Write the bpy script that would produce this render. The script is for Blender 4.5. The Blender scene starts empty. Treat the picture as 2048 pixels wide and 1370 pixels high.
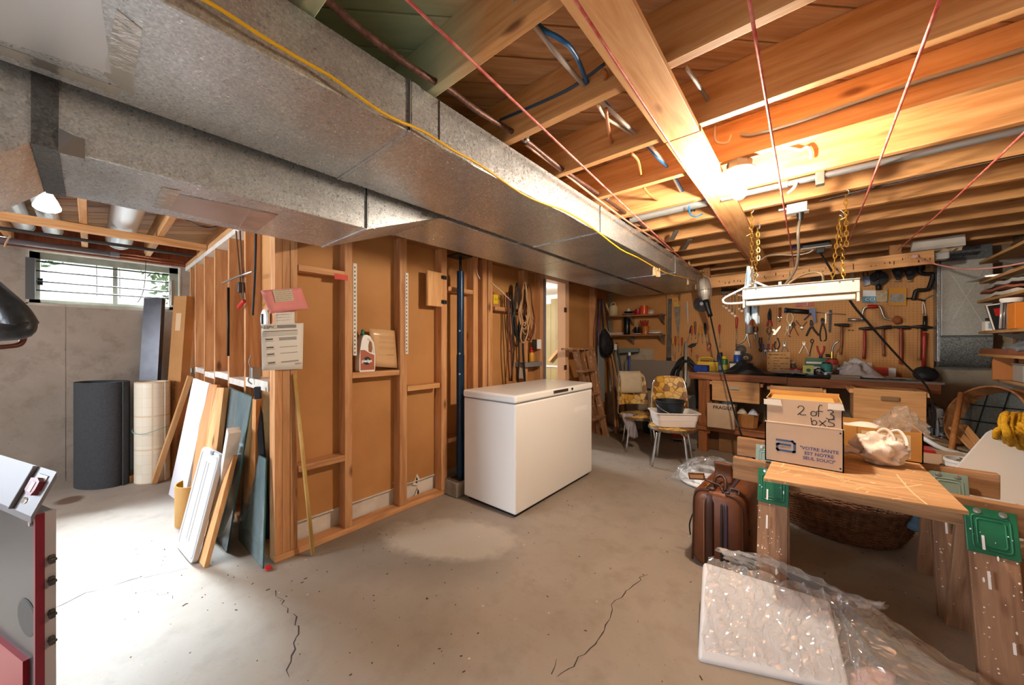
import bpy, bmesh, math, random
from mathutils import Vector as V, Matrix as MX, Euler
from mathutils import noise as NZ
rng = random.Random(7)
scn = bpy.context.scene
COL = scn.collection
PI = math.pi
# ------------------------------------------------------------------ camera
CAMZ, YAW, FPX, HOR = 1.25, math.radians(40.05), 709.0, 688.0
cd = bpy.data.cameras.new('camera'); cam = bpy.data.objects.new('camera', cd); COL.objects.link(cam)
cd.sensor_fit = 'HORIZONTAL'; cd.sensor_width = 36.0; cd.lens = 36.0 * FPX / 2048.0
cd.shift_y = (HOR - 685.0) / 2048.0
cd.clip_start = 0.02; cd.clip_end = 100
cam.location = (0, 0, CAMZ); cam.rotation_euler = (PI / 2, 0, YAW)
scn.camera = cam
# ------------------------------------------------------------------ world, lamps, exposure
scn.view_settings.view_transform = 'Standard'; scn.view_settings.look = 'None'
scn.view_settings.gamma = 1.0; scn.view_settings.use_curve_mapping = False
scn.view_settings.exposure = 0.72
w = bpy.data.worlds.new('world'); scn.world = w; w.use_nodes = True
w.node_tree.nodes['Background'].inputs[0].default_value = (0.90, 0.95, 1.0, 1)
w.node_tree.nodes['Background'].inputs[1].default_value = .42

def lamp(name, kind, loc, power, color, size=.05, rot=(0, 0, 0), spot=None, shape=None, size_y=None):
    d = bpy.data.lights.new(name, kind); o = bpy.data.objects.new(name, d); COL.objects.link(o)
    d.energy = power; d.color = color; o.location = loc; o.rotation_euler = rot
    if kind == 'AREA':
        d.size = size
        if size_y: d.shape = 'RECTANGLE'; d.size_y = size_y
    else: d.shadow_soft_size = size
    if spot: d.spot_size, d.spot_blend = spot
    return o
BULB = (-.262, 2.02, 2.022)
BULB_E = 1600.0
lamp('flood_light', 'SPOT', (-2.73, -.13, 1.84), 90, (.95, .98, 1), .04, (math.radians(-14), 0, 0), (math.radians(88), 1.0))
lamp('rear_warm_fill', 'POINT', (-1.75, -1.5, 1.55), 16, (1, .95, .88), .3)  # unseen soft fill added behind the camera, not an actual bulb
lamp('rear_cool_fill', 'AREA', (-3.6, -2.5, 1.5), 90, (.82, .91, 1), 1.2, (math.radians(75), 0, math.radians(-42)), size_y=.8)  # added cool fill for the near floor, no window modelled there
sun = lamp('sun', 'SUN', (0, 0, 8), 2.4, (1, .97, .92), .05, (0, math.radians(42), math.radians(-14)))
# broad bright sky glow low in the west, falling in through the basement window
lamp('sky_glow', 'SUN', (-9, 0, 9), 165, (.82, .91, 1), .0, (0, math.radians(-52), math.radians(-3))).data.angle = math.radians(38)
lamp('stair_light', 'POINT', (-2.9, 4.4, 1.95), 2, (1, .93, .82), .08)
lamp('far_room_daylight', 'AREA', (-4.7, 3.58, 1.75), 60, (.92, .96, 1), .5, (0, math.radians(-62), 0))

# ------------------------------------------------------------------ photo point -> point on a real plane
_F = V((-math.sin(YAW), math.cos(YAW), 0)); _R = V((math.cos(YAW), math.sin(YAW), 0)); _C = V((0, 0, CAMZ))
def _ray(u, v): return _F + _R * ((u - 1024) / FPX) + V((0, 0, (HOR - v) / FPX))
def oz(u, v, z=0.0): r = _ray(u, v); return _C + r * ((z - CAMZ) / r.z)
def ox(u, v, x): r = _ray(u, v); return _C + r * (x / r.x)
def oy(u, v, y): r = _ray(u, v); return _C + r * (y / r.y)
def od(u, v, d): return _C + _ray(u, v) * d

# ------------------------------------------------------------------ materials
def hx(s):
    c = [int(s[i:i + 2], 16) / 255 for i in (0, 2, 4)]
    return tuple((x / 12.92 if x <= .04045 else ((x + .055) / 1.055) ** 2.4) for x in c) + (1,)
_M = {}
def nmat(name):
    m = bpy.data.materials.new(name); m.use_nodes = True
    nt = m.node_tree; b = nt.nodes['Principled BSDF']
    return m, nt, b
def nd(nt, t, **k):
    n = nt.nodes.new(t)
    for a, b in k.items():
        if a in n.inputs.keys() if isinstance(a, str) else False: n.inputs[a].default_value = b
        else: setattr(n, a, b)
    return n
def mixc(nt, f, a, b, blend='MIX'):
    n = nt.nodes.new('ShaderNodeMix'); n.data_type = 'RGBA'; n.blend_type = blend
    for s, x in ((0, f), (6, a), (7, b)):
        if hasattr(x, 'is_linked'): nt.links.new(x, n.inputs[s])
        else: n.inputs[s].default_value = x
    return n.outputs[2]
def ramp(nt, x, a, b, va=0.0, vb=1.0):
    n = nt.nodes.new('ShaderNodeMapRange'); nt.links.new(x, n.inputs[0])
    n.inputs[1].default_value = a; n.inputs[2].default_value = b; n.inputs[3].default_value = va; n.inputs[4].default_value = vb
    return n.outputs[0]
def coords(nt, scale=(1, 1, 1), kind='Object', rot=(0, 0, 0)):
    t = nt.nodes.new('ShaderNodeTexCoord'); mp = nt.nodes.new('ShaderNodeMapping')
    mp.inputs['Scale'].default_value = scale; mp.inputs['Rotation'].default_value = rot
    nt.links.new(t.outputs[kind], mp.inputs[0]); return mp.outputs[0]
def noise(nt, vec, scale, detail=3, rough=.55, dist=0.0):
    n = nt.nodes.new('ShaderNodeTexNoise'); nt.links.new(vec, n.inputs['Vector'])
    n.inputs['Scale'].default_value = scale; n.inputs['Detail'].default_value = detail
    n.inputs['Roughness'].default_value = rough; n.inputs['Distortion'].default_value = dist
    return n.outputs[0]
def bump(nt, b, h, strength=.2, dist=.01):
    n = nt.nodes.new('ShaderNodeBump'); n.inputs['Strength'].default_value = strength; n.inputs['Distance'].default_value = dist
    nt.links.new(h, n.inputs['Height']); nt.links.new(n.outputs[0], b.inputs['Normal'])
def pm(name, c, rough=.6, metal=0.0, c2=None, sc=6.0, lo=.4, hi=.65, st=(1, 1, 1), bp=0.0, bsc=40.0, spec=.5, trans=0.0, alpha=1.0, em=0.0, ior=1.45, rnd=0.0, kind='Object'):
    key = name
    if key in _M: return _M[key]
    m, nt, b = nmat(name)
    c = hx(c) if isinstance(c, str) else c
    b.inputs['Roughness'].default_value = rough; b.inputs['Metallic'].default_value = metal
    b.inputs['Specular IOR Level'].default_value = spec; b.inputs['IOR'].default_value = ior
    b.inputs['Transmission Weight'].default_value = trans; b.inputs['Alpha'].default_value = alpha
    out = None
    if c2 is not None:
        v = coords(nt, st, kind); f = ramp(nt, noise(nt, v, sc, 4), lo, hi)
        out = mixc(nt, f, c, hx(c2))
    if rnd:
        oi = nt.nodes.new('ShaderNodeObjectInfo'); f = ramp(nt, oi.outputs['Random'], 0, 1, 1 - rnd, 1 + rnd)
        hs = nt.nodes.new('ShaderNodeHueSaturation'); nt.links.new(f, hs.inputs['Value'])
        if out is not None: nt.links.new(out, hs.inputs['Color'])
        else: hs.inputs['Color'].default_value = c
        out = hs.outputs[0]
    if out is not None: nt.links.new(out, b.inputs['Base Color'])
    else: b.inputs['Base Color'].default_value = c
    if em:
        b.inputs['Emission Color'].default_value = c; b.inputs['Emission Strength'].default_value = em
    if bp: bump(nt, b, noise(nt, coords(nt, st, kind), bsc, 3), bp, .01)
    _M[key] = m; return m
def wood(name, c, c2, axis='Z', rnd=.12, knots=True, rough=.62, kn='5a3015', stain=None, sc=1.0):
    if name in _M: return _M[name]
    m, nt, b = nmat(name)
    s = [9 * sc, 9 * sc, 9 * sc]; s['XYZ'.index(axis)] = .8 * sc
    oi = nt.nodes.new('ShaderNodeObjectInfo')
    t = nt.nodes.new('ShaderNodeTexCoord'); ad = nt.nodes.new('ShaderNodeVectorMath'); ad.operation = 'ADD'
    mu = nt.nodes.new('ShaderNodeVectorMath'); mu.operation = 'SCALE'; mu.inputs[0].default_value = (7.1, 3.7, 9.3)
    nt.links.new(oi.outputs['Random'], mu.inputs['Scale']); nt.links.new(t.outputs['Object'], ad.inputs[0]); nt.links.new(mu.outputs[0], ad.inputs[1])
    mp = nt.nodes.new('ShaderNodeMapping'); mp.inputs['Scale'].default_value = s; nt.links.new(ad.outputs[0], mp.inputs[0])
    n1 = noise(nt, mp.outputs[0], 2.2, 4, .55, 1.2); n2 = noise(nt, mp.outputs[0], 9.0, 3, .6, .3)
    col = mixc(nt, ramp(nt, n1, .35, .68), hx(c), hx(c2))
    col = mixc(nt, ramp(nt, n2, .45, .75, 0, .22), col, hx(c2), 'MULTIPLY')
    if knots:
        s2 = [6, 6, 6]; s2['XYZ'.index(axis)] = 2.3
        mp2 = nt.nodes.new('ShaderNodeMapping'); mp2.inputs['Scale'].default_value = s2; nt.links.new(ad.outputs[0], mp2.inputs[0])
        vo = nt.nodes.new('ShaderNodeTexVoronoi'); vo.inputs['Scale'].default_value = 1.0; nt.links.new(mp2.outputs[0], vo.inputs['Vector'])
        col = mixc(nt, ramp(nt, vo.outputs['Distance'], .05, .13, .85, 0), col, hx(kn))
    if name in ('subfloor_plank', 'joist_wood'):      # green wood preservative brushed on beside the duct
        gp = nt.nodes.new('ShaderNodeNewGeometry'); ds = nt.nodes.new('ShaderNodeVectorMath'); ds.operation = 'DISTANCE'; ds.inputs[1].default_value = (-1.12, .56, 2.25)
        nt.links.new(gp.outputs['Position'], ds.inputs[0]); col = mixc(nt, ramp(nt, ds.outputs['Value'], .20, .44, .75, 0), col, hx('a4c8ae'))
    if stain:
        ns = noise(nt, t.outputs['Object'], stain[1], 4, .65)
        col = mixc(nt, ramp(nt, ns, stain[2], stain[2] + .05), col, hx(stain[0]))
    hs = nt.nodes.new('ShaderNodeHueSaturation'); nt.links.new(col, hs.inputs['Color'])
    nt.links.new(ramp(nt, oi.outputs['Random'], 0, 1, 1 - rnd, 1 + rnd), hs.inputs['Value'])
    nt.links.new(hs.outputs[0], b.inputs['Base Color']); b.inputs['Roughness'].default_value = rough
    b.inputs['Specular IOR Level'].default_value = .3
    bump(nt, b, n2, .12, .004)
    _M[name] = m; return m

def film(name, tint=(.95, .96, .97, 1), lo=.10, hi=.75, rough=.12, haze=.05):
    if name in _M: return _M[name]
    m = bpy.data.materials.new(name); m.use_nodes = True; nt = m.node_tree; nt.nodes.clear(); o = nt.nodes.new('ShaderNodeOutputMaterial')
    tr = nt.nodes.new('ShaderNodeBsdfTransparent'); gl = nt.nodes.new('ShaderNodeBsdfGlossy'); gl.inputs['Roughness'].default_value = rough; df = nt.nodes.new('ShaderNodeBsdfDiffuse'); df.inputs['Color'].default_value = tint; tr.inputs['Color'].default_value = tint
    lw_ = nt.nodes.new('ShaderNodeLayerWeight'); lw_.inputs['Blend'].default_value = .35; mx = nt.nodes.new('ShaderNodeMixShader'); mx2 = nt.nodes.new('ShaderNodeMixShader'); mx2.inputs[0].default_value = haze
    f_ = ramp(nt, lw_.outputs['Facing'], 0, 1, lo, hi); nt.links.new(f_, mx.inputs[0]); nt.links.new(tr.outputs[0], mx.inputs[1]); nt.links.new(gl.outputs[0], mx.inputs[2]); nt.links.new(mx.outputs[0], mx2.inputs[1]); nt.links.new(df.outputs[0], mx2.inputs[2]); nt.links.new(mx2.outputs[0], o.inputs[0]); _M[name] = m; return m
STUD = wood('stud_wood', 'cd9a6c', 'ad764a')
JOIST = wood('joist_wood', 'c99a68', 'ad7845', rnd=.07)
PINE = wood('pine_wood', 'd8a875', 'c08a55', knots=True)
DARKPINE = wood('aged_pine', 'a8784e', '875a36', rnd=.1)
PLANK = wood('subfloor_plank', 'cba27a', 'a97c52', rnd=.16)
RIM = wood('rim_wood', '8a4a30', '6d3620', rnd=.05)
SAWX = wood('sawhorse_rail', 'b08560', '8a6442', 'Z', stain=('d8c8b4', 60, .68))
SAWL = wood('sawhorse_leg', 'a37c5f', '7f5b43', 'Z', stain=('e8e2d8', 42, .71))
BAMBOO = pm('bamboo', 'c9a562', .5, c2='a98342', sc=4)
PLY = wood('plywood_sheet', 'c79f74', 'a67f58', 'X', rnd=0, knots=False, stain=('ead9c0', 17, .66))
TAN = pm('fibreboard', 'b98450', .75, c2='aa7541', sc=1.6, bp=.05, bsc=120)
CARD = pm('cardboard', 'bd9468', .85, c2='b2875a', sc=3, bp=.03, bsc=30)
CARDL = pm('pale_cardboard', 'c4aa90', .85, c2='b89d82', sc=3)
CARDY = pm('yellow_cardboard', 'b98545', .85, c2='a9763a', sc=2)
WHITE = pm('white_enamel', 'e9e7e4', .28)
WPLAST = pm('white_plastic', 'e6e4e2', .4)
WPAINT = pm('white_paint', 'd9d2ca', .55, c2='c9c0b6', sc=8)
BLACK = pm('black_plastic', '141416', .45)
BLKMET = pm('black_metal', '1b1b1d', .4, .6)
STEEL = pm('steel', 'a9a9a8', .35, .9)
DSTEEL = pm('dark_steel', '5a5651', .45, .8, c2='43403c', sc=20)
CHROME = pm('chrome', 'd5d6d8', .12, 1.0)
BRASS = pm('brass', 'd0a548', .3, .9)
RED = pm('red_plastic', 'b01c18', .35)
ORANGE = pm('orange_plastic', 'cc4a1c', .4)
YELLOW = pm('yellow_plastic', 'd9ae1e', .4)
BLUE = pm('blue_plastic', '24489a', .4)
GREENP = pm('green_plastic', '1e6a48', .4)
BROWNW = wood('handle_wood', '9a5a34', '7d4324', knots=False)
REDW = pm('red_handle', '9c2a1c', .35, c2='802014', sc=9)
PAPER = pm('paper', 'dcd6ce', .8)
INK = pm('ink', '1e1c20', .8)
INKB = pm('blue_ink', '3a5478', .8)
INKV = pm('violet_ink', '4a4a78', .8)
GREYP = pm('grey_plastic', '7d8084', .5)
RUBBER = pm('rubber', '222326', .6)
GLASS = pm('clear_glass', 'eaf2f0', .03, trans=1.0, ior=1.1)

# ------------------------------------------------------------------ mesh helpers
MW = {}
def BM(): return bmesh.new()
def box(bm, c, s, M=None, bev=0.0):
    vs = [V(c) + V((sx * s[0] / 2, sy * s[1] / 2, sz * s[2] / 2)) for sx in (-1, 1) for sy in (-1, 1) for sz in (-1, 1)]
    if M is not None: vs = [M @ x for x in vs]
    q = [bm.verts.new(x) for x in vs]
    fs = [bm.faces.new([q[i] for i in f]) for f in ((0, 1, 3, 2), (4, 6, 7, 5), (0, 4, 5, 1), (2, 3, 7, 6), (0, 2, 6, 4), (1, 5, 7, 3))]
    if bev:
        es = list({e for f in fs for e in f.edges})
        bmesh.ops.bevel(bm, geom=es, offset=bev, segments=2, profile=.5, affect='EDGES')
    return bm
def bx(x0, x1, y0, y1, z0, z1, bev=0.0, bm=None, M=None):
    bm = bm or BM()
    return box(bm, ((x0 + x1) / 2, (y0 + y1) / 2, (z0 + z1) / 2), (abs(x1 - x0), abs(y1 - y0), abs(z1 - z0)), M, bev)
def basis(d, up=V((0, 0, 1))):
    d = d.normalized(); a = up.cross(d)
    if a.length < 1e-4: a = V((1, 0, 0)).cross(d)
    if a.length < 1e-4: a = V((0, 1, 0)).cross(d)
    a.normalize(); return a, d.cross(a).normalized()
def ringf(bm, A, B):
    n = len(A)
    for i in range(n): bm.faces.new((A[i], A[(i + 1) % n], B[(i + 1) % n], B[i]))
def cyl(p0, p1, r0, r1=None, n=12, bm=None, cap=True):
    bm = bm or BM(); p0, p1 = V(p0), V(p1); r1 = r0 if r1 is None else r1
    a, b = basis(p1 - p0); R = []
    for p, r in ((p0, r0), (p1, r1)):
        R.append([bm.verts.new(p + (a * math.cos(2 * PI * k / n) + b * math.sin(2 * PI * k / n)) * r) for k in range(n)])
    ringf(bm, R[0], R[1])
    if cap: bm.faces.new(R[0][::-1]); bm.faces.new(R[1])
    return bm
def smooth_path(P, k=4, closed=False):
    P = [V(p) for p in P]
    if k <= 1 or len(P) < 3: return P
    o = []; n = len(P)
    for i in range(n if closed else n - 1):
        g = (lambda j: P[j % n]) if closed else (lambda j: P[max(0, min(n - 1, j))])
        p0, p1, p2, p3 = g(i - 1), g(i), g(i + 1), g(i + 2)
        for s in range(k):
            t = s / k
            o.append(.5 * ((2 * p1) + (p2 - p0) * t + (2 * p0 - 5 * p1 + 4 * p2 - p3) * t * t + (3 * p1 - p0 - 3 * p2 + p3) * t ** 3))
    if not closed: o.append(P[-1])
    return o
def tube(P, r, n=6, k=4, closed=False, bm=None, rf=None, flat=1.0):
    bm = bm or BM(); P = smooth_path(P, k, closed); N = len(P)
    up = V((0, 0, 1)); R = []; pa = None
    for i in range(N):
        d = (P[(i + 1) % N] - P[i - 1]) if closed else (P[min(i + 1, N - 1)] - P[max(i - 1, 0)])
        if d.length < 1e-9: d = V((0, 0, 1))
        d.normalize()
        if pa is None: a, b = basis(d)
        else:
            a = pa - d * pa.dot(d)
            a = a.normalized() if a.length > 1e-5 else basis(d)[0]
            b = d.cross(a)
        pa = a; rr = r if rf is None else r * rf(i / max(1, N - 1))
        R.append([bm.verts.new(P[i] + (a * math.cos(2 * PI * j / n) + b * (math.sin(2 * PI * j / n) * flat)) * rr) for j in range(n)])
    for i in range(N - 1): ringf(bm, R[i], R[i + 1])
    if closed: ringf(bm, R[-1], R[0])
    else: bm.faces.new(R[0][::-1]); bm.faces.new(R[-1])
    return bm
def lathe(prof, n=20, M=None, bm=None, cap=True):
    """prof = [(radius, z)...], about the local z axis"""
    bm = bm or BM(); R = []
    for r, z in prof:
        R.append([bm.verts.new((lambda p: M @ p if M is not None else p)(V((r * math.cos(2 * PI * k / n), r * math.sin(2 * PI * k / n), z)))) for k in range(n)])
    for i in range(len(R) - 1): ringf(bm, R[i], R[i + 1])
    if cap:
        if prof[0][0] > 1e-4: bm.faces.new(R[0][::-1])
        if prof[-1][0] > 1e-4: bm.faces.new(R[-1])
    return bm
def prism(poly, h, M, bm=None, h0=0.0):
    """poly: 2-D outline in the local xy plane, from z = h0 to h, placed by M"""
    bm = bm or BM()
    A = [bm.verts.new(M @ V((x, y, h0))) for x, y in poly]; B = [bm.verts.new(M @ V((x, y, h))) for x, y in poly]
    ringf(bm, A, B); bm.faces.new(A[::-1]); bm.faces.new(B); return bm
def frame(o, ex, ey=None, ez=None):
    o, ex = V(o), V(ex).normalized()
    if ey is not None: ey = V(ey); ey = (ey - ex * ey.dot(ex)).normalized(); ez = ex.cross(ey)
    else: ez = V(ez); ez = (ez - ex * ez.dot(ex)).normalized(); ey = ez.cross(ex)
    return MX(((ex.x, ey.x, ez.x, o.x), (ex.y, ey.y, ez.y, o.y), (ex.z, ey.z, ez.z, o.z), (0, 0, 0, 1)))
def T(x=0, y=0, z=0, rz=0, rx=0, ry=0): return MX.Translation((x, y, z)) @ Euler((rx, ry, rz)).to_matrix().to_4x4()
def sheet(nu, nv, fn, thick=0.0, bm=None):
    """grid surface p = fn(s, t), s and t in 0..1; with thickness a closed skin"""
    bm = bm or BM(); G = [[V(fn(i / nu, j / nv)) for j in range(nv + 1)] for i in range(nu + 1)]
    def mk(off):
        L = [[None] * (nv + 1) for _ in range(nu + 1)]
        for i in range(nu + 1):
            for j in range(nv + 1):
                n = V((0, 0, 0))
                if off:
                    a = G[min(i + 1, nu)][j] - G[max(i - 1, 0)][j]; b = G[i][min(j + 1, nv)] - G[i][max(j - 1, 0)]
                    n = a.cross(b); n = n.normalized() * off if n.length > 1e-12 else V((0, 0, 0))
                L[i][j] = bm.verts.new(G[i][j] + n)
        return L
    A = mk(0)
    for i in range(nu):
        for j in range(nv): bm.faces.new((A[i][j], A[i + 1][j], A[i + 1][j + 1], A[i][j + 1]))
    if thick:
        B = mk(-thick)
        for i in range(nu):
            for j in range(nv): bm.faces.new((B[i][j + 1], B[i + 1][j + 1], B[i + 1][j], B[i][j]))
        rim = [(i, 0) for i in range(nu)] + [(nu, j) for j in range(nv)] + [(i, nv) for i in range(nu, 0, -1)] + [(0, j) for j in range(nv, 0, -1)]
        for k in range(len(rim)):
            a, b = rim[k], rim[(k + 1) % len(rim)]
            bm.faces.new((A[b[0]][b[1]], A[a[0]][a[1]], B[a[0]][a[1]], B[b[0]][b[1]]))
    return bm
def ribbon(pts, wd, M, bm=None, z=0.0):
    """flat pen stroke along 2-D points in the local xy plane"""
    bm = bm or BM(); P = smooth_path([V((x, y, z)) for x, y in pts], 3)
    L = []
    for i, p in enumerate(P):
        d = P[min(i + 1, len(P) - 1)] - P[max(i - 1, 0)]; d.normalize(); n = V((-d.y, d.x, 0)) * wd / 2
        L.append((bm.verts.new(M @ (p + n)), bm.verts.new(M @ (p - n))))
    for i in range(len(L) - 1): bm.faces.new((L[i][0], L[i][1], L[i + 1][1], L[i + 1][0]))
    return bm
def ob(name, bm, m, parent=None, smooth=False, M=None, kind=None):
    """link a bmesh built in world (or, with M, in local) coordinates as one mesh object"""
    me = bpy.data.meshes.new(name); bmesh.ops.recalc_face_normals(bm, faces=bm.faces[:])
    PW = MW[parent.name] if parent is not None else MX.Identity(4)
    Wm = M
    o = bpy.data.objects.new(name, me); COL.objects.link(o)
    if parent is not None: o.parent = parent
    if Wm is None:
        Wm = PW.copy()
        if parent is None:
            c = V((0, 0, 0)); zs = 1e9
            for v in bm.verts: c += v.co; zs = min(zs, v.co.z)
            c /= max(1, len(bm.verts)); Wm = MX.Translation((c.x, c.y, zs))
        bmesh.ops.transform(bm, matrix=Wm.inverted(), verts=bm.verts[:])
    bm.to_mesh(me); bm.free()
    o.matrix_basis = PW.inverted() @ Wm; MW[o.name] = Wm
    for x in (m if isinstance(m, (list, tuple)) else [m]): me.materials.append(x)
    if smooth is True:
        for p in me.polygons: p.use_smooth = True
    elif smooth:
        for p in me.polygons: p.use_smooth = True
        try: me.set_sharp_from_angle(angle=math.radians(smooth))
        except Exception: pass
    if kind: o['kind'] = kind
    return o
def tag(o, label, cat, group=None):
    o['label'] = label; o['category'] = cat
    if group: o['group'] = group
    return o
def thing(name, label, cat, loc=(0, 0, 0), rz=0.0, group=None, M=None):
    o = bpy.data.objects.new(name, None); COL.objects.link(o); o.empty_display_size = .05
    Wm = M if M is not None else T(loc[0], loc[1], loc[2], rz)
    o.matrix_basis = Wm; MW[o.name] = Wm; return tag(o, label, cat, group)
def beam(name, p0, p1, wa, wb, m, parent=None, up=V((0, 0, 1)), bev=.002, kind=None):
    """timber: local z runs from p0 to p1; wa across (horizontal), wb in the up-ish direction"""
    p0, p1 = V(p0), V(p1); a, b = basis(p1 - p0, V(up)); L = (p1 - p0).length
    Mx = MX(((a.x, b.x, (p1 - p0).x / L, p0.x), (a.y, b.y, (p1 - p0).y / L, p0.y), (a.z, b.z, (p1 - p0).z / L, p0.z), (0, 0, 0, 1)))
    return ob(name, bx(-wa / 2, wa / 2, -wb / 2, wb / 2, 0, L, bev), m, parent, M=Mx, kind=kind)
def text(name, s, size, M, m, parent, ax='LEFT', sp=1.0, bold=0.0):
    c = bpy.data.curves.new(name, 'FONT'); c.body = s; c.size = size; c.align_x = ax; c.space_line = sp; c.offset = bold; c.resolution_u = 2
    tmp = bpy.data.objects.new(name, c); me = bpy.data.meshes.new_from_object(tmp); bpy.data.objects.remove(tmp); me.materials.clear(); me.materials.append(m)
    o = bpy.data.objects.new(name, me); COL.objects.link(o)
    PW = MW[parent.name]; o.parent = parent; o.matrix_basis = PW.inverted() @ M; MW[o.name] = M; return o
def copy_tree(o, M, parent=None, label=None):
    """copy of a thing with copies of its parts and sub-parts"""
    c = o.copy(); COL.objects.link(c)
    if parent is None: c.matrix_basis = M; MW[c.name] = M
    else: c.parent = parent; MW[c.name] = MW[parent.name] @ o.matrix_basis
    if label: c['label'] = label
    for ch in list(o.children): copy_tree(ch, None, c)
    return c
def S(o): o['kind'] = 'structure'; return o

# ================================================================== the room shell
XW, XP, XR, YB, ZJ, ZS = -5.2, -2.33, 1.36, 5.2, 2.13, 2.315
YREAR = -2.9
# ---- floor
def floor_mat():
    m, nt, b = nmat('concrete_floor')
    v = coords(nt)
    n1 = noise(nt, v, .9, 5, .6, .4); n2 = noise(nt, v, 7, 5, .65); n3 = noise(nt, v, 60, 3, .6)
    col = mixc(nt, ramp(nt, n1, .35, .7), hx('a1968b'), hx('8e8275'))
    col = mixc(nt, ramp(nt, n2, .5, .72, 0, .45), col, hx('7d7064'))
    def spot(cx, cy, rx, ry, rot, c, soft, amt):
        nonlocal col
        t = nt.nodes.new('ShaderNodeTexCoord'); mp = nt.nodes.new('ShaderNodeMapping'); mp.vector_type = 'TEXTURE'
        mp.inputs['Location'].default_value = (cx, cy, 0); mp.inputs['Rotation'].default_value = (0, 0, rot); mp.inputs['Scale'].default_value = (rx, ry, 1)
        nt.links.new(t.outputs['Object'], mp.inputs[0])
        ln = nt.nodes.new('ShaderNodeVectorMath'); ln.operation = 'LENGTH'; nt.links.new(mp.outputs[0], ln.inputs[0])
        ad = nt.nodes.new('ShaderNodeMath'); ad.operation = 'MULTIPLY_ADD'; nt.links.new(n2, ad.inputs[0]); ad.inputs[1].default_value = .7; nt.links.new(ln.outputs['Value'], ad.inputs[2])
        col = mixc(nt, ramp(nt, ad.outputs[0], 1.35 - soft, 1.35 + soft, amt, 0), col, hx(c))
    p = oz(800, 1095); spot(p.x, p.y, .62, .28, .5, '6f665b', .3, .55)
    p = oz(900, 1075); spot(p.x, p.y, .42, .23, .55, 'bdb3a4', .14, .6)
    p = oz(140, 1000); spot(p.x, p.y, .10, .07, 0, '5a3826', .2, .8)
    col = mixc(nt, ramp(nt, n3, .62, .78, 0, .5), col, hx('6d635a'))
    vo = nt.nodes.new('ShaderNodeTexVoronoi'); vo.inputs['Scale'].default_value = 9; nt.links.new(v, vo.inputs['Vector'])
    col = mixc(nt, ramp(nt, vo.outputs['Distance'], .02, .05, .8, 0), col, hx('d9d3c8'))
    nt.links.new(col, b.inputs['Base Color']); b.inputs['Roughness'].default_value = .62; b.inputs['Specular IOR Level'].default_value = .35
    bump(nt, b, n2, .12, .006)
    return m
fl = S(ob('floor', bx(XW - .2, XR + .1, YREAR, YB + .1, -.1, 0), floor_mat(), M=MX.Identity(4)))
CRK = pm('crack_dark', '3c342e', .9)
def crack(pts, wd, seed):
    r = random.Random(seed); P = [oz(*p) for p in pts]; Q = []
    for i in range(len(P) - 1):
        k = max(2, int((P[i + 1] - P[i]).length / .03))
        for j in range(k):
            q = P[i].lerp(P[i + 1], j / k); Q.append((q.x + r.uniform(-.012, .012), q.y + r.uniform(-.012, .012)))
    bm = BM(); L = []
    for i, (x, y) in enumerate(Q):
        hw = wd * (.4 + r.random()) / 2; L.append((bm.verts.new((x - hw, y, .0012)), bm.verts.new((x + hw, y + hw, .0012))))
    for i in range(len(L) - 1): bm.faces.new((L[i][0], L[i][1], L[i + 1][1], L[i + 1][0]))
    ob('crack', bm, CRK, fl)
crack([(548, 1185), (575, 1215), (598, 1255), (590, 1300), (572, 1368)], .006, 1)
crack([(1290, 1150), (1232, 1200), (1212, 1260), (1165, 1310), (1100, 1368)], .004, 2)
crack([(100, 1222), (165, 1190), (260, 1160), (385, 1135)], .004, 3)
crack([(230, 1172), (300, 1185), (360, 1196)], .003, 4)
crack([(1110, 1320), (1090, 1368)], .003, 5)
bits = BM()
for _ in range(420):
    x, y = rng.uniform(-2.2, .9), rng.uniform(.3, 4.0)
    if _ < 160: x, y = rng.uniform(-3.2, -.9), rng.uniform(.1, 1.3)
    s = rng.uniform(.001, .0045); a = rng.uniform(0, PI); e = rng.choice((1, 1, 2.2, 4))
    box(bits, (0, 0, .001), (s * e, s, .002), T(x, y, 0, a))
ob('grit', bits, pm('grit', '4a3c30', .9), fl, kind='stuff')
# ---- concrete walls
def conc(name, c, c2, c3, axis):
    m, nt, b = nmat(name); v = coords(nt)
    n1 = noise(nt, v, 1.3, 6, .62, .5); n2 = noise(nt, v, 6, 5, .7); n3 = noise(nt, v, 45, 3, .6)
    col = mixc(nt, ramp(nt, n1, .35, .68), hx(c), hx(c2))
    col = mixc(nt, ramp(nt, n2, .52, .75, 0, .7), col, hx(c3))
    col = mixc(nt, ramp(nt, n3, .66, .74, 0, .6), col, hx('584f47'))
    nt.links.new(col, b.inputs['Base Color']); b.inputs['Roughness'].default_value = .9; b.inputs['Specular IOR Level'].default_value = .2
    bump(nt, b, n2, .25, .01); return m
CONC = conc('concrete_wall', 'a59a8f', '8d8278', '75695e', 'Y')
CONCB = conc('concrete_wall_back', 'a69884', '8c7f6c', '6d6152', 'X')
WY0, WY1, WZ0, WZ1 = -.36, .63, 1.60, 2.075
bm = bx(XW - .22, XW, YREAR, WY0, 0, 2.10); bx(XW - .22, XW, WY1, YB, 0, 2.10, bm=bm)
bx(XW - .22, XW, WY0, WY1, 0, WZ0, bm=bm); bx(XW - .22, XW, WY0, WY1, WZ1, 2.10, bm=bm)
wl = S(ob('wall_left', bm, CONC))
for y in (-.15, 1.05, -1.35):
    ob('form_seam', bx(XW - .002, XW + .003, y - .004, y + .004, 0, WZ0 if y == -.15 else 2.1), CONC, wl)
ob('form_seam', bx(XW - .002, XW + .003, -.6, .6, 1.195, 1.203), CONC, wl)
ob('rim_joist', bx(XW - .04, XW + .0, YREAR, YB, 2.10, ZS), RIM, wl)
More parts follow.
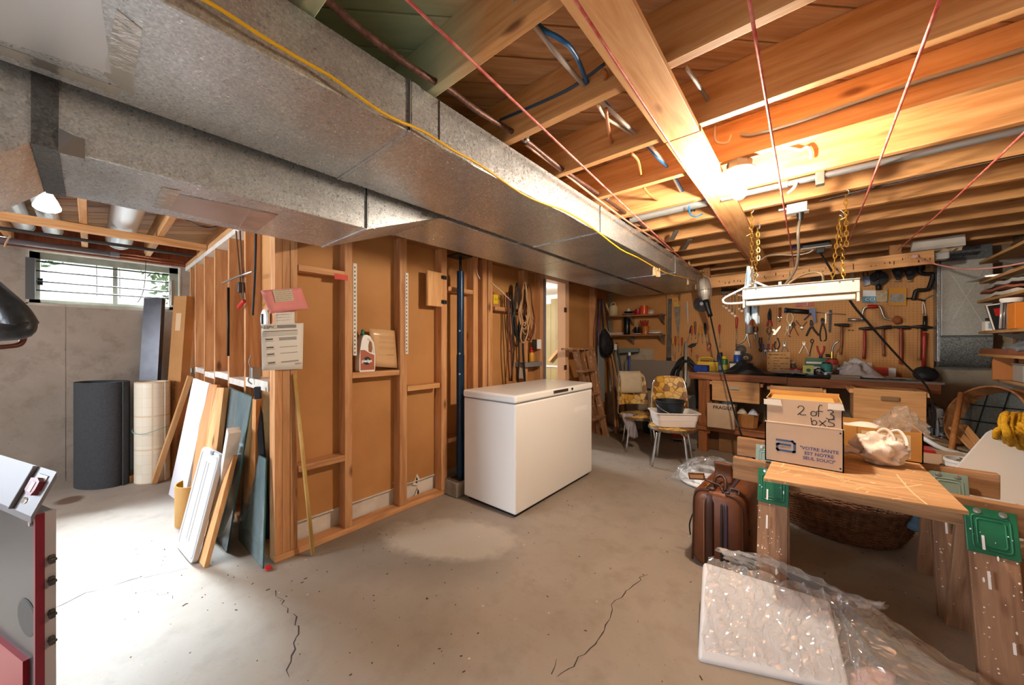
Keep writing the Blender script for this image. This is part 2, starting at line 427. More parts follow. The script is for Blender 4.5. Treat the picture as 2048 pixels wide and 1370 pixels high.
ob('sill_plate', bx(XW - .14, XW + .012, YREAR, YB, 2.085, 2.125), RIM, wl)
wb = S(ob('wall_back', bx(XW, XR + .1, YB, YB + .2, 0, ZS), CONCB))
pts = [(-2.33, 2.12), (-2.33, 1.19), (-1.80, 1.19), (-1.80, 1.19), (-1.72, 1.19), (-1.72, .98), (-1.52, .98), (-1.52, 2.12)]
pts = [(-2.33, 2.12), (-2.33, 1.185), (-1.71, 1.185), (-1.71, .99), (-1.54, .99), (-1.54, 2.12)]
ob('fibreboard', prism(pts, .015, frame((0, YB - .001, 0), (1, 0, 0), (0, 0, 1))), TAN, wb)
WR = pm('wall_board', '9a8468', .8, c2='8a7458', sc=3)
wr = S(ob('wall_right', bx(XR, XR + .12, YREAR, YB, 0, ZS), WR))
OSB = pm('osb_board', 'b98d55', .75, c2='8f6435', sc=28, lo=.45, hi=.55)
ob('board', bx(XR - .012, XR, 4.1, 5.15, 1.45, 1.9), OSB, wr)
ob('board', bx(XR - .02, XR, 4.1, 5.16, 1.92, 2.12), DARKPINE, wr)
ob('board', bx(XR - .012, XR, 4.1, 5.12, .7, 1.44), TAN, wr)
# ---- ceiling: diagonal subfloor planks over joists
ce = S(ob('ceiling', bx(XW - .1, XR + .1, YREAR, YB + .2, ZS + .024, ZS + .06), DARKPINE))
PW_, G = .142, .007
nx = V((math.sqrt(.5), math.sqrt(.5), 0)); ny = V((-math.sqrt(.5), math.sqrt(.5), 0))
s0 = min(ny.dot(V((x, y, 0))) for x in (XW, XR) for y in (-1.2, YB)); s1 = max(ny.dot(V((x, y, 0))) for x in (XW, XR) for y in (-1.2, YB))
k = 0; s = s0
def clipline(s):
    lo, hi = -99, 99
    for o_, d_, a, b in ((ny.x * s, nx.x, XW, XR), (ny.y * s, nx.y, -1.2, YB)):
        t0, t1 = (a - o_) / d_, (b - o_) / d_; lo = max(lo, min(t0, t1)); hi = min(hi, max(t0, t1))
    return lo, hi
while s < s1:
    lo, hi = clipline(s + PW_ / 2)
    if hi - lo > .1:
        a = nx * lo + ny * (s + PW_ / 2) + V((0, 0, ZS + .011)); b_ = nx * hi + ny * (s + PW_ / 2) + V((0, 0, ZS + .011))
        beam('plank', a, b_, PW_ - G, .02, PLANK, ce, bev=.0025)
    s += PW_; k += 1
for k in range(-4, 12):
    y = .775 + .4035 * k
    beam('joist', (XW, y, (ZJ + ZS) / 2), (XR, y, (ZJ + ZS) / 2), .038, ZS - ZJ, JOIST, ce, bev=.003)
XB0, XB1 = -.478, -.340
beam('joist_board', ((XB0 + XB1) / 2, -.9, ZJ - .0115), ((XB0 + XB1) / 2, 1.577, ZJ - .0115), XB1 - XB0, .022, PINE, ce, bev=.002)
beam('joist_board', ((XB0 + XB1) / 2 + .004, 1.582, ZJ - .0115), ((XB0 + XB1) / 2 + .004, 5.1, ZJ - .0115), XB1 - XB0, .022, PINE, ce, bev=.002)
for y in (2.99, 4.2):
    for sx in (-1.0,): pass
# left bay strapping
beam('strapping', (-4.1, YREAR, ZJ - .03), (-4.1, .66, ZJ - .03), .07, .05, PINE, ce)
# ---- partition with open studs (parallel to the long wall)
PZ = 2.04
wp = S(ob('wall_partition', bx(XP - .105, XP - .09, .72, 3.36, .155, 2.12), TAN))
ob('panel', bx(XP - .105, XP - .09, 3.90, YB, .0, 2.12), TAN, wp)
ob('panel', bx(XP - .112, XP - .105, .72, 3.36, .0, .16), WPAINT, wp)
ob('ledger_strip', bx(XP - .09, XP - .082, .80, 2.0, .15, .157), WPAINT, wp)
def stud(y, z0=.04, z1=PZ, w_=.038, x0=XP - .089, x1=XP, par=None, m=STUD, name='stud'):
    return beam(name, ((x0 + x1) / 2, y, z0), ((x0 + x1) / 2, y, z1), x1 - x0, w_, m, par or wp, up=V((0, 1, 0)))
beam('plate', (XP - .0445, .675, .02), (XP - .0445, 3.36, .02), .089, .038, STUD, wp)
beam('plate', (XP - .0445, .675, PZ + .02), (XP - .0445, YB, PZ + .02), .089, .038, DARKPINE, wp)
beam('plate', (XP - .0445, .675, PZ + .06), (XP - .0445, YB, PZ + .06), .089, .038, DARKPINE, wp)
for y in (.694, .733, .773): stud(y)
for u0, u1 in ((690, 705), (799, 815), (880, 897), (946, 957), (965, 975), (976, 986), (1046, 1058), (1077, 1090), (1187, 1197)):
    ya = ox(u0, 688, XP).y; yb = ox(u1, 688, XP).y
    stud((ya + yb) / 2, w_=max(.036, min(yb - ya, .06)))
def block(u, v, y0, y1, m=STUD, th=.038, dp=.089):
    z = ox(u, v, XP).z - th / 2
    return beam('block', (XP - dp / 2, y0, z), (XP - dp / 2, y1, z), dp, th, m, wp)
yst = [ox(u, 688, XP).y for u in (597, 690, 705, 799, 815, 880, 897, 946)]
REDTIP = pm('red_paint_block', 'b5502c', .6, c2='a8683a', sc=5)
block(640, 535, yst[0], yst[1], STUD); bt = ox(697, 548, XP)
ob('paint_mark', bx(XP + .0005, XP + .0015, bt.y - .09, bt.y - .005, bt.z - .045, bt.z - .01), pm('red_paint', 'c23a28', .6), wp)
block(650, 920, yst[0], yst[1]); block(760, 742, yst[2], yst[3]); block(850, 769, yst[4], yst[5], PINE)
block(925, 577, yst[6], yst[7]); block(1010, 615, 2.52, 2.98, STUD); block(1000, 860, 2.52, 2.98)
block(925, 870, yst[6], yst[7])
# damaged patches in the panel
for u, v, s_ in ((792, 960, .03), (832, 962, .035), (835, 985, .03)):
    p = ox(u, v, XP - .0885)
    ob('torn_patch', prism([(-s_, -s_ * .6), (s_ * .4, -s_), (s_, s_ * .2), (s_ * .3, s_ * 1.6), (-s_ * .3, s_ * .4)], .001, frame(p, (0, 1, 0), (0, 0, 1))), pm('torn_white', 'ddd5c8', .8), wp)
    ob('torn_patch', prism([(-s_ * .2, -s_ * .3), (s_ * .3, -s_ * .6), (s_ * .5, s_ * .2), (s_ * .1, s_)], .002, frame(p, (0, 1, 0), (0, 0, 1))), pm('torn_dark', '2a2220', .8), wp)
# door opening (frame only, room beyond)
dw = S(ob('door_1', bx(XP - .11, XP - .0, 3.362, 3.385, 0, 2.0), pm('jamb_grey', '8a8288', .5)))
JAMB = pm('jamb_wood', 'dcae88', .5)
ob('jamb', bx(XP - .11, XP + .005, 3.795, 3.88, 0, 2.0), JAMB, dw)
ob('head', bx(XP - .11, XP + .005, 3.36, 3.88, 2.0, 2.04), JAMB, dw)
for v in (620, 735):
    p = ox(1131, v, XP + .006); ob('latch_plate', bx(XP + .004, XP + .007, p.y - .03, p.y + .03, p.z - .03, p.z + .03), pm('latch_metal', '6b5138', .4, .7), dw)
# panelled wall of the room beyond the doorway
OLIVE = pm('panel_olive', 'a8925e', .6, c2='9a8450', sc=2); WWP = pm('white_wall_paint', 'e6e2da', .8)
sw = S(ob('wall_stair', bx(-5.15, XP - .12, 5.175, 5.199, 0, 2.12), WWP))
for i in range(24):
    x = -5.1 + i * .11; zt = 2.03 if x > -3.47 else max(.3, 2.03 - (-3.47 - x) * .9)
    if x < XP - .23: ob('panel_board', bx(x, x + .106, 5.155, 5.175, 0, zt), OLIVE, sw)
ob('chair_rail', bx(-4.6, XP - .12, 5.143, 5.156, .85, .88), WPAINT, sw); ob('room_ceiling', bx(XW + .02, XP - .11, .9, 5.17, 2.105, 2.125), WWP, sw); ob('room_side', bx(XP - .125, XP - .115, .9, 3.33, 0, 2.1), WWP, sw)
p0, p1 = oy(1098, 722, 5.12), oy(1132, 682, 5.12); beam('handrail', p0, p1 + (p1 - p0) * .8, .03, .05, PINE, sw)
# ---- end wall of the partition, running to the window wall
YA = .665
we = S(ob('wall_end', bx(XW, XP - .09, YA + .09, YA + .105, 0, 2.12), TAN))
ue = (491, 458, 430, 409.5, 391, 381, 369)
for i, u in enumerate(ue):
    x = oy(u, 688, YA).x; z0 = .04
    beam('stud', (x - .019, YA + .0445, z0), (x - .019, YA + .0445, PZ), .038, .089, STUD, we, up=V((0, 1, 0)))
beam('plate', (XW, YA + .0445, PZ + .02), (XP - .09, YA + .0445, PZ + .02), .089, .038, WPAINT, we)
beam('plate', (XW, YA + .0445, PZ + .06), (XP - .09, YA + .0445, PZ + .06), .089, .038, PINE, we)
beam('plate', (XW, YA + .0445, .02), (XP - .09, YA + .0445, .02), .089, .038, STUD, we)
xs = [oy(u, 688, YA).x for u in ue]
for i in range(len(xs) - 1):
    beam('block', (xs[i + 1], YA + .0445, .98 + .02 * (i % 2)), (xs[i] - .038, YA + .0445, .98 + .02 * (i % 2)), .089, .045, WPAINT, we)
beam('block', (xs[0], YA + .0445, 1.0), (XP - .09, YA + .0445, 1.0), .089, .06, WPAINT, we)
# ---- window with security bars
WGLASS = film('window_glass', (.96, .98, .98, 1), .03, .5, .02, .01)
FR = pm('window_frame_grey', '8f9288', .5, c2='7c7f74', sc=10)
wn = S(ob('window_1', bx(XW - .15, XW - .10, WY0, WY1, WZ0, WZ0 + .05), FR))
ob('frame_top', bx(XW - .15, XW - .10, WY0, WY1, WZ1 - .06, WZ1), FR, wn)
ob('frame_side', bx(XW - .15, XW - .10, WY0, WY0 + .07, WZ0, WZ1), FR, wn); ob('frame_side', bx(XW - .15, XW - .10, WY1 - .08, WY1, WZ0, WZ1), FR, wn)
ob('mullion', bx(XW - .145, XW - .105, .145, .175, WZ0, WZ1), FR, wn)
ob('pane', bx(XW - .130, XW - .127, WY0 + .06, .15, WZ0 + .04, WZ1 - .05), WGLASS, wn)
ob('pane', bx(XW - .130, XW - .127, .17, WY1 - .07, WZ0 + .04, WZ1 - .05), WGLASS, wn)
SILL = pm('sill_concrete', 'b8b0a4', .85, c2='a79d90', sc=9)
ob('sill', bx(XW - .10, XW + .004, WY0, WY1, WZ0 - .01, WZ0 + .012), SILL, wn)
ob('reveal_board', bx(XW - .10, XW + .004, WY0, WY0 + .012, WZ0, WZ1), SILL, wn); ob('reveal_board', bx(XW - .10, XW + .004, WY1 - .012, WY1, WZ0, WZ1), SILL, wn)
for i in range(2):
    y = (WY0 + .055, WY1 - .075)[i]
    ob('catch', bx(XW - .1, XW - .085, y, y + .03, 1.78, 1.84), BLKMET, wn)

# ================================================================== ducts
def galv(name, c, c2, rough=.34):
    m, nt, b = nmat(name); v = coords(nt)
    vo = nt.nodes.new('ShaderNodeTexVoronoi'); vo.inputs['Scale'].default_value = 190; nt.links.new(v, vo.inputs['Vector'])
    sp = nt.nodes.new('ShaderNodeSeparateColor'); nt.links.new(vo.outputs['Color'], sp.inputs[0])
    n1 = noise(nt, v, 2.5, 4, .6)
    col = mixc(nt, sp.outputs[0], hx(c), hx(c2)); col = mixc(nt, ramp(nt, n1, .4, .7, 0, .35), col, hx('8a8884'))
    nt.links.new(col, b.inputs['Base Color']); b.inputs['Metallic'].default_value = .75
    nt.links.new(ramp(nt, sp.outputs[1], 0, 1, rough - .08, rough + .12), b.inputs['Roughness'])
    bump(nt, b, n1, .08, .01); return m
GALV = galv('galvanised_sheet', 'd8dce0', 'b2b8be')
GALVD = galv('galvanised_dull', '6c7074', '4a4e52', .5)
FOIL = pm('foil_tape', 'd2d2d0', .22, .9, bp=.25, bsc=30)
SEAM = pm('seam_dark', '202022', .7)
def quadslab(P, th, bm=None):
    bm = bm or BM(); P = [V(p) for p in P]; n = (P[1] - P[0]).cross(P[3] - P[0]).normalized() * th
    A = [bm.verts.new(p) for p in P]; B = [bm.verts.new(p + n) for p in P]
    ringf(bm, A, B); bm.faces.new(A[::-1]); bm.faces.new(B); return bm
D1 = thing('air_duct', 'wide galvanised trunk duct under the joists with yellow wire along its side', 'duct', (-1.265, .67, 1.947))
ys = [-1.6, .672, 2.05, 3.68, 5.12]
for i in range(4):
    ob('duct_section', bx(-1.523, -1.008, ys[i] + .004, ys[i + 1] - .004, 1.947, 2.118, .004), GALV, D1)
    if i:
        ob('drive_cleat', bx(-1.526, -1.005, ys[i] - .004, ys[i] + .006, 1.944, 2.118), GALV, D1)
        ob('seam_line', bx(-1.0045, -1.0035, ys[i] - .004, ys[i] + .003, 1.95, 2.118), SEAM, D1)
        ob('joint_strip', bx(-1.525, -1.006, ys[i] + .012, ys[i] + .045, 1.9455, 2.118), GALV, D1)
ob('drive_cleat', bx(-1.40, -1.0055, .795, .799, 1.97, 2.118), SEAM, D1)
z = 1.9455
ob('smooth_sheet', quadslab([oz(-60, -60, z), oz(200, -18, z), oz(262, 40, z), oz(215, 150, z), oz(-60, 70, z)][0:2] + [oz(222, 148, z), oz(-60, 62, z)], .0008), pm('smooth_tin', 'd8dade', .28, .6), D1)
ob('foil_strip', quadslab([oz(232, 18, z), oz(285, 60, z), oz(262, 192, z), oz(207, 150, z)], .001), FOIL, D1)
ob('foil_strip', quadslab([oz(-30, 80, z), oz(245, 178, z), oz(240, 192, z), oz(-30, 97, z)], .001), FOIL, D1)
D2 = thing('return_duct', 'lower galvanised duct stepping up beside the trunk duct, patched with foil tape', 'duct', (-1.79, .8, 1.78))
X0, X1 = -2.035, -1.563
ob('duct_section', bx(X0, X1, -.06, .812, 1.779, 2.11, .004), GALV, D2)
def hull(P8):
    bm = BM(); q = [bm.verts.new(p) for p in P8]
    for f in ((0, 1, 2, 3), (7, 6, 5, 4), (0, 4, 5, 1), (1, 5, 6, 2), (2, 6, 7, 3), (3, 7, 4, 0)): bm.faces.new([q[i] for i in f])
    return bm
ob('step_fitting', hull([(X0, .82, 1.779), (X1, .82, 1.779), (X1, 1.235, 1.944), (X0, 1.235, 1.944), (X0, .82, 2.11), (X1, .82, 2.11), (X1, 1.235, 2.11), (X0, 1.235, 2.11)]), GALV, D2)
for a, b_ in ((1.243, 2.55), (2.556, 3.9), (3.906, 5.1)):
    ob('duct_section', bx(X0, X1, a, b_, 1.944, 2.11, .004), GALV, D2)
for y in (.816, 1.239): ob('drive_cleat', bx(X0 - .003, X1 + .003, y - .006, y + .006, 1.776 if y < 1 else 1.941, 2.11), GALV, D2)
ob('seam_line', bx(X1 + .0035, X1 + .0045, .811, .819, 1.78, 2.11), SEAM, D2)
ob('joint_strip', bx(X0 - .002, X1 + .002, .825, .86, 1.79, 2.11), GALV, D2)
for y in (1.9, 2.9, 3.5): ob('hanger_strap', bx(-1.558, -1.528, y, y + .03, 1.95, 2.1), GALV, D2)
ob('joint_strip', bx(X0 - .004, X1 + .004, -.10, -.055, 1.775, 2.11), GALVD, D2)
ob('elbow_fitting', hull([(X0, -.55, 1.30), (X1, -.55, 1.30), (X1, -.10, 1.779), (X0, -.10, 1.779), (X0, -.55, 2.11), (X1, -.55, 2.11), (X1, -.10, 2.11), (X0, -.10, 2.11)]), GALV, D2)
z = 1.7775
ob('foil_patch', quadslab([oz(340, 385, z), oz(552, 428, z), oz(502, 458, z), oz(318, 416, z)], .001), pm('foil_patch', 'b9aca6', .35, .7, c2='a89a94', sc=4), D2)
z -= .001
ob('foil_strip', quadslab([oz(325, 375, z), oz(362, 382, z), oz(338, 420, z), oz(304, 414, z)], .0015), FOIL, D2)
ob('foil_strip', quadslab([oz(500, 420, z), oz(556, 430, z), oz(515, 462, z), oz(478, 456, z)], .003), pm('foil_worn', 'b08c7c', .5, c2='9a7868', sc=9), D2)
q = [ox(114, 254, X1 + .002), ox(150, 272, X1 + .03), ox(170, 278, X1 + .03), ox(170, 318, X1 + .004), ox(114, 304, X1 + .002)]
bm = BM(); bm.faces.new([bm.verts.new(p) for p in q]); ob('loose_flap', bm, pm('flap_grey', '77706c', .5, .4), D2)
# ---- round white branch ducts between the joists in the window bay
WD = pm('white_galv', 'cfd2d4', .35, .35)
for i, (yy, r, xe, lab) in enumerate(((-.35, .055, -4.96, 'pale round branch duct between joists, leftmost of three by the window'), (-.205, .055, -4.96, 'pale round branch duct between joists, middle of the three beside the flood bulb'), (.175, .085, -4.98, 'wide pale round branch duct ending above the middle of the window'))):
    t = thing('branch_duct', lab, 'duct', (xe, yy, 2.22), group='round branch ducts over the window')
    ob('pipe', cyl((-2.1, yy, 2.225), (xe, yy, 2.225), r, n=20), WD, t, 40)
    ob('end_cap', lathe([(r * 1.03, 0), (r * 1.03, .02), (r * .9, .035), (r * .3, .045), (0, .046)], 20, frame((xe + .02, yy, 2.225), (0, 1, 0), ez=(-1, 0, 0))), WD, t, 40)
    ob('end_collar', lathe([(r * 1.05, -.012), (r * 1.05, .012)], 20, frame((xe + .06, yy, 2.225), (0, 1, 0), ez=(-1, 0, 0))), pm('collar_grey', 'a7aaac', .4, .5), t, 40)
# blocking and bridging between joists in the bay
for y in (-.03, .39):
    pass
# ---- pipes along the window wall
tag(ob('water_pipe', tube([(-4.55, -1.4, 2.10), (-4.55, .64, 2.10)], .014, 10, 1), pm('pipe_black', '3a3634', .4, .3)), 'thin black pipe running under the joists over the window bay', 'pipe')
t = thing('drain_pipe', 'thick grey pipe along the rim joist above the barred window', 'pipe', (-5.06, -.5, 2.12))
ob('pipe', tube([(-5.06, -1.5, 2.10), (-5.06, .17, 2.105)], .026, 12, 1), pm('pipe_grey', '6d6a72', .4, .3), t, True)
ob('coupling', cyl((-5.06, .12, 2.105), (-5.06, .18, 2.105), .029), pm('pipe_grey', '6d6a72', .4, .3), t, 40)
COPPER = pm('copper', 'a5664a', .35, .8)
t = thing('copper_pipe', 'pair of thin copper pipes with a tap fitting, right of the grey pipe', 'pipe', (-5.09, .4, 2.12))
for dz in (-.012, .016): ob('pipe', tube([(-5.09, .16, 2.11 + dz), (-5.09, .64, 2.105 + dz)], .008, 8, 1), COPPER, t, True)
ob('valve', cyl((-5.12, .36, 2.15), (-5.05, .36, 2.15), .016), CHROME, t, 40)
ob('handle', bx(-5.10, -5.07, .352, .368, 2.16, 2.185, .004), CHROME, t)
tag(ob('hanging_wire', tube([ox(0, 447, -5.0), ox(14, 455, -5.0), ox(21, 468, -5.0), ox(12, 485, -5.0), ox(9, 494, -5.0)], .006, 6), pm('wire_tan', 'c9a184', .6), smooth=True), 'tan cable looping down at the far left by the grey pipe', 'cable')
tag(ob('thin_black_cable', tube([oz(372, 440, 2.09), oz(400, 452, 2.05), oz(418, 455, 2.05), oz(434, 452, 2.08)], .004, 5), BLACK, smooth=True), 'thin black wire sagging under the joists above the end wall', 'cable')
# ---- flood bulb under the duct
t = thing('flood_bulb', 'frosted reflector bulb in a black socket under the left duct', 'light bulb', (-2.73, -.13, 1.86))
fm = T(-2.73, -.13, 1.87)
ob('glass_bulb', lathe([(0, -.0), (.030, .002), (.041, .012), (.042, .022), (.030, .055), (.018, .078), (.016, .09)], 20, fm), pm('frosted_bulb', 'e8ece8', .35, em=40), t, True)
ob('socket', lathe([(.020, .085), (.024, .09), (.024, .15), (.012, .155), (.012, .47)], 14, fm), BLACK, t, 40)
# ---- black insulated pipe at the far left
t = thing('insulated_pipe', 'fat black foam-covered pipe elbow at the left edge of view', 'pipe', od(-30, 620, 1.25))
ob('foam_sleeve', tube([od(-70, 540, 1.22), od(-12, 588, 1.24), od(26, 622, 1.25), od(46, 652, 1.26)], .038, 14), pm('foam_black', '17191e', .5, c2='24282f', sc=20, bp=.2, bsc=60), t, True)
ob('foam_sleeve', tube([od(48, 646, 1.26), od(42, 660, 1.25), od(10, 664, 1.23), od(-70, 668, 1.2)], .031, 14), pm('foam_black', '17191e'), t, True)
ob('copper_line', tube([od(47, 668, 1.3), od(44, 684, 1.3), od(25, 692, 1.28), od(-60, 698, 1.2)], .009, 8), pm('copper_dark', '5a3024', .4, .6), t, True)
# ================================================================== cabinet at the lower left
P1 = od(74, 1026, 1.05); P1.z = .75
f = V((-.95, -.31, 0)).normalized(); s = V((-.31, .95, 0))
FM = frame((P1.x, P1.y, 0), -f, s)         # local x runs right along the front, y goes back, z up
t = thing('metal_cabinet', 'grey metal cabinet with sloping top and maroon trim at the lower left corner', 'cabinet', M=FM)
GCAB = pm('cabinet_grey', '3a3a3d', .34, .3, c2='343437', sc=3); CTOP = pm('cabinet_top', '6a686c', .5, .1); MAR = pm('maroon_paint', '6e1228', .35)
L = .62
ob('body', bx(-L, -.010, 0, .035, 0, .742), GCAB, t, M=FM)
ob('edge_trim', bx(-.010, .002, -.004, .014, .20, .745), MAR, t, M=FM)
ob('edge_trim_lower', bx(-.010, .002, -.004, .014, 0, .195), pm('trim_steel', '9a9a9c', .35, .6), t, M=FM)
ob('side_strip', bx(-.010, .001, .014, .036, 0, .745), pm('side_pale', '9a9498', .5), t, M=FM)
tp = [(-L, -.012, .745), (.004, -.012, .745), (.004, .036, .86), (-L, .036, .86)]
bm = BM(); A = [bm.verts.new(p) for p in tp]; B = [bm.verts.new((p[0], p[1], p[2] - .02)) for p in tp]; ringf(bm, A, B); bm.faces.new(A); bm.faces.new(B[::-1])
ob('sloped_top', bm, CTOP, t, M=FM)
TM = FM @ frame((0, -.012, .745), (1, 0, 0), (0, .048, .115))     # the sloping face
ob('top_ridge', bx(-.132, -.122, .0, .125, 0, .012, .003), CTOP, t, M=TM)
ob('handle_plate', bx(-.088, -.024, .062, .108, 0, .003), pm('plate_white', 'a9a7a9', .5), t, M=TM)
ob('handle', prism([(-.022, .068), (-.03, .052), (-.055, .05), (-.086, .062), (-.088, .095), (-.05, .1), (-.024, .092)], .014, MX.Identity(4)), pm('handle_maroon', '7a2a34', .35, c2='6a1d28', sc=12), t, M=TM)
ob('badge_relief', bx(-.062, -.04, .06, .088, .014, .0155), pm('relief', 'a8737a', .4), t, M=TM)
ob('emblem', lathe([(.0, .004), (.016, .004), (.02, .002), (.02, 0)], 20, T(-.085, .03, 0) @ MX.Diagonal((.85, .45, 1, 1))), CHROME, t, M=TM)
ob('port', lathe([(0, .0015), (.05, .0015), (.056, 0)], 24, frame((-.07, -.001, .42), (1, 0, 0), (0, 0, 1)) @ MX.Diagonal((1.25, 1, 1, 1))), pm('port_dark', '2b2d2f', .5), t, M=FM)
ob('red_panel', bx(-L, -.055, -.012, 0, 0, .30), pm('red_panel', '8a1524', .35), t, M=FM)
ob('bolt', lathe([(0, .006), (.007, .005), (.008, 0)], 10, frame((-.035, -.001, .712), (1, 0, 0), (0, 0, 1))), STEEL, t, M=FM)
for zc in (.60, .535, .435, .355):
    c = ob('catch', box(BM(), (.008, .026, zc), (.014, .012, .026), None, .003), DSTEEL, t, M=FM)
    ob('catch_arm', box(BM(), (.008, .026, zc), (.024, .015, .008), None, .002), DSTEEL, c, M=FM)
# ================================================================== window bars
t = thing('window_guard', 'four black security bars between grey brackets across the basement window', 'window bars', (XW + .02, WY0, 1.8))
GB = pm('bracket_grey', '55585a', .45, .4)
ob('bracket', bx(XW + .004, XW + .03, WY0 + .0, WY0 + .05, 1.64, 2.0), GB, t)
ob('bracket', bx(XW + .004, XW + .03, WY1 - .08, WY1 - .055, 1.66, 1.93), pm('bracket_rust', '857465', .6, .2), t)
for i, (va, vb) in enumerate(((522, 550), (541, 565), (562, 583), (580, 597))):
    ob('bar', tube([ox(72, va, XW + .02), ox(338, vb, XW + .02)], .006, 8, 1), BLKMET, t, True)
for u, v0, v1 in ((193, 530, 592), (239, 537, 596)):
    ob('tie_wire', tube([ox(u, v0, XW + .02), ox(u + 1, v1, XW + .02)], .002, 5, 1), BLKMET, t)
tag(ob('pull_wire', tube([ox(292, 505, XW + .03), ox(290, 560, XW + .03), ox(284, 590, XW + .03), ox(275, 605, XW + .03)], .0025, 5), BLACK), 'thin black wire hanging over the right half of the window', 'wire')
# ---- outside the window
GR = pm('soil', '3e3c34', .95, c2='30302a', sc=9)
S(ob('ground_outside', bx(-14, XW - .22, -6, 7, 1.35, 1.5), GR))
t = thing('neighbour_house', 'pale blue grey sided house wall seen through the window', 'house', (-10.6, 0, 1.5))
SID = pm('siding', 'dfe4e4', .7)
for i in range(14): ob('siding_board', bx(-10.62 + .0, -10.58, -6, 3.2, 1.5 + i * .2, 1.695 + i * .2), SID, t)
ob('window_pane', bx(-10.575, -10.565, 1.9, 2.7, 2.4, 3.4), pm('pane_dark', '6f7c84', .1), t); ob('window_trim', bx(-10.578, -10.57, 1.8, 2.8, 2.3, 3.5), WHITE, t)
LEAF = pm('leaf', '4c6a3a', .7, c2='344e28', sc=3, rnd=.2)
for j, (x, y, z, r, lb) in enumerate(((-8.2, -.75, 2.75, .6, 'leafy green bush outside the left half of the window'), (-9.2, 1.4, 2.6, .8, 'leafy green bush outside the right half of the window'))):
    t = thing('shrub', lb, 'shrub', (x, y, 1.5)); bm = BM(); r_ = random.Random(j)
    for _ in range(900):
        a, b_, c = r_.gauss(0, 1), r_.gauss(0, 1), r_.gauss(0, 1); n = V((a, b_, c)).normalized() * r * (.55 + .45 * r_.random())
        m_ = T(x + n.x, y + n.y, z + n.z, r_.uniform(0, 6), r_.uniform(0, 3), r_.uniform(0, 3)); s_ = .06
        vs = [bm.verts.new(m_ @ V(p)) for p in ((-s_, 0, 0), (0, -s_ * .45, 0), (s_, 0, 0), (0, s_ * .45, 0))]; bm.faces.new(vs)
    ob('foliage', bm, LEAF, t, kind='stuff'); ob('trunk', tube([(x, y, 1.5), (x, y + .03, 2.1), (x + .05, y, 2.6)], .05, 7), DARKPINE, t)
# ================================================================== rolls and long things by the window
def spiral(cx, cy, z0, z1, rx, ry, rot, turns, th, m, t, name, n=26, tilt=(0, 0)):
    P = []; N = int(n * turns)
    for i in range(N + 1):
        a = 2 * PI * i / n; k = 1 - .1 * (i / n)
        x, y = math.cos(a) * rx * k, math.sin(a) * ry * k; P.append((cx + x * math.cos(rot) - y * math.sin(rot), cy + x * math.sin(rot) + y * math.cos(rot)))
    return ob(name, sheet(N, 6, lambda s_, q: (lambda p: (p[0] + tilt[0] * q, p[1] + tilt[1] * q, z0 + (z1 - z0) * q))(P[min(N, int(round(s_ * N)))]), th), m, t, 50)
CARPET = pm('carpet_charcoal', '3a3b3e', .95, c2='333436', sc=60, bp=.3, bsc=200)
t = thing('carpet_roll', 'charcoal carpet roll standing upright under the window', 'carpet roll', (-4.84, .07, 0))
spiral(-4.84, .065, 0, .915, .235, .14, .55, 2.3, .010, CARPET, t, 'rolled_carpet')
def vinyl():
    m, nt, b = nmat('vinyl_floral'); t = nt.nodes.new('ShaderNodeTexCoord'); sx = nt.nodes.new('ShaderNodeSeparateXYZ'); nt.links.new(t.outputs['Object'], sx.inputs[0])
    at = nt.nodes.new('ShaderNodeMath'); at.operation = 'ARCTAN2'; nt.links.new(sx.outputs['Y'], at.inputs[0]); nt.links.new(sx.outputs['X'], at.inputs[1])
    mu = nt.nodes.new('ShaderNodeMath'); mu.operation = 'MULTIPLY'; mu.inputs[1].default_value = .125; nt.links.new(at.outputs[0], mu.inputs[0])
    cb = nt.nodes.new('ShaderNodeCombineXYZ'); nt.links.new(mu.outputs[0], cb.inputs['X']); nt.links.new(sx.outputs['Z'], cb.inputs['Y'])
    br = nt.nodes.new('ShaderNodeTexBrick'); br.offset = 0; br.inputs['Scale'].default_value = 1; br.inputs['Brick Width'].default_value = .085; br.inputs['Row Height'].default_value = .085; br.inputs['Mortar Size'].default_value = .003; br.inputs['Mortar Smooth'].default_value = .6
    br.inputs['Color1'].default_value = hx('ddd2c0'); br.inputs['Color2'].default_value = hx('d6cab6'); br.inputs['Mortar'].default_value = hx('d0c3aa'); nt.links.new(cb.outputs[0], br.inputs['Vector'])
    b2 = nt.nodes.new('ShaderNodeTexBrick'); b2.offset = 0; b2.inputs['Scale'].default_value = 1; b2.inputs['Brick Width'].default_value = .26; b2.inputs['Row Height'].default_value = .30; b2.inputs['Mortar Size'].default_value = .012; b2.inputs['Mortar Smooth'].default_value = .8; nt.links.new(cb.outputs[0], b2.inputs['Vector'])
    col = mixc(nt, ramp(nt, b2.outputs['Fac'], 0, 1, 0, .5), br.outputs[0], hx('c09a66'))
    nt.links.new(col, b.inputs['Base Color']); b.inputs['Roughness'].default_value = .35; return m
t = thing('vinyl_roll', 'cream patterned vinyl flooring roll beside the charcoal carpet roll', 'vinyl roll', (-4.63, .36, 0))
spiral(-4.635, .365, 0, .905, .135, .115, .6, 2.2, .004, vinyl(), t, 'rolled_sheet')
ob('twine', tube([(-4.635 + .142 * math.cos(a), .365 + .125 * math.sin(a), .47 + .02 * math.sin(2 * a)) for a in [2 * PI * i / 16 for i in range(16)]], .0025, 5, 2, True), pm('twine_teal', '5f9a94', .7), t)
tag(ob('wood_offcut', bx(-.05, .05, -.02, .02, 0, .06, .003), PINE, M=T(-4.74, .22, 0, .6)), 'short pine offcut on the floor between the two rolls', 'wood block')
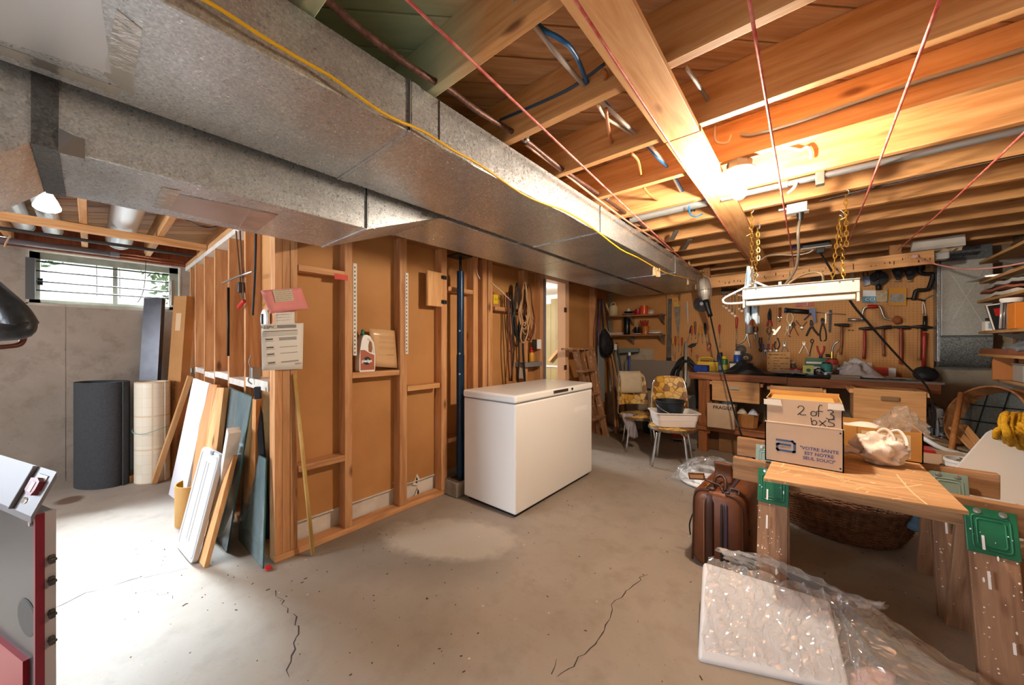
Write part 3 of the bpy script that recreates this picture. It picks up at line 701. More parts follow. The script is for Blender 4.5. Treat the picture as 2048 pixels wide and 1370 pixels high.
tag(ob('metal_channel', (lambda bm: (prism([(-.075, 0), (.075, 0), (.075, .05), (.06, .05), (.06, .012), (-.06, .012), (-.06, .05), (-.075, .05)], 1.72, MX.Identity(4), bm), bm)[1])(BM()), pm('channel_dark', '4a484c', .35, .5, c2='3c3a3e', sc=5), M=frame((-4.98, .33, 0), (.6, .8, 0), ez=(-.02, .10, 1.0))), 'dark grey metal channel leaning in the corner right of the window', 'metal channel')
t = thing('long_carton', 'tall narrow cardboard carton leaning in the corner beside the metal channel', 'carton', (-4.72, .53, 0))
fm = frame((-4.66, .50, 0), (.85, .5, 0), ez=(-.03, .06, 1))
ob('carton_body', bx(-.075, .075, -.04, .04, 0, 1.72, .002), pm('carton_brown', 'b5814f', .85, c2='a77543', sc=3), t, M=fm)
text('lettering', 'THIS WAY UP', .03, fm @ frame((.0, -.0405, .9), (0, 0, -1), (1, 0, 0)), INK, t)
ob('label', bx(-.03, .03, -.0415, -.04, 1.38, 1.55), pm('label_tan', 'c9a882', .7), t, M=fm)
# ================================================================== boards, glass and lid leaning on the end wall
def slab(name, P, th, m, label, cat, group=None, extra=None):
    o = tag(ob(name, quadslab(P, th), m), label, cat, group); return o
beamt = lambda name, p0, p1, a, b_, m, label, cat, up=(0, 0, 1): tag(beam(name, p0, p1, a, b_, m, up=up), label, cat)
beamt('pine_batten', oz(308, 968) + V((0, 0, .01)), oy(381, 752, .60), .055, .038, PINE, 'pine two by two leaning furthest left against the end wall', 'timber', up=(0, 1, 0))
slab('brown_board', [oz(345, 952), oz(366, 940), oy(380, 850, .60), oy(366, 852, .60)], .012, pm('brown_board', '7a4a3a', .7), 'short reddish brown board behind the white shelf board', 'board')
slab('white_shelf_board', [oz(343, 988), oz(372, 1010), oy(424, 768, .58), oy(392, 757, .58)], .018, pm('white_laminate', 'dcd9e2', .35), 'white laminated shelf board leaning behind the curled carpet strip', 'board')
slab('orange_board', [oz(380, 1035), oz(400, 1055), oy(441, 770, .585), oy(416, 768, .585)], .02, pm('plain_board', 'c08450', .6, c2='b37845', sc=4, st=(1, 1, .3)), 'smooth orange brown board leaning behind the lid', 'board')
slab('pine_board', [oz(400, 1062), oz(424, 1072), oy(458, 776, .60), oy(436, 775, .59)], .03, PINE, 'pale pine board leaning between the orange board and tall glass', 'board')
MUST = pm('mustard_carpet', 'a88a2a', .95, c2='8a7018', sc=70, bp=.4, bsc=120); BACKING = pm('carpet_backing', 'c0965c', .9, c2='b58a50', sc=5)
t = thing('carpet_strip', 'curled mustard carpet strip with tan backing on the floor by the boards', 'carpet strip', (-3.30, .46, 0))
c = V((-3.33, .445, 0)); r = .075
arc = [(c.x + r * math.cos(a), c.y + r * math.sin(a)) for a in [math.radians(200 + 290 * i / 20) for i in range(21)]]
N = 20
def arcp(k): return lambda s_, q: (lambda p: (c.x + (p[0] - c.x) * k, c.y + (p[1] - c.y) * k, .285 * q * (1 - .12 * s_)))(arc[int(round(s_ * N))])
ob('backing', sheet(N, 4, arcp(1.0), .004), BACKING, t, 50); ob('pile', sheet(N, 4, arcp(.93), .004), MUST, t, 50)
ob('upright_strip', quadslab([(-3.30, .47, .0), (-3.22, .50, .0), oy(409, 800, .60), oy(402, 797, .60)], .006), MUST, t)
ob('upright_backing', quadslab([(-3.31, .462, .0), (-3.21, .492, .0), oy(411, 792, .592), oy(398, 792, .592)], .004), BACKING, t)
ob('rolled_core', cyl((-3.27, .50, .18), (-3.20, .535, .38), .04, n=14), BACKING, t, 40)
# tall glass, low glass, wood behind
GL = pm('pane_teal', 'b8ccd0', .06, trans=.75, ior=1.2, c2='9db4b8', sc=5, st=(3, 3, .7)); GE = pm('glass_edge', '2f5a58', .2)
def pane(name, P, label):
    t = thing(name, label, 'glass pane', P[0]); P = [V(p) for p in P]
    ob('sheet_glass', quadslab(P, .005), GL, t)
    for i in (0, 1, 2, 3):
        a, b_ = P[i], P[(i + 1) % 4]
        ob('edge', tube([a, b_], .004, 5, 1), GE, t)
    return t
pane('tall_glass_pane', [oz(420, 1058), oz(455, 1105), oy(505, 794, .615), oy(458, 775, .615)], 'tall dusty glass sheet leaning behind the white lid')
pane('low_glass_pane', [oz(478, 1078), oz(527, 1137), oy(533, 918, .652), oy(492, 896, .652)], 'shorter teal tinted glass sheet leaning nearest the corner post')
slab('thick_board', [oz(497, 1072), oz(519, 1080), oy(525, 797, .648), oy(505, 793, .648)], .035, wood('grain_board', 'c88f58', 'a8703c', knots=False), 'thick pine board leaning behind the tall glass at the corner post', 'board')
beamt('white_post', oz(432, 1075) + V((0, 0, .02)), oy(468, 860, .53), .06, .05, WPAINT, 'white painted square post leaning behind the lid', 'timber', up=(1, 0, 0))
beamt('dark_batten', oz(548, 1100) + V((-.10, 0, .0)), (-2.46, .625, 1.0), .03, .02, pm('dark_navy', '1e2230', .6), 'dark navy batten standing between low glass and corner post', 'timber')
# white plastic lid
WPLAST2 = pm('lid_plastic', 'c9cacd', .4)
LP = [oz(362, 1090), oz(397, 1131), oy(459, 914, .535), oy(414, 893, .48)]
LP[2] = LP[1] + (LP[2] - LP[1]); ex = (LP[1] - LP[0]); ey = ((LP[3] - LP[0]) + (LP[2] - LP[1])) / 2
wl_, hl_ = (ex.length + (LP[2] - LP[3]).length) / 2, ey.length
LM = frame(LP[0], ex, ey)
def rrect(x0, y0, x1, y1, r, n=4):
    o = []
    for cx, cy, a0 in ((x1 - r, y1 - r, 0), (x0 + r, y1 - r, 90), (x0 + r, y0 + r, 180), (x1 - r, y0 + r, 270)):
        for i in range(n + 1): a = math.radians(a0 + 90 * i / n); o.append((cx + r * math.cos(a), cy + r * math.sin(a)))
    return o
t = thing('cooler_lid', 'white ribbed plastic lid leaning in front of the boards', 'lid', M=LM)
ob('panel', prism(rrect(0, 0, wl_, hl_, .035), .022, MX.Identity(4)), WPLAST2, t, M=LM)
rp = rrect(.022, .022, wl_ - .022, hl_ - .022, .025)
ob('raised_rim', tube([(x, y, .022) for x, y in rp], .006, 6, 1, True), WPLAST2, t, True, M=LM)
ob('raised_rim', tube([(x, y, .02) for x, y in rrect(.006, .006, wl_ - .006, hl_ - .006, .03)], .006, 6, 1, True), WPLAST2, t, True, M=LM)
for x in (wl_ * .42, wl_ * .56): ob('rib', tube([(x, .08, .022), (x, hl_ - .07, .022)], .004, 6, 1), pm('rib_grey', 'c9c8ca', .4), t, M=LM)
ob('latch', bx(wl_ * .55, wl_ * .68, hl_ - .02, hl_ + .004, .022, .03, .002), GREYP, t, M=LM); ob('latch', bx(.02, .09, -.02, .004, .0, .018, .002), DSTEEL, t, M=LM)
slab('edge_board', [oz(388, 1122) + V((.03, .035, 0)), oz(406, 1133) + V((.03, .02, 0)), oy(476, 912, .56), oy(462, 908, .57)], .022, PINE, 'narrow pine board right behind the white lid', 'board')
tag(ob('red_rag', sheet(8, 6, lambda a, b_: (-2.32 + .05 * a, .65 - .03 * b_, .004 + .008 * abs(math.sin(7 * a + 4 * b_))), .003), RED, smooth=True), 'small red rag on the floor at the corner post', 'rag')

# ================================================================== things on the partition
def wall_quad(pts, x): return [ox(u, v, x) for u, v in pts]
def scrib(bm, M, x0, x1, y, h, seed, wd=.0012):
    r = random.Random(seed); x = x0
    while x < x1 - h * .5:
        L = r.uniform(1.5, 4.5) * h; P = []; e = min(x + L, x1); n = max(3, int((e - x) / (h * .35)))
        for i in range(n + 1): P.append((x + (e - x) * i / n, y + (h * .5 if i % 2 else -h * .3) * r.uniform(.4, 1)))
        ribbon(P, wd, M, bm); x = e + h * .6
    return bm
def lines(bm, M, x0, x1, y, h):
    for a, b_ in ((x0, x1),):
        vs = [bm.verts.new(M @ V(p)) for p in ((a, y, 0), (b_, y, 0), (b_, y + h, 0), (a, y + h, 0))]; bm.faces.new(vs)
    return bm
def paper(name, pts, x, m, label, cat, bow=.004):
    P = wall_quad(pts, x); o = thing(name, label, cat, P[3])
    sh = ob('sheet', sheet(6, 6, lambda a, b_: P[0].lerp(P[1], a).lerp(P[3].lerp(P[2], a), b_) + V((bow * math.sin(PI * a), 0, 0)), .0006), m, o, True)
    ex = (P[1] - P[0]); ey = (P[0] - P[3]); return o, sh, frame(P[3] + V((bow + .0018, 0, 0)), ex, ey), ex.length, ey.length
PINKP = pm('pink_card', 'd98a86', .7, c2='d27f7c', sc=6)
o, sh, F_, wx, hy = paper('instruction_sheet', [(522, 649), (607, 646), (605, 738), (524, 741)], XP + .012, PAPER, 'white printed instruction sheet pinned to the corner post', 'paper')
bm = BM(); lines(bm, F_, .10 * wx, .9 * wx, .83 * hy, .004)
for i in range(3): lines(bm, F_, .42 * wx, .88 * wx, (.90 + .025 * i) * hy, .004)
for y in (.80, .77, .74): lines(bm, F_, .08 * wx, .9 * wx, y * hy, .0016)
for y, n in ((.68, 4), (.47, 1), (.33, 1), (.14, 2)):
    for i in range(n): lines(bm, F_, .44 * wx, .86 * wx, (y - .018 * i) * hy, .0022)
for y in (.66, .48, .33, .14):
    for q in ((.12, .02, .20), (.14, .05, .16), (.13, .08, .18)): lines(bm, F_, q[0] * wx, (q[0] + q[2]) * wx, (y - .06 + q[1]) * hy, .006 if q[1] == .05 else .0015)
ob('print_lines', bm, pm('print_grey', '56555a', .8), o, kind='stuff')
text('heading', 'RESPIC', .024, F_ @ T(.06 * wx, .90 * hy, .0004), INK, o); text('footer', 'RESPIC', .012, F_ @ T(.76 * wx, .05 * hy, .0004), INK, o)
o, sh, F_, wx, hy = paper('note_sheet', [(550, 625), (589, 623), (590, 660), (551, 662)], XP + .006, PAPER, 'small white note sheet between pink folder and instruction sheet', 'paper', .002)
bm = BM()
for i in range(3): scrib(bm, F_, .1 * wx, .8 * wx, (.85 - .15 * i) * hy, .005, i, .0008)
ob('handwriting', bm, INK, o, kind='stuff')
o, sh, F_, wx, hy = paper('pink_folder', [(521, 581), (602, 575), (617, 617), (540, 627)], XP + .022, PINKP, 'pink folder pinned askew on the corner post', 'folder')
P = wall_quad([(545, 580), (583, 578), (588, 601), (551, 604)], XP + .030); ob('stuck_note', quadslab(P, .0006), pm('note_grey', 'c9b8a0', .8), o)
bm = BM(); fr_ = frame(P[3] + V((.0012, 0, 0)), P[2] - P[3], P[0] - P[3])
for i in range(6): scrib(bm, fr_, .006, (P[2] - P[3]).length - .006, .008 + i * .011, .006, 40 + i, .0008)
ob('handwriting', bm, INK, o, kind='stuff')
t = thing('dial_timer', 'white round dial mounted edge-on at the corner post', 'timer', (-2.43, .64, 1.39))
fm = frame((-2.435, .662, 1.395), (1, 0, 0), ez=(0, -1, 0))
ob('dial', lathe([(.058, 0), (.06, .006), (.055, .014), (0, .016)], 24, fm), WPLAST, t, 40); ob('pointer', bx(-.006, .006, -.03, .03, .016, .024, .002), BLACK, t, M=fm)
ob('mount', bx(-.04, .04, -.05, .05, -.003, .002), STEEL, t, M=fm)
tag(ob('black_cable', tube([ox(537, 470, XP - .02) + V((0, -.06, 0)), ox(536, 530, XP - .02) + V((0, -.06, 0)), ox(534, 580, XP - .02) + V((0, -.06, 0)), ox(529, 632, XP - .02) + V((0, -.055, 0))], .006, 7), BLACK), 'black cable running down the corner post behind the pink folder', 'cable')
t = thing('junction_box', 'metal junction box with dangling wires on the end wall above the white blocking', 'electrical box', (-2.62, .66, 1.05))
p = oy(503, 752, YA - .01); ob('box_body', box(BM(), p + V((0, .02, .02)), (.06, .05, .07), None, .003), STEEL, t)
ob('wire', tube([p + V((0, 0, .05)), p + V((.01, -.015, .09)), p + V((0, .0, .13))], .004, 6), pm('wire_grey', '8d857c', .6), t); ob('wire', tube([p + V((-.01, -.01, -.01)), p + V((.015, -.02, -.03)), p + V((.01, 0, -.05))], .004, 6), STEEL, t)
# things hanging on the end wall
tag(ob('black_rod', tube([oy(457, 575, YA - .012), oy(456.5, 712, YA - .012)], .008, 8, 1), BLKMET, smooth=True), 'black rod hanging on the third stud of the end wall', 'rod')
t = thing('sliding_rod', 'thin silver rod hung crosswise on the end wall studs', 'rod', oy(475, 555, YA - .03))
ob('rod', tube([oy(445, 566, YA - .05), oy(476, 553, YA - .03), oy(505, 543, YA - .05)], .006, 8, 1), STEEL, t, True); ob('hook', tube([oy(455, 562, YA - .02), oy(457, 568, YA - .012), oy(457, 576, YA - .012)], .002, 5), STEEL, t)
t = thing('bar_clamp', 'long bar clamp with red handle hanging on the end wall', 'clamp', oy(482, 620, YA - .02))
for ua, ub in ((472, 484), (480, 487)): beam('bar', oy(ua, 462, YA - .012), oy(ub, 600, YA - .012), .018, .006, pm('bar_brown', '5c4432', .5, .4), t, up=(0, 1, 0))
ob('jaw', box(BM(), oy(481, 575, YA - .02), (.04, .03, .07), None, .004), DSTEEL, t); beam('handle', oy(489, 601, YA - .02), oy(477, 616, YA - .03), .022, .022, RED, t, bev=.006)
tag(ob('bamboo_stick', tube([oz(626, 1113) + V((0, 0, .012)), oz(626, 1113).lerp(ox(589, 748, XP + .012), .5) + V((0, 0, .01)), ox(589, 748, XP + .012)], .011, 10, 1), BAMBOO, smooth=True), 'long bamboo stick leaning on the stud wall left of the first bay', 'stick')
# shelf standards
def standard(u, v0, v1, label):
    p0, p1 = ox(u, v1, XP + .004), ox(u, v0, XP + .004); t = thing('shelf_standard', label, 'shelf standard', p0, group='slotted shelf standards')
    ob('strip', bx(XP + .0, XP + .006, p0.y - .012, p0.y + .012, p0.z, p1.z), WPAINT, t)
    bm = BM(); z = p0.z + .02
    while z < p1.z - .02: box(bm, (XP + .0062, p0.y - .002, z), (.0012, .0065, .012)); z += .027
    ob('slots', bm, pm('slot_dark', '3a2a20', .8), t, kind='stuff')
standard(710, 527, 711, 'white slotted shelf standard above the cleaner bottle'); standard(813.5, 546, 708, 'white slotted shelf standard on the stud right of the plastic sleeve')
# floor cleaner bottle
zt = ox(760, 742, XP).z
t = thing('cleaner_bottle', 'white floor cleaner jug with green cap on the stud blocking', 'bottle', (XP - .04, 1.235, zt))
fm = frame((XP - .042, 1.232, zt), (0, 1, 0), (0, 0, 1))    # x along the wall, y up, z into the room
out = [(-.052, 0), (.05, 0), (.056, .01), (.058, .12), (.05, .15), (.045, .20), (.02, .245), (-.005, .255), (-.028, .25), (-.04, .22), (-.05, .16), (-.055, .12), (-.057, .01)]
ob('body', prism(out, .032, MX.Identity(4), h0=-.032), WPLAST, t, M=fm)
ob('handle_gap', prism([(.008, .14), (.03, .13), (.036, .16), (.03, .20), (.014, .215), (.006, .18)], .0325, MX.Identity(4), h0=.0315), pm('gap_shadow', '8a5a34', .7), t, M=fm)
ob('handle', tube([(.002, .228, .03), (.036, .205, .03), (.045, .16, .03), (.046, .13, .03)], .008, 8), WPLAST, t, True, M=fm)
ob('cap', lathe([(.016, 0), (.016, .012), (.011, .016), (.009, .034), (.004, .04)], 14, T(-.018, .252, 0) @ frame((0, 0, 0), (1, 0, 0), ez=(0, 1, 0))), GREENP, t, 40, M=fm)
ob('label', prism([(-.05, .012), (.05, .012), (.05, .115), (.02, .125), (-.02, .15), (-.05, .15)], .0335, MX.Identity(4), h0=.032), pm('label_rust', 'a5583c', .5), t, M=fm)
ob('label_disc', lathe([(.028, 0), (.028, .0008)], 20, T(-.004, .075, .0336)), pm('label_navy', '14213a', .4), t, M=fm)
text('lettering', 'pledge', .028, fm @ T(-.042, .066, .0348), WHITE, t, bold=.0012)
o, sh, F_, wx, hy = paper('plastic_sleeve', [(738, 657), (789, 661), (795, 736), (747, 733)], XP - .03, pm('sleeve', 'cfa67a', .25, c2='c69c70', sc=3), 'clear plastic sleeve of papers behind the cleaner jug', 'document sleeve', .006)
bm = BM()
for y in (.8, .77, .74, .66, .63, .52, .49, .46, .3): lines(bm, F_, .15 * wx, .8 * wx, y * hy, .0016)
lines(bm, F_, .5 * wx, .75 * wx, .3 * hy, .006); ob('print_lines', bm, pm('print_brown', '9a7a5c', .8), o, kind='stuff')
# little hinged board and telepost
t = thing('hinged_board', 'small pine board on two black hinges beside the fourth stud', 'board', ox(870, 611, XP))
a, b_ = ox(855, 611, XP + .01), ox(885, 546, XP + .01)
ob('board', bx(XP - .012, XP + .012, a.y, b_.y, a.z, b_.z, .003), PINE, t)
for v in (555, 604):
    p = ox(888, v, XP + .014); h = ob('hinge', box(BM(), p, (.004, .055, .03), None, .001), BLKMET, t); ob('hinge_pin', cyl(p + V((.004, 0, -.016)), p + V((.004, 0, .016)), .005, n=8), BLKMET, h)
TP = V((-2.252, 2.005, 0)); BLUEP = pm('telepost_blue', '12304e', .3, .3, c2='0e2438', sc=4)
t = thing('steel_telepost', 'dark blue steel jack post on a concrete pad beside the freezer', 'post', TP)
ob('pad', bx(-2.35, -2.18, 1.90, 2.1, 0, .125, .01), pm('pad_concrete', '9b9184', .9, c2='84796c', sc=12, bp=.2, bsc=40), t)
ob('base_plate', bx(TP.x - .06, TP.x + .06, TP.y - .06, TP.y + .06, .125, .132), DSTEEL, t)
ob('lower_tube', cyl(TP + V((0, 0, .132)), TP + V((0, 0, 1.16)), .0335, n=20), BLUEP, t, 40); ob('upper_tube', cyl(TP + V((0, 0, 1.16)), TP + V((0, 0, 1.86)), .030, n=20), BLUEP, t, 40)
ob('jack_screw', cyl(TP + V((0, 0, 1.86)), TP + V((0, 0, 1.985)), .011, n=12), BLKMET, t, 40); ob('top_plate', bx(TP.x - .10, TP.x + .06, TP.y - .08, TP.y + .08, 1.985, 1.995), BLKMET, t)
for z_, a in ((1.17, -.6), (1.36, -.6), (1.0, -.6)):
    d = V((math.cos(-.9), math.sin(-.9), 0)); ob('pin', cyl(TP + d * .030 + V((0, 0, z_)), TP + d * .04 + V((0, 0, z_)), .008, n=10), STEEL, t)
# ================================================================== chest freezer
FX0, FX1, FY0, FY1 = -2.145, -1.602, 1.945, 3.10
t = thing('chest_freezer', 'white chest freezer standing in front of the stud wall', 'freezer', (-1.87, 2.52, 0))
FW = pm('freezer_white', 'ebe9e6', .22)
ob('cabinet', bx(FX0, FX1, FY0, FY1, .028, .818, .012), FW, t); ob('base', bx(FX0 + .03, FX1 - .03, FY0 + .03, FY1 - .03, 0, .03), BLACK, t)
ob('gasket', bx(FX0 + .006, FX1 - .006, FY0 + .006, FY1 - .006, .816, .826), GREYP, t)
ld = ob('lid', bx(FX0 - .004, FX1 + .006, FY0 - .006, FY1 + .004, .825, .882, .014), FW, t)
pa, pb = ox(1107, 787, FX1 + .008), ox(1135, 770, FX1 + .008)
ob('badge_plate', bx(FX1 + .005, FX1 + .010, pa.y, pb.y + .01, .845, .870, .002), CHROME, t); ob('badge_inset', bx(FX1 + .010, FX1 + .0112, pa.y + .02, pb.y - .01, .850, .865), pm('badge_dark', '4c4a48', .3, .5), t)
p = ox(1144, 774, FX1 + .006); ob('lock', cyl((FX1 + .004, p.y, .858), (FX1 + .012, p.y, .858), .011, n=14), BLKMET, t, 40)
a, b_ = ox(1146, 828, FX1), ox(1174, 808, FX1); ob('sticker', bx(FX1, FX1 + .0012, a.y, b_.y, a.z + .01, b_.z - .005), pm('sticker_white', 'f4f2f0', .5), t)
# ================================================================== cords, outlets and small things beyond the telepost
CT, CBK, CBR = pm('cord_tan', 'b08a64', .55), pm('cord_black', '1d1714', .5), pm('cord_brown', '5c2c1e', .5)
def coil(name, u, v0, v1, wpx, m, n, label, seed, x=XP + .05, r=.007):
    rr = random.Random(seed); t = thing(name, label, 'cord', ox(u, v1, x), group='cords hanging on the stud wall')
    for i in range(n):
        w_ = wpx * rr.uniform(.55, 1.05); vb = v0 + (v1 - v0) * rr.uniform(.75, 1.0); dx = rr.uniform(-.025, .025); off = rr.uniform(-wpx * .2, wpx * .2)
        P = []
        for k in range(14):
            a = 2 * PI * k / 14; yy = (v0 + vb) / 2 - math.cos(a) * (vb - v0) / 2; xx = u + off * (1 - math.cos(a)) / 2 + math.sin(a) * w_ * (1 - .45 * (math.cos(a) > 0))
            P.append(ox(xx, yy, x + dx * (1 if k % 2 else .6)))
        ob('loop', tube(P, r, 6, 2, True), m, t, True)
    return t
t = coil('extension_cord', 1049, 564, 672, 11, CT, 8, 'thick coil of tan extension cord hung high on the stud wall', 3)
ob('trailing_loop', tube([ox(1052, 630, XP + .07), ox(1056, 660, XP + .08), ox(1050, 682, XP + .08), ox(1044, 684, XP + .08), ox(1041, 670, XP + .08), ox(1046, 640, XP + .07)], .008, 7), CT, t, True)
coil('extension_cord', 1034, 566, 700, 9, CBK, 5, 'black extension cord hanging behind the tan coil', 4, XP + .03)
coil('extension_cord', 1058, 568, 684, 12, CBR, 3, 'dark red brown extension cord in wide loops right of the tan coil', 5, XP + .03, .006)
t = thing('rubber_hose', 'black rubber hose bundle hanging left of the cords down to the freezer', 'hose', ox(1025, 765, XP + .03), group='cords hanging on the stud wall')
for k, (a, b_, c, d) in enumerate(((1016, 1020, 1022, 1024), (1020, 1024, 1028, 1022), (1013, 1017, 1016, 1019), (1024, 1030, 1038, 1036))):
    ob('hose_run', tube([ox(a, 585, XP + .02), ox(b_, 640, XP + .045), ox(c, 700, XP + .04), ox(d, 762, XP + .03)], .008, 7), CBK if k % 2 else CBR, t, True)
t = thing('power_cable', 'dark cable trailing behind the freezer under the cords', 'cable', ox(1050, 765, XP + .04))
ob('cable', tube([ox(1048, 655, XP + .05), ox(1046, 690, XP + .05), ox(1048, 730, XP + .04), ox(1050, 770, XP + .03)], .011, 7), CBK, t, True)
tag(ob('white_cable', tube([ox(983, 566, XP + .005), ox(1000, 580, XP + .03), ox(1012, 592, XP + .03), ox(1022, 602, XP + .03)], .006, 6), pm('cable_cream', 'd5b795', .5), smooth=True), 'cream cable end crossing left of the cords below the duct', 'cable')
t = thing('yellow_tag', 'yellow card with black print on the stud left of the cords', 'card', ox(991, 608, XP + .003))
a, b_ = ox(986.5, 607, XP), ox(996, 590, XP); ob('card', bx(XP, XP + .003, a.y, b_.y, a.z, b_.z), pm('yellow_card', 'e0b81e', .6), t); text('lettering', 'A12', .028, frame((XP + .0035, a.y + .018, a.z + .035), (0, 1, 0), (0, 0, 1)), INK, t)
t = thing('wall_outlet', 'dark outlet beside a white switch plate left of the doorway', 'outlet', ox(1070, 700, XP + .005))
for u0, u1, m_, nm in ((1064, 1071, DSTEEL, 'outlet_box'), (1072, 1080, WPLAST, 'switch_plate')):
    a, b_ = ox(u0, 698, XP), ox(u1, 679, XP); ob(nm, bx(XP, XP + .02, a.y, b_.y, a.z, b_.z, .003), m_, t)
ob('cable', tube([ox(1055, 625, XP + .01), ox(1066, 640, XP + .02), ox(1071, 655, XP + .02), ox(1068, 678, XP + .012)], .006, 6), CT, t, True)
tag(ob('small_shelf', bx(XP - .09, XP + .05, ox(1043, 730, XP).y, ox(1077, 730, XP).y, ox(1060, 733, XP).z, ox(1060, 724, XP).z, .003), pm('shelf_grey', '76777a', .5)), 'small grey wall shelf under the outlet beside the doorway', 'shelf')
t = thing('spray_can', 'yellow and red spray can on the small grey wall shelf', 'spray can', ox(1063, 724, XP + .02)); p = ox(1063, 723.5, XP + .0)
ob('can', lathe([(.028, 0), (.03, .004), (.03, .085), (.026, .1)], 14, T(p.x, p.y, p.z)), pm('can_yellow', 'c9952c', .35), t, 40); ob('nozzle', lathe([(.02, .1), (.02, .13), (.009, .14), (.009, .16)], 12, T(p.x, p.y, p.z)), RED, t, 40)
tag(ob('cream_offcut', bx(XP - .05, XP + .02, ox(1043, 750, XP).y, ox(1048, 750, XP).y, ox(1045, 757, XP).z, ox(1045, 735, XP).z), WPAINT), 'cream board end standing behind the freezer below the small shelf', 'board')
tag(ob('white_drop_wire', tube([ox(953, 538, XP + .004), ox(955, 548, XP + .02), ox(960, 558, XP + .012)], .004, 5), WPLAST), 'short white wire end dangling right of the telepost', 'wire')
# ================================================================== corner by the doorway: stepladder, bag, poles
LADW = wood('ladder_wood', 'b08462', '8f6646', rnd=.1, stain=('d8c9b6', 18, .60))
t = thing('stepladder', 'worn paint-spotted wooden stepladder leaning by the doorway', 'ladder', (-2.15, 4.4, 0))
for (ua, va, uf, vf) in ((1151, 702, 1190, 866), (1177, 700, 1212, 872)):
    beam('rail', oz(uf, vf), ox(ua, va, -2.14), .03, .075, LADW, t, up=(1, 0, 0))
for (ua, va, uf, vf) in ((1163, 700, 1204, 870), (1186, 702, 1218, 868)):
    beam('rear_rail', oz(uf, vf) + V((-.05, 0, 0)), ox(ua, va, -2.2), .025, .05, LADW, t, up=(1, 0, 0))
a = ox(1141, 697, -2.14); b_ = ox(1186, 697, -2.14); ob('top_board', bx(-2.27, -2.11, a.y, b_.y, a.z - .02, a.z + .005, .004), LADW, t)
for v, ua, ub in ((741, 1160, 1186), (787, 1170, 1198), (835, 1182, 1206)):
    a, b_ = ox(ua, v, -2.13), ox(ub, v, -2.13); beam('step', (-2.13, a.y, (a.z + b_.z) / 2), (-2.13, b_.y, (a.z + b_.z) / 2), .10, .022, LADW, t)
for u, v in ((1153, 707), (1153, 742), (1180, 706)): p = ox(u, v, -2.10); ob('bolt', cyl(p, p + V((.008, 0, 0)), .009, n=8), STEEL, t)
t = thing('canvas_bag', 'black sling bag hanging by its straps on the corner stud', 'bag', ox(1213, 714, -2.2))
def bagf(a, b_):
    p = ox(1198 + 30 * a + 4 * b_, 655 + 20 * (1 - abs(2 * a - 1)) * 0 + 60 * b_, -2.22); wv = math.sin(PI * a); q = p + V((.05 * wv * math.sin(PI * (.15 + .85 * b_)), 0, 0))
    return q
out = [(1202, 668), (1200, 690), (1203, 708), (1212, 716), (1222, 710), (1228, 695), (1226, 680), (1218, 664), (1212, 656), (1206, 660)]
bm = BM(); c = bm.verts.new(ox(1213, 688, -2.10)); ro = [bm.verts.new(ox(u, v, -2.2)) for u, v in out]; rm = [bm.verts.new(ox(1213, 688, -2.12).lerp(ox(u, v, -2.14), .62)) for u, v in out]; rb = bm.verts.new(ox(1213, 688, -2.26))
for i in range(10):
    j = (i + 1) % 10; bm.faces.new((ro[i], ro[j], rm[j], rm[i])); bm.faces.new((rm[i], rm[j], c)); bm.faces.new((ro[j], ro[i], rb))
ob('pouch', bm, pm('bag_black', '16161b', .8, c2='22222a', sc=9), t, True)
for ua, ub in ((1203, 1207), (1207, 1217)): ob('strap', tube([ox(ua, 600, -2.27), ox((ua + ub) / 2, 630, -2.23), ox(ub, 662, -2.2)], .012, 6, flat=.4), pm('bag_black', '16161b'), t)
ob('zip_piping', tube([ox(1211, 656, -2.11), ox(1218, 666, -2.10), ox(1223, 675, -2.12)], .003, 5), PAPER, t)
t = thing('scarf_bundle', 'purple and dark cords hanging beside the black bag', 'cord', ox(1199, 690, -2.28))
for i, (u, m_) in enumerate(((1194, 'cord_black'), (1197, 'cord_purple'), (1199.5, 'cord_brown'), (1191.5, 'cord_brown'))):
    ob('strand', tube([ox(u + 4, 598, -2.29), ox(u + 1, 640, -2.27), ox(u - 1, 680, -2.28), ox(u + 1, 716 if i % 2 else 744, -2.29)], .008, 6), pm(m_, '5a3a58', .7), t, True)
slab('grey_board', [ox(1196, 802, -2.25), ox(1207, 803, -2.25), ox(1205, 660, -2.3), ox(1195, 660, -2.3)], .02, pm('board_bluegrey', '8d9498', .6), 'pale grey board leaning behind the black bag in the corner', 'board')
POLE = [((1206, 716), (1232, 868), 'c08a5a', .016, 'orange brown wooden pole, leftmost of the leaning bundle'), ((1212, 716), (1238, 866), '9a6a48', .014, 'dark brown pole second from left in the corner bundle'),
        ((1218, 712), (1243, 858), '6a5444', .013, 'dark stained pole in the middle of the corner bundle'), ((1222, 702), (1256, 864), 'bd8550', .014, 'long tan broom pole leaning in the corner bundle'),
        ((1228, 690), (1258, 858), '9a9a98', .013, 'grey metal pole leaning in the corner bundle'), ((1233, 686), (1262, 852), '3a3532', .012, 'black pole, rightmost of the corner bundle')]
for i, (a, b_, c, r, lb) in enumerate(POLE):
    tag(ob('pole', tube([oz(b_[0], b_[1]), (lambda p: V((max(p.x, -2.29), p.y, p.z)))(oy(a[0], a[1], 5.02 - .05 * (i % 2)))], r, 9, 1), pm('pole_' + c, c, .5, .5 if c == '9a9a98' else 0), smooth=True), lb, 'pole', 'poles leaning in the corner')
tag(ob('cloth_knot', sheet(6, 6, lambda a, b_: oy(1228 + 6 * a, 688 + 12 * b_, 4.9) + V((0, -.03 * math.sin(PI * a), 0)), .004), PAPER, smooth=True), 'pale rag tied at the top of the corner poles', 'rag')
t = thing('push_broom', 'upside-down squeegee broom with grey head and blue handle on the back wall', 'broom', oy(1259, 742, 5.08))
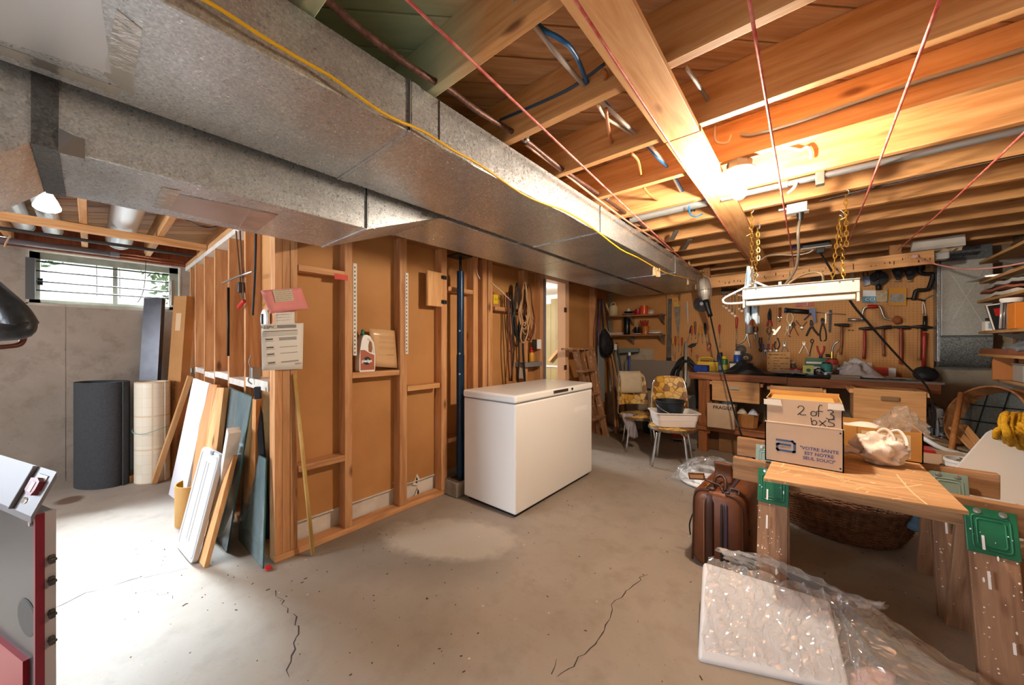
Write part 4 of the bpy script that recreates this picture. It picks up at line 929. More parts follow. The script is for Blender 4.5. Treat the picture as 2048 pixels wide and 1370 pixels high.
a, b_ = oy(1239, 703, 5.09), oy(1278, 700, 5.09); beam('head', a, b_, .06, .05, pm('head_grey', '6e7678', .5), t); beam('blade', a + V((0, 0, -.03)), b_ + V((0, 0, -.028)), .02, .012, BLACK, t)
ob('handle', tube([oy(1259, 706, 5.08), oy(1258, 745, 5.06), oy(1254, 800, 4.98)], .016, 9), BLUE, t, True); ob('grip_collar', cyl(oy(1259, 704, 5.08), oy(1259, 711, 5.08), .02), WPLAST, t)
tag(ob('shoe', sheet(10, 8, lambda a, b_: oz(1243, 868) + V((-.0 + .22 * a, .05 - .1 * b_, .02 + .07 * math.sin(PI * a) * math.sin(PI * b_))), .01), pm('shoe_brown', '3a2a22', .7), smooth=True), 'dark crumpled shoe on the floor at the foot of the poles', 'shoe')
# ================================================================== corner shelves on the back wall
SHW = wood('shelf_wood', 'a06a42', '7c4c2c', 'X', knots=False)
SY0, SY1 = 4.96, YB - .018
def shelf(z, lab):
    t = thing('wall_shelf', lab, 'shelf', (-1.93, 5.08, z)); ob('board', bx(-2.32, -1.545, SY0, SY1, z - .02, z, .002), SHW, t)
    for x in (-2.0, -1.565):
        ob('bracket', hull([(x - .01, SY0 + .03, z - .024), (x + .01, SY0 + .03, z - .024), (x + .01, SY1, z - .15), (x - .01, SY1, z - .15), (x - .01, SY0 + .03, z - .02), (x + .01, SY0 + .03, z - .02), (x + .01, SY1, z - .02), (x - .01, SY1, z - .02)]), STEEL, t)
    return z
z1 = shelf(1.665, 'upper wooden corner shelf with mugs and watering can'); z2 = shelf(1.385, 'lower wooden corner shelf with thermos and plates')
sy = 5.04
def lat(name, u, prof, m, lab, cat, z, y=sy, n=18, parts=()):
    x = oy(u, 650, y).x; t = thing(name, lab, cat, (x, y, z)); fm = T(x, y, z)
    ob('body', lathe(prof, n, fm), m, t, 40)
    for nm, p, m_ in parts: ob(nm, lathe(p, n, fm), m_, t, 40)
    return t, fm
CRM = pm('cream_plastic', 'cdb98c', .45)
t, fm = lat('watering_can', 1227, [(.055, 0), (.065, .01), (.065, .12), (.045, .16), (.03, .165)], CRM, 'cream plastic watering can at the left end of the upper corner shelf', 'watering can', z1)
ob('spout', tube([fm @ V((-.055, 0, .05)), fm @ V((-.09, 0, .12)), fm @ V((-.12, 0, .2))], .014, 8, rf=lambda s_: 1.3 - .6 * s_), CRM, t, True); ob('handle', tube([fm @ V((.045, 0, .13)), fm @ V((.02, 0, .2)), fm @ V((-.03, 0, .2)), fm @ V((-.04, 0, .16))], .008, 7), CRM, t, True)
t, fm = lat('plate_stack', 1257, [(.04, 0), (.09, .02), (.092, .024), (.04, .01)], pm('stoneware', '8d8478', .4), 'stacked plates with a dark bowl on the upper corner shelf', 'plates', z1, parts=(('dark_bowl', [(.035, .025), (.07, .05), (.07, .055), (.03, .035)], BLACK), ('white_candle', [(.035, .056), (.03, .075), (.012, .10), (0, .11)], PAPER)))
t, fm = lat('red_mug', 1276, [(.035, 0), (.038, .005), (.038, .085), (.034, .085), (.034, .01)], pm('red_glaze', 'a01c24', .3), 'dark red mug on the upper corner shelf', 'mug', z1)
ob('handle', tube([fm @ V((-.036, 0, .07)), fm @ V((-.06, 0, .06)), fm @ V((-.06, 0, .03)), fm @ V((-.036, 0, .02))], .006, 7), pm('red_glaze', 'a01c24'), t, True)
t, fm = lat('orange_mug', 1288, [(.045, 0), (.052, .005), (.052, .125), (.047, .125), (.046, .01)], pm('orange_glaze', 'c4471c', .3), 'large orange mug beside the red mug on the upper corner shelf', 'mug', z1)
ob('handle', tube([fm @ V((.05, 0, .1)), fm @ V((.078, 0, .09)), fm @ V((.078, 0, .05)), fm @ V((.05, 0, .035))], .007, 7), pm('orange_glaze', 'c4471c'), t, True)
lat('small_bowl', 1302, [(.025, 0), (.05, .03), (.052, .034), (.025, .01)], pm('bowl_white', 'cfc6ba', .3), 'white bowls stacked at the right end of the upper corner shelf', 'bowl', z1, parts=(('upper_bowl', [(.02, .03), (.042, .055), (.044, .058), (.02, .038)], pm('bowl_rim', 'b5a79a', .3)),))
for k in range(3): tag(ob('magazine', bx(oy(1221, 650, 5.03).x, oy(1246 + k % 2, 650, 5.03).x, 4.99, 5.14, z2 + .0105 * k, z2 + .0105 * k + .01, .001), pm('mag%d' % k, ('c9c0b4', 'a08c80', 'd5cec4')[k], .5)), ('cream magazine at the bottom of the lower shelf pile', 'tan magazine in the middle of the lower shelf pile', 'white magazine on top of the lower shelf pile')[k], 'magazine', 'magazines on the lower shelf')
lat('thermos', 1254, [(.042, 0), (.045, .01), (.045, .24), (.04, .25), (.04, .255)], pm('thermos_black', '14181c', .25, .3), 'tall black thermos on the lower corner shelf', 'thermos', z2, parts=(('lid', [(.041, .255), (.041, .275), (.03, .28)], BLACK),))
lat('white_plate', 1274, [(.05, 0), (.085, .012), (.086, .016), (.05, .006)], pm('plate_glaze', 'd8d4cc', .3), 'white plate under the black cup on the lower corner shelf', 'plate', z2, 5.05)
t, fm = lat('black_cup', 1274, [(.034, 0), (.037, .005), (.037, .10), (.033, .1), (.033, .01)], pm('cup_black', '17181a', .25), 'black cup standing on the white plate', 'cup', z2 + .008, 5.05)
ob('handle', tube([fm @ V((-.036, 0, .08)), fm @ V((-.055, 0, .07)), fm @ V((-.055, 0, .04)), fm @ V((-.036, 0, .025))], .006, 7), BLACK, t, True)
t, fm = lat('pencil_pot', 1291, [(.045, 0), (.05, .005), (.05, .115), (.046, .12), (.044, .01)], pm('pot_amber', 'b56a2a', .4, c2='7a3c18', sc=40), 'amber patterned pot holding red sticks on the lower corner shelf', 'pot', z2)
for i, (dx, dy) in enumerate(((-.05, 0), (-.03, .02), (.0, -.01), (.02, .02))): ob('red_stick', tube([fm @ V((dx * .3, dy, .02)), fm @ V((dx * 1.5, dy, .2))], .011, 7, 1), REDW, t, True)
lat('plate_pile', 1310, [(.06, 0), (.095, .014), (.097, .03), (.06, .03)], pm('plate_glaze', 'd8d4cc', .3), 'pile of white plates at the right end of the lower corner shelf', 'plates', z2, 5.06, parts=(('top_plate', [(.05, .031), (.09, .04), (.092, .046), (.05, .04)], pm('bowl_white', 'cfc6ba')),))
# ================================================================== chairs, basin, bucket
def floral():
    m, nt, b = nmat('floral_vinyl'); v = coords(nt)
    nz = noise(nt, v, 6, 2); ad = nt.nodes.new('ShaderNodeVectorMath'); ad.operation = 'ADD'; nt.links.new(v, ad.inputs[0]); sc_ = nt.nodes.new('ShaderNodeVectorMath'); sc_.operation = 'SCALE'; nt.links.new(nz, sc_.inputs[0]); sc_.inputs['Scale'].default_value = .06; nt.links.new(sc_.outputs[0], ad.inputs[1])
    vo = nt.nodes.new('ShaderNodeTexVoronoi'); vo.feature = 'DISTANCE_TO_EDGE'; vo.inputs['Scale'].default_value = 17; nt.links.new(ad.outputs[0], vo.inputs['Vector'])
    vc = nt.nodes.new('ShaderNodeTexVoronoi'); vc.inputs['Scale'].default_value = 17; nt.links.new(ad.outputs[0], vc.inputs['Vector']); sp = nt.nodes.new('ShaderNodeSeparateColor'); nt.links.new(vc.outputs['Color'], sp.inputs[0])
    col = mixc(nt, sp.outputs[0], hx('c9952e'), hx('d9b46a')); col = mixc(nt, ramp(nt, sp.outputs[1], .7, .75, 0, .85), col, hx('7a4a26'))
    col = mixc(nt, ramp(nt, vo.outputs['Distance'], .01, .07, .8, 0), col, hx('5a3418'))
    nt.links.new(col, b.inputs['Base Color']); b.inputs['Roughness'].default_value = .4; return m
FLOR = floral(); SEATRIM = pm('seat_trim', '6b5238', .45, .2, c2='4c3a28', sc=30)
def make_chair(label, M):
    t = thing('dinette_chair', label, 'chair', M=M, group='floral dinette chairs')
    ob('seat', lathe([(0, .425), (.16, .424), (.215, .412), (.23, .395), (.225, .382), (.15, .378), (0, .378)], 28), FLOR, t, 50, M=M)
    ob('seat_band', lathe([(.226, .405), (.234, .398), (.234, .378), (.2, .372)], 28, cap=False), SEATRIM, t, 50, M=M)
    ob('swivel', lathe([(.12, .372), (.12, .355), (.04, .35)], 16), DSTEEL, t, 40, M=M)
    for a in (.5, 2.1, 3.7, 5.2):
        c, s_ = math.cos(a), math.sin(a); ob('leg', tube([(.06 * c, .06 * s_, .362), (.15 * c, .15 * s_, .355), (.19 * c, .19 * s_, .31), (.245 * c, .245 * s_, .01)], .0125, 9), CHROME, t, True, M=M)
    def bk(a, b_):
        x = (a - .5); wv = .36 * (1 - .25 * b_ ** 3); return (x * wv, .215 + .05 * b_ - .10 * (2 * x) ** 2 * .5, .50 + .40 * b_ * (1 - .10 * (2 * x) ** 4))
    ob('backrest', sheet(14, 10, bk, .035), FLOR, t, 50, M=M)
    for sx in (-1, 1): ob('back_frame', tube([(sx * .10, .14, .368), (sx * .18, .20, .39), (sx * .185, .185, .52), (sx * .165, .22, .80), (sx * .13, .245, .88)], .009, 8), CHROME, t, True, M=M)
    return t
CH1 = V((-1.09, 3.87, 0)); ch = make_chair('floral dinette chair in front, holding the white basin', T(CH1.x, CH1.y, 0, .42))
CH2 = V((-1.56, 4.22, 0)); c2 = copy_tree(ch, T(CH2.x, CH2.y, 0, .75), label='floral dinette chair behind, with a cream towel over its back')
BM_ = T(CH1.x + .02, CH1.y - .03, .427, .60)
t = thing('plastic_basin', 'white rectangular plastic basin on the seat of the front chair', 'basin', M=BM_)
def ringrect(w_, h_, z, r=.04): return [(x, y, z) for x, y in rrect(-w_ / 2, -h_ / 2, w_ / 2, h_ / 2, r)]
bm = BM(); R_ = [[bm.verts.new(p) for p in ringrect(w_, h_, z)] for w_, h_, z in ((.36, .25, 0), (.385, .275, .06), (.41, .30, .128), (.44, .33, .132), (.44, .33, .14), (.40, .29, .139), (.35, .24, .008))]
for i in range(6): ringf(bm, R_[i], R_[i + 1])
bm.faces.new(R_[0][::-1]); bm.faces.new(R_[-1]); ob('tub', bm, pm('basin_white', 'e0d5cf', .4), t, 50, M=BM_)
ob('rib', tube([(x, y, .068) for x, y in rrect(-.194, -.139, .194, .139, .04)], .003, 5, 1, True), pm('basin_white', 'e0d5cf'), t, M=BM_)
BK = T(CH1.x - .04, CH1.y + .06, .50, .2)
t = thing('black_bucket', 'black plastic bucket with wire bail standing in the white basin', 'bucket', M=BK)
BKM = pm('bucket_black', '1b2126', .4, c2='222a30', sc=3)
ob('shell', lathe([(.115, 0), (.12, .01), (.14, .145), (.15, .147), (.15, .158), (.138, .158), (.12, .02), (0, .015)], 26), BKM, t, 50, M=BK)
ob('bail', tube([(-.145, -.02, .14), (-.10, -.125, .10), (.0, -.16, .05), (.10, -.13, .03), (.145, -.03, .1)], .0035, 6), STEEL, t, True, M=BK); ob('grip', cyl((.03, -.158, .042), (.11, -.128, .028), .008, n=8), WPLAST, t, 40, M=BK)
M2 = MW[c2.name]
t = thing('cream_towel', 'cream towel draped over the back of the rear dinette chair', 'towel', M=M2)
def tw(a, b_):
    x = (a - .5) * .27 - .02 - .03 * b_; s_ = (b_ - .45) * .62
    return (x, .245 - .03 + (.035 if s_ > 0 else -.035) * min(1, abs(s_) * 12) + .006 * math.sin(9 * a), .915 - abs(s_) * .98)
ob('cloth', sheet(10, 18, tw, .005), pm('towel_cream', 'c4b49a', .95, c2='b8a88e', sc=8), t, True, M=M2)
t = thing('striped_cloth', 'striped cloth hanging off the seat of the rear chair', 'cloth', M=M2)
ST = pm('cloth_stripe', 'a59c9c', .9, c2='6b6470', sc=30, st=(1, .05, .05))
ob('cloth', sheet(8, 16, lambda a, b_: (-.24 + .10 * a + .05 * b_ - .02 * math.sin(5 * b_), -.06 - .10 * a + .06 * b_ * (a - .5), (.435 if b_ < .35 else .435 - (b_ - .35) * .42) + .01 * math.sin(8 * a)) if b_ >= .35 else (-.24 + .10 * a + .25 * (.35 - b_), -.06 - .10 * a + .1 * (.35 - b_), .433), .004), ST, t, True, M=M2)
t = thing('red_cushion', 'red seat cushion on the floor behind the front chair legs', 'cushion', oz(1370, 880)); p = oz(1370, 882)
ob('cushion', bx(-.17, .17, -.13, .13, .03, .09, .02), pm('cushion_red', '9a3018', .7), t, M=T(p.x, p.y + .05, 0, .3)); ob('welt', tube([(x, y, .035) for x, y in rrect(-.172, -.132, .172, .132, .03)], .006, 6, 1, True), pm('welt_grey', '9a9088', .6), t, M=T(p.x, p.y + .05, 0, .3)); ob('base', bx(-.15, .15, -.11, .11, 0, .03), BLACK, t, M=T(p.x, p.y + .05, 0, .3))
p = oz(1300, 868); tag(ob('green_pail', lathe([(.12, 0), (.15, .28), (.157, .285), (.145, .285), (.115, .02), (0, .015)], 22, T(p.x, p.y + .1, 0)), pm('pail_green', '0f3a30', .4), smooth=50), 'dark green pail on the floor under the rear chair', 'pail')

# ================================================================== pegboard and the tools on it
YP = 5.155
def pegmat():
    m, nt, b = nmat('pegboard_tan'); t = nt.nodes.new('ShaderNodeTexCoord')
    vm = lambda op, a, b_=None: (lambda n: (setattr(n, 'operation', op), nt.links.new(a, n.inputs[0]), (n.inputs[1].__setattr__('default_value', b_) if b_ is not None else None), n)[3])(nt.nodes.new('ShaderNodeVectorMath'))
    s1 = vm('MULTIPLY', t.outputs['Object'], (1 / .0254, 0, 1 / .0254)); s2 = vm('FRACTION', s1.outputs[0]); s3 = vm('SUBTRACT', s2.outputs[0], (.5, 0, .5)); s4 = vm('LENGTH', s3.outputs[0])
    n1 = noise(nt, t.outputs['Object'], 1.5, 4)
    col = mixc(nt, ramp(nt, n1, .35, .7), hx('c08c55'), hx('ae7940'))
    col = mixc(nt, ramp(nt, s4.outputs['Value'], .10, .15, .8, 0), col, hx('4a2c16'))
    nt.links.new(col, b.inputs['Base Color']); b.inputs['Roughness'].default_value = .7; return m
ob_p = thing('pegboard', 'tan perforated hardboard panel behind the workbench', 'pegboard', (-.31, YP, .92))
ob('panel', bx(-1.52, -.30, YP, YP + .008, .905, 2.12), pegmat(), ob_p); ob('panel', bx(-.297, .90, YP, YP + .008, .905, 2.12), pegmat(), ob_p)
for x in (-1.4, -.3, .8): beam('batten', (x, YP + .024, .95), (x, YP + .024, 2.1), .05, .03, DARKPINE, ob_p, up=(0, 1, 0))
def pk(u, v, off=.015): return oy(u, v, YP - off)
def flat(name, poly, th, m, par, off=.004):
    P = [pk(u, v, off) for u, v in poly]; bm = BM(); A = [bm.verts.new(p) for p in P]; B = [bm.verts.new(p - V((0, th, 0))) for p in P]
    ringf(bm, A, B); bm.faces.new(A[::-1]); bm.faces.new(B); return ob(name, bm, m, par)
def rod(name, pts, r, m, par, off=.014, k=4, n=8, rf=None, closed=False): return ob(name, tube([pk(u, v, off) for u, v in pts], r, n, k, closed, rf=rf), m, par, True)
def tool(name, label, cat, u, v, group=None): return thing(name, label, cat, pk(u, v, .01), group=group)
def hook(par, u, v): ob('peg_hook', tube([pk(u, v, 0), pk(u, v, .02), pk(u, v - 1.5, .026)], .002, 5, 1), STEEL, par)
SIL = pm('tool_steel', 'b5b1aa', .35, .85); GUN = pm('gunmetal', '2c2a2a', .45, .6); CREAM = pm('grip_cream', 'd8c3a2', .5)
# screwdrivers: (handle top, handle bottom, tip, colour, label)
BLKH, BRNH, AMB, ORH, REDH, YLH = pm('handle_black', '1a1a1c', .35), pm('handle_brown', '7a4224', .4), pm('handle_amber', 'b87a1e', .3), pm('handle_orange', 'c8481c', .35), pm('handle_red', 'a81e1a', .3), pm('handle_yellow', 'c9a01e', .35)
SD = [((1383, 651), (1379.5, 666), (1376, 681), BLKH, 'black screwdriver tilted at the left end of the upper row'), ((1384.5, 653), (1384, 669), (1383, 679), ORH, 'orange screwdriver beside the leftmost black one'),
      ((1390, 643), (1390.5, 667), (1391.5, 677), BRNH, 'brown wooden handled screwdriver, tallest of the upper row'), ((1400, 650), (1397.5, 667), (1395, 687), AMB, 'amber screwdriver tilted right of the brown one'),
      ((1405, 653), (1404.5, 669), (1404.5, 687), AMB, 'short amber screwdriver hanging straight in the upper row'), ((1409.5, 646), (1411, 668), (1415, 691), BLKH, 'black screwdriver at the right end of the upper row'),
      ((1345.5, 676), (1345.5, 689), (1346, 712), YLH, 'yellow screwdriver under the hand saw'), ((1351, 672), (1351, 690), (1350, 718), REDH, 'red screwdriver left of the saw tip'), ((1358, 674), (1358, 690), (1357, 704), AMB, 'amber screwdriver at the saw tip'),
      ((1364.5, 675), (1364, 691), (1362, 711), REDH, 'red screwdriver right of the saw tip'), ((1439, 649), (1439, 667), (1440, 696), REDH, 'slim red screwdriver by itself under the wrenches'), ((1473.5, 634), (1473, 656), (1472, 694), REDH, 'large dark red ratchet screwdriver with silver shaft')]
for a, b_, c, m, lb in SD:
    t = tool('screwdriver', lb, 'screwdriver', b_[0], b_[1], 'screwdrivers on the pegboard'); r = .013 if abs(b_[1] - a[1]) > 18 else .0105
    rod('handle', [a, ((a[0] + b_[0]) / 2, (a[1] + b_[1]) / 2), b_], r, m, t, .022, 3, 9, lambda s_: .75 + .35 * math.sin(PI * min(1, s_ * 1.15)))
    rod('shaft', [b_, c], .004 if r < .012 else .006, SIL, t, .022, 1); hook(t, b_[0], b_[1] - 1)
t = tool('steel_rule', 'long grey metal level hanging at the left edge of the pegboard', 'level', 1340, 735); flat('bar', [(1337, 598), (1343.5, 598), (1342.5, 742), (1335, 742)], .02, pm('rule_grey', '68645e', .45, .6, c2='4c4843', sc=9), t); flat('lower_grip', [(1334.5, 715), (1343.2, 715), (1342.5, 742), (1334, 742)], .026, GUN, t)
t = tool('hand_saw', 'hand saw with pale wooden handle hanging blade down', 'saw', 1354, 655)
flat('blade', [(1348.5, 611), (1361, 611), (1358, 676), (1355.5, 676)], .003, pm('saw_blade', '8f867a', .4, .7, c2='6f675c', sc=12), t, .014)
P_ = [(1344, 597), (1359, 596), (1360, 602), (1357, 606), (1361, 613), (1348, 614), (1347, 605)]; flat('handle', P_, .02, pm('saw_handle', 'c49448', .45), t, .006); flat('handle_opening', [(1348, 600), (1355, 600), (1354, 604), (1349, 604)], .0215, TAN, t, .006)
t = tool('steel_file', 'thin steel file hanging right of the hand saw', 'file', 1375, 650); flat('blade', [(1373.5, 603), (1376, 603), (1376.8, 643), (1376, 650), (1375, 643)], .004, SIL, t, .012)
t = tool('steel_scriber', 'short steel scriber hanging beside the thin file', 'scriber', 1371, 632); flat('body', [(1370, 607), (1372, 607), (1372.5, 632), (1371.5, 632)], .005, pm('scriber', '9c968c', .4, .7), t, .012)
t = tool('grinding_wheel', 'grey grinding disc hung behind the inspection lamp', 'grinding disc', 1404, 624); p = pk(1404, 608, .005); fm = frame(p, (1, 0, 0), ez=(0, -1, 0))
ob('disc', lathe([(.1, 0), (.103, .004), (.1, .014), (.04, .02), (.028, .02), (.028, .012), (0, .012)], 28, fm), pm('disc_grey', '74706b', .7, c2='5e5a56', sc=20), t, 40); ob('hub', lathe([(.012, .02), (.022, .022), (.022, .026), (.012, .026)], 16, fm), STEEL, t, 40)
for k, (u, v0, v1) in enumerate(((1446.5, 583, 612), (1452, 583, 616), (1458, 584, 621), (1464, 585, 627), (1469.5, 586, 632), (1478, 588, 618), (1483, 589, 622))):
    t = tool('combination_wrench', 'combination wrench hanging in the row behind the coat hanger, number %s from the left' % ('one', 'two', 'three', 'four', 'five', 'six', 'seven')[k], 'wrench', u, v1, 'wrenches on the pegboard')
    rod('shank', [(u, v0 + 3), (u + .5, v1 - 3)], .0045, SIL, t, .012, 1, 6); p = pk(u + .5, v1, .012); fm = frame(p, (1, 0, 0), ez=(0, -1, 0))
    ob('ring', lathe([(.007, -.004), (.013, -.004), (.013, .004), (.007, .004), (.007, -.004)], 14, fm, cap=False), SIL, t, 40); flat('jaw', [(u - 2, v0), (u - .7, v0 + 2), (u + .7, v0 + 2), (u + 2, v0), (u + 2, v0 + 4), (u - 2, v0 + 4)], .007, SIL, t, .008)
t = tool('drill_bits', 'dark row of drill bits in a rack above the wrenches', 'drill bits', 1458, 583)
beam('rack', pk(1442, 582, .02), pk(1474, 579, .02), .02, .016, GUN, t)
for k in range(9): u = 1443.5 + k * 3.6; rod('bit', [(u, 581.5), (u, 574 + (k % 3))], .004, GUN, t, .02, 1, 6)
t = tool('tin_snips', 'black snips with red handles hanging above the bench note board', 'snips', 1540, 652); rod('blade', [(1538, 640), (1537, 628), (1540, 617)], .012, GUN, t, rf=lambda s_: 1.1 - .7 * s_); rod('blade', [(1540, 640), (1541, 628), (1539.5, 617)], .012, GUN, t, rf=lambda s_: 1.1 - .7 * s_)
for sx in (-1, 1): rod('handle', [(1539.5, 640), (1539 + sx * 3.5, 645), (1539 + sx * 4.5, 653)], .009, RED, t)
t = tool('wood_chisel', 'brown handled chisel hung beside the red snips', 'chisel', 1559.5, 630); rod('handle', [(1559.5, 615), (1559.5, 633)], .012, BRNH, t, .02, 1); rod('blade', [(1559.5, 633), (1559, 644)], .006, SIL, t, .02, 1); beam('hook_plate', pk(1555, 635, .01), pk(1564, 635, .01), .006, .014, SIL, t)
t = tool('caulking_gun', 'dark blue caulking gun hung level on the pegboard', 'caulking gun', 1605, 624); GB_ = pm('gun_blue', '2d3a5e', .4, .3)
rod('barrel', [(1570, 620.5), (1618, 624)], .026, GUN, t, .035, 1, 14); rod('barrel_cap', [(1569, 620.3), (1574, 620.8)], .030, GB_, t, .035, 1, 14); flat('grip', [(1617, 617), (1630, 617), (1633, 646), (1628, 645), (1623, 627), (1617, 625)], .03, GB_, t, .02); rod('trigger', [(1622, 627), (1616, 632), (1608, 640)], .006, GB_, t, .035); rod('plunger_rod', [(1630, 624), (1692, 629)], .004, SIL, t, .035, 1)
def pliers(name, lb, cat, jaw, piv, h1, h2, mj, mh, rh=.007):
    t = tool(name, lb, cat, piv[0], piv[1], 'pliers on the pegboard')
    for sx in (-1, 1): rod('jaw', [(piv[0] + sx * 1.0, piv[1]), (piv[0] + sx * 2.2, (piv[1] + jaw[1]) / 2), (jaw[0] + sx * .8, jaw[1])], .007, mj, t, rf=lambda s_: 1.2 - .7 * s_)
    ob('pivot', cyl(pk(piv[0], piv[1], .004), pk(piv[0], piv[1], .024), .012, n=12), mj, t, 40)
    for h in (h1, h2): rod('handle', [piv] + h, rh, mh, t)
    return t
pliers('pliers', 'cream handled pliers hung with handles up under the caulking gun', 'pliers', (1580, 660), (1580, 650), [(1574.5, 640), (1576, 629), (1580, 626)], [(1586, 640), (1586.5, 632), (1582, 626)], SIL, CREAM)
pliers('calipers', 'rusty orange calipers under the cream pliers', 'calipers', (1586.5, 644), (1587, 652), [(1581, 662), (1578, 672), (1582, 674)], [(1592, 662), (1597, 671)], GUN, pm('rust_orange', '8c4a22', .6), .0045)
pliers('pliers', 'cream long nose pliers with open jaws left of the calipers', 'pliers', (1574.5, 653), (1575, 660), [(1571, 668), (1570, 673)], [(1577.5, 667), (1579, 670)], CREAM, CREAM, .005)
pliers('pliers', 'brown tongs hung in a V below the caulking gun grip', 'pliers', (1604, 660), (1603.5, 655), [(1597, 648), (1592, 641)], [(1609, 649), (1614, 643)], SIL, BRNH, .005)
pliers('pruning_shears', 'black pruning shears with wide open handles', 'shears', (1622, 640), (1623, 652), [(1617, 662), (1613, 672)], [(1630, 662), (1638, 671)], GUN, GUN, .009)
pliers('pliers', 'bright silver pliers with long spread handles', 'pliers', (1607.5, 682), (1608, 688), [(1602, 700), (1597.5, 708)], [(1613, 698), (1618.5, 710)], pm('bright_steel', 'e8d5bc', .25, .5), pm('bright_steel', 'e8d5bc'), .007)
pliers('locking_pliers', 'silver locking pliers hung left of the hanging rag', 'pliers', (1497, 660), (1494, 668), [(1487, 682), (1474, 689)], [(1497, 682), (1500, 696)], SIL, SIL, .009)
pliers('pliers', 'black handled pliers hung right of the orange tube with tip down', 'pliers', (1511, 680), (1511, 666), [(1507.5, 660), (1509, 653)], [(1515, 660), (1513.5, 653)], SIL, BLKH, .006)
pliers('scissors', 'black scissors at the left of the lower pliers row', 'scissors', (1522, 704), (1521, 697), [(1518.5, 685), (1519, 675)], [(1523, 685), (1523, 675)], GUN, BLKH, .006)
pliers('pliers', 'blue handled pliers standing handles up in the lower row', 'pliers', (1531, 711), (1531, 701), [(1526.5, 696), (1526, 688)], [(1535.5, 696), (1535.5, 688)], SIL, BLUE, .006)
pliers('pliers', 'red handled pliers next to the blue pair', 'pliers', (1541, 705), (1541, 701), [(1538, 696), (1538, 688)], [(1545, 696), (1545.5, 688)], SIL, RED, .006)
pliers('pliers', 'black round handled pliers right of the red pair', 'pliers', (1553, 705), (1553, 701), [(1549, 692), (1551, 683)], [(1559, 690), (1555, 676)], SIL, BLKH, .006)
pliers('pliers', 'grey needle nose pliers above the note board', 'pliers', (1569, 682), (1569, 691), [(1565, 698), (1563, 703)], [(1574, 698), (1576, 703)], SIL, GREYP, .005)
pliers('pliers', 'red handled pliers hung behind the torch cylinder', 'pliers', (1641, 722), (1641, 712), [(1636, 702), (1634, 692)], [(1647, 702), (1648, 692)], GUN, RED, .008)
pliers('tongs', 'tall black tongs with closed loop handles', 'tongs', (1644.5, 636), (1645, 644), [(1640, 665), (1641, 680), (1644, 682)], [(1651, 662), (1652, 678), (1647.5, 682)], GUN, GUN, .006)
t = tool('adjustable_wrench', 'grey adjustable wrench slanting up right of the black pliers', 'wrench', 1550, 668); flat('handle', [(1549, 664), (1558, 654), (1561, 652), (1561.5, 655), (1552, 668)], .01, SIL, t, .012); flat('jaw', [(1543, 659), (1549, 658), (1553, 664), (1551, 670), (1545, 670), (1548, 664)], .014, SIL, t, .010)
t = tool('side_cutters', 'olive handled cutters hung below the red snips', 'cutters', 1539, 668); rod('handle', [(1536, 655), (1533.5, 662), (1537, 668)], .007, pm('olive_grip', '6a5a34', .5), t); rod('handle', [(1540, 653), (1542, 661), (1539, 668)], .007, pm('olive_grip', '6a5a34'), t); rod('jaw', [(1538, 667), (1538, 680)], .011, SIL, t, rf=lambda s_: 1.1 - .7 * s_)
t = tool('iron_hook', 'rusty iron hook with a ring end beside the bright pliers', 'hook', 1623, 700); rod('rod', [(1624, 678), (1621, 682), (1624, 686), (1627, 683), (1626, 679), (1623, 679)], .004, GUN, t); rod('rod', [(1625, 686), (1621, 700), (1619, 712)], .004, GUN, t, k=2)
t = tool('putty_knife', 'red wooden paddle scraper under the upper screwdrivers', 'scraper', 1417, 695); flat('paddle', [(1414, 688), (1420, 685), (1423, 690), (1421, 698), (1416, 704), (1414, 700)], .012, pm('paddle_red', '9a4426', .5), t); flat('label', [(1418, 690), (1421, 690), (1420, 694), (1417, 696)], .0128, PAPER, t)
t = tool('spring_clip', 'black spring clip hung under the screwdrivers', 'clip', 1385, 692); flat('clip', [(1375, 693), (1384, 687), (1394, 686), (1391, 692), (1382, 696)], .015, GUN, t); rod('tang', [(1375, 694), (1370, 695)], .003, SIL, t)
t = tool('red_driver', 'tiny red nut driver hung below the black clip', 'nut driver', 1383, 705); rod('handle', [(1383, 697), (1383, 704)], .006, REDH, t, .02, 1); rod('shaft', [(1383, 704), (1383, 713)], .003, SIL, t, .02, 1)
t = tool('brass_screw_eye', 'brown screw eye hung above the yellow container', 'screw eye', 1394, 716); rod('eye', [(1392, 712), (1394, 710), (1397, 712), (1395, 715)], .003, BRNH, t, closed=True); rod('shank', [(1394.5, 715), (1394, 726)], .003, BRNH, t, k=1)
t = tool('tape_roll', 'black tape roll, upper of two on the pegboard', 'tape roll', 1482, 706); 
def roll(t, u, v, r, m): ob('roll', lathe([(r * .5, 0), (r, 0), (r, .03), (r * .5, .03), (r * .5, 0)], 22, frame(pk(u, v, .005), (1, 0, 0), ez=(0, -1, 0)), cap=False), m, t, 40)
roll(t, 1482, 699, .055, GUN); ob('core', lathe([(.012, 0), (.03, 0), (.03, .024), (.012, .024)], 18, frame(pk(1482, 699, .005), (1, 0, 0), ez=(0, -1, 0))), pm('core_brown', '5a4632', .6), t, 40)
t = tool('tape_roll', 'black tape roll, lower right of two on the pegboard', 'tape roll', 1492.5, 723); roll(t, 1492.5, 715, .055, GUN); roll(t, 1492, 717, .032, pm('roll_cream', 'b8a48c', .6))
t = tool('sealant_tube', 'orange topped sealant tube behind the hanging rag', 'tube', 1498, 665); fm = frame(pk(1498.5, 667, .04), (1, 0, 0), ez=(0, 0, 1))
ob('tube', lathe([(.036, 0), (.04, .004), (.04, .10)], 18, fm), pm('tube_grey', '8f8a86', .4), t, 40); ob('band', lathe([(.0405, .10), (.0405, .16)], 18, fm), ORANGE, t, 40); ob('cap', lathe([(.038, .16), (.038, .18), (.02, .19)], 18, fm), GREYP, t, 40)
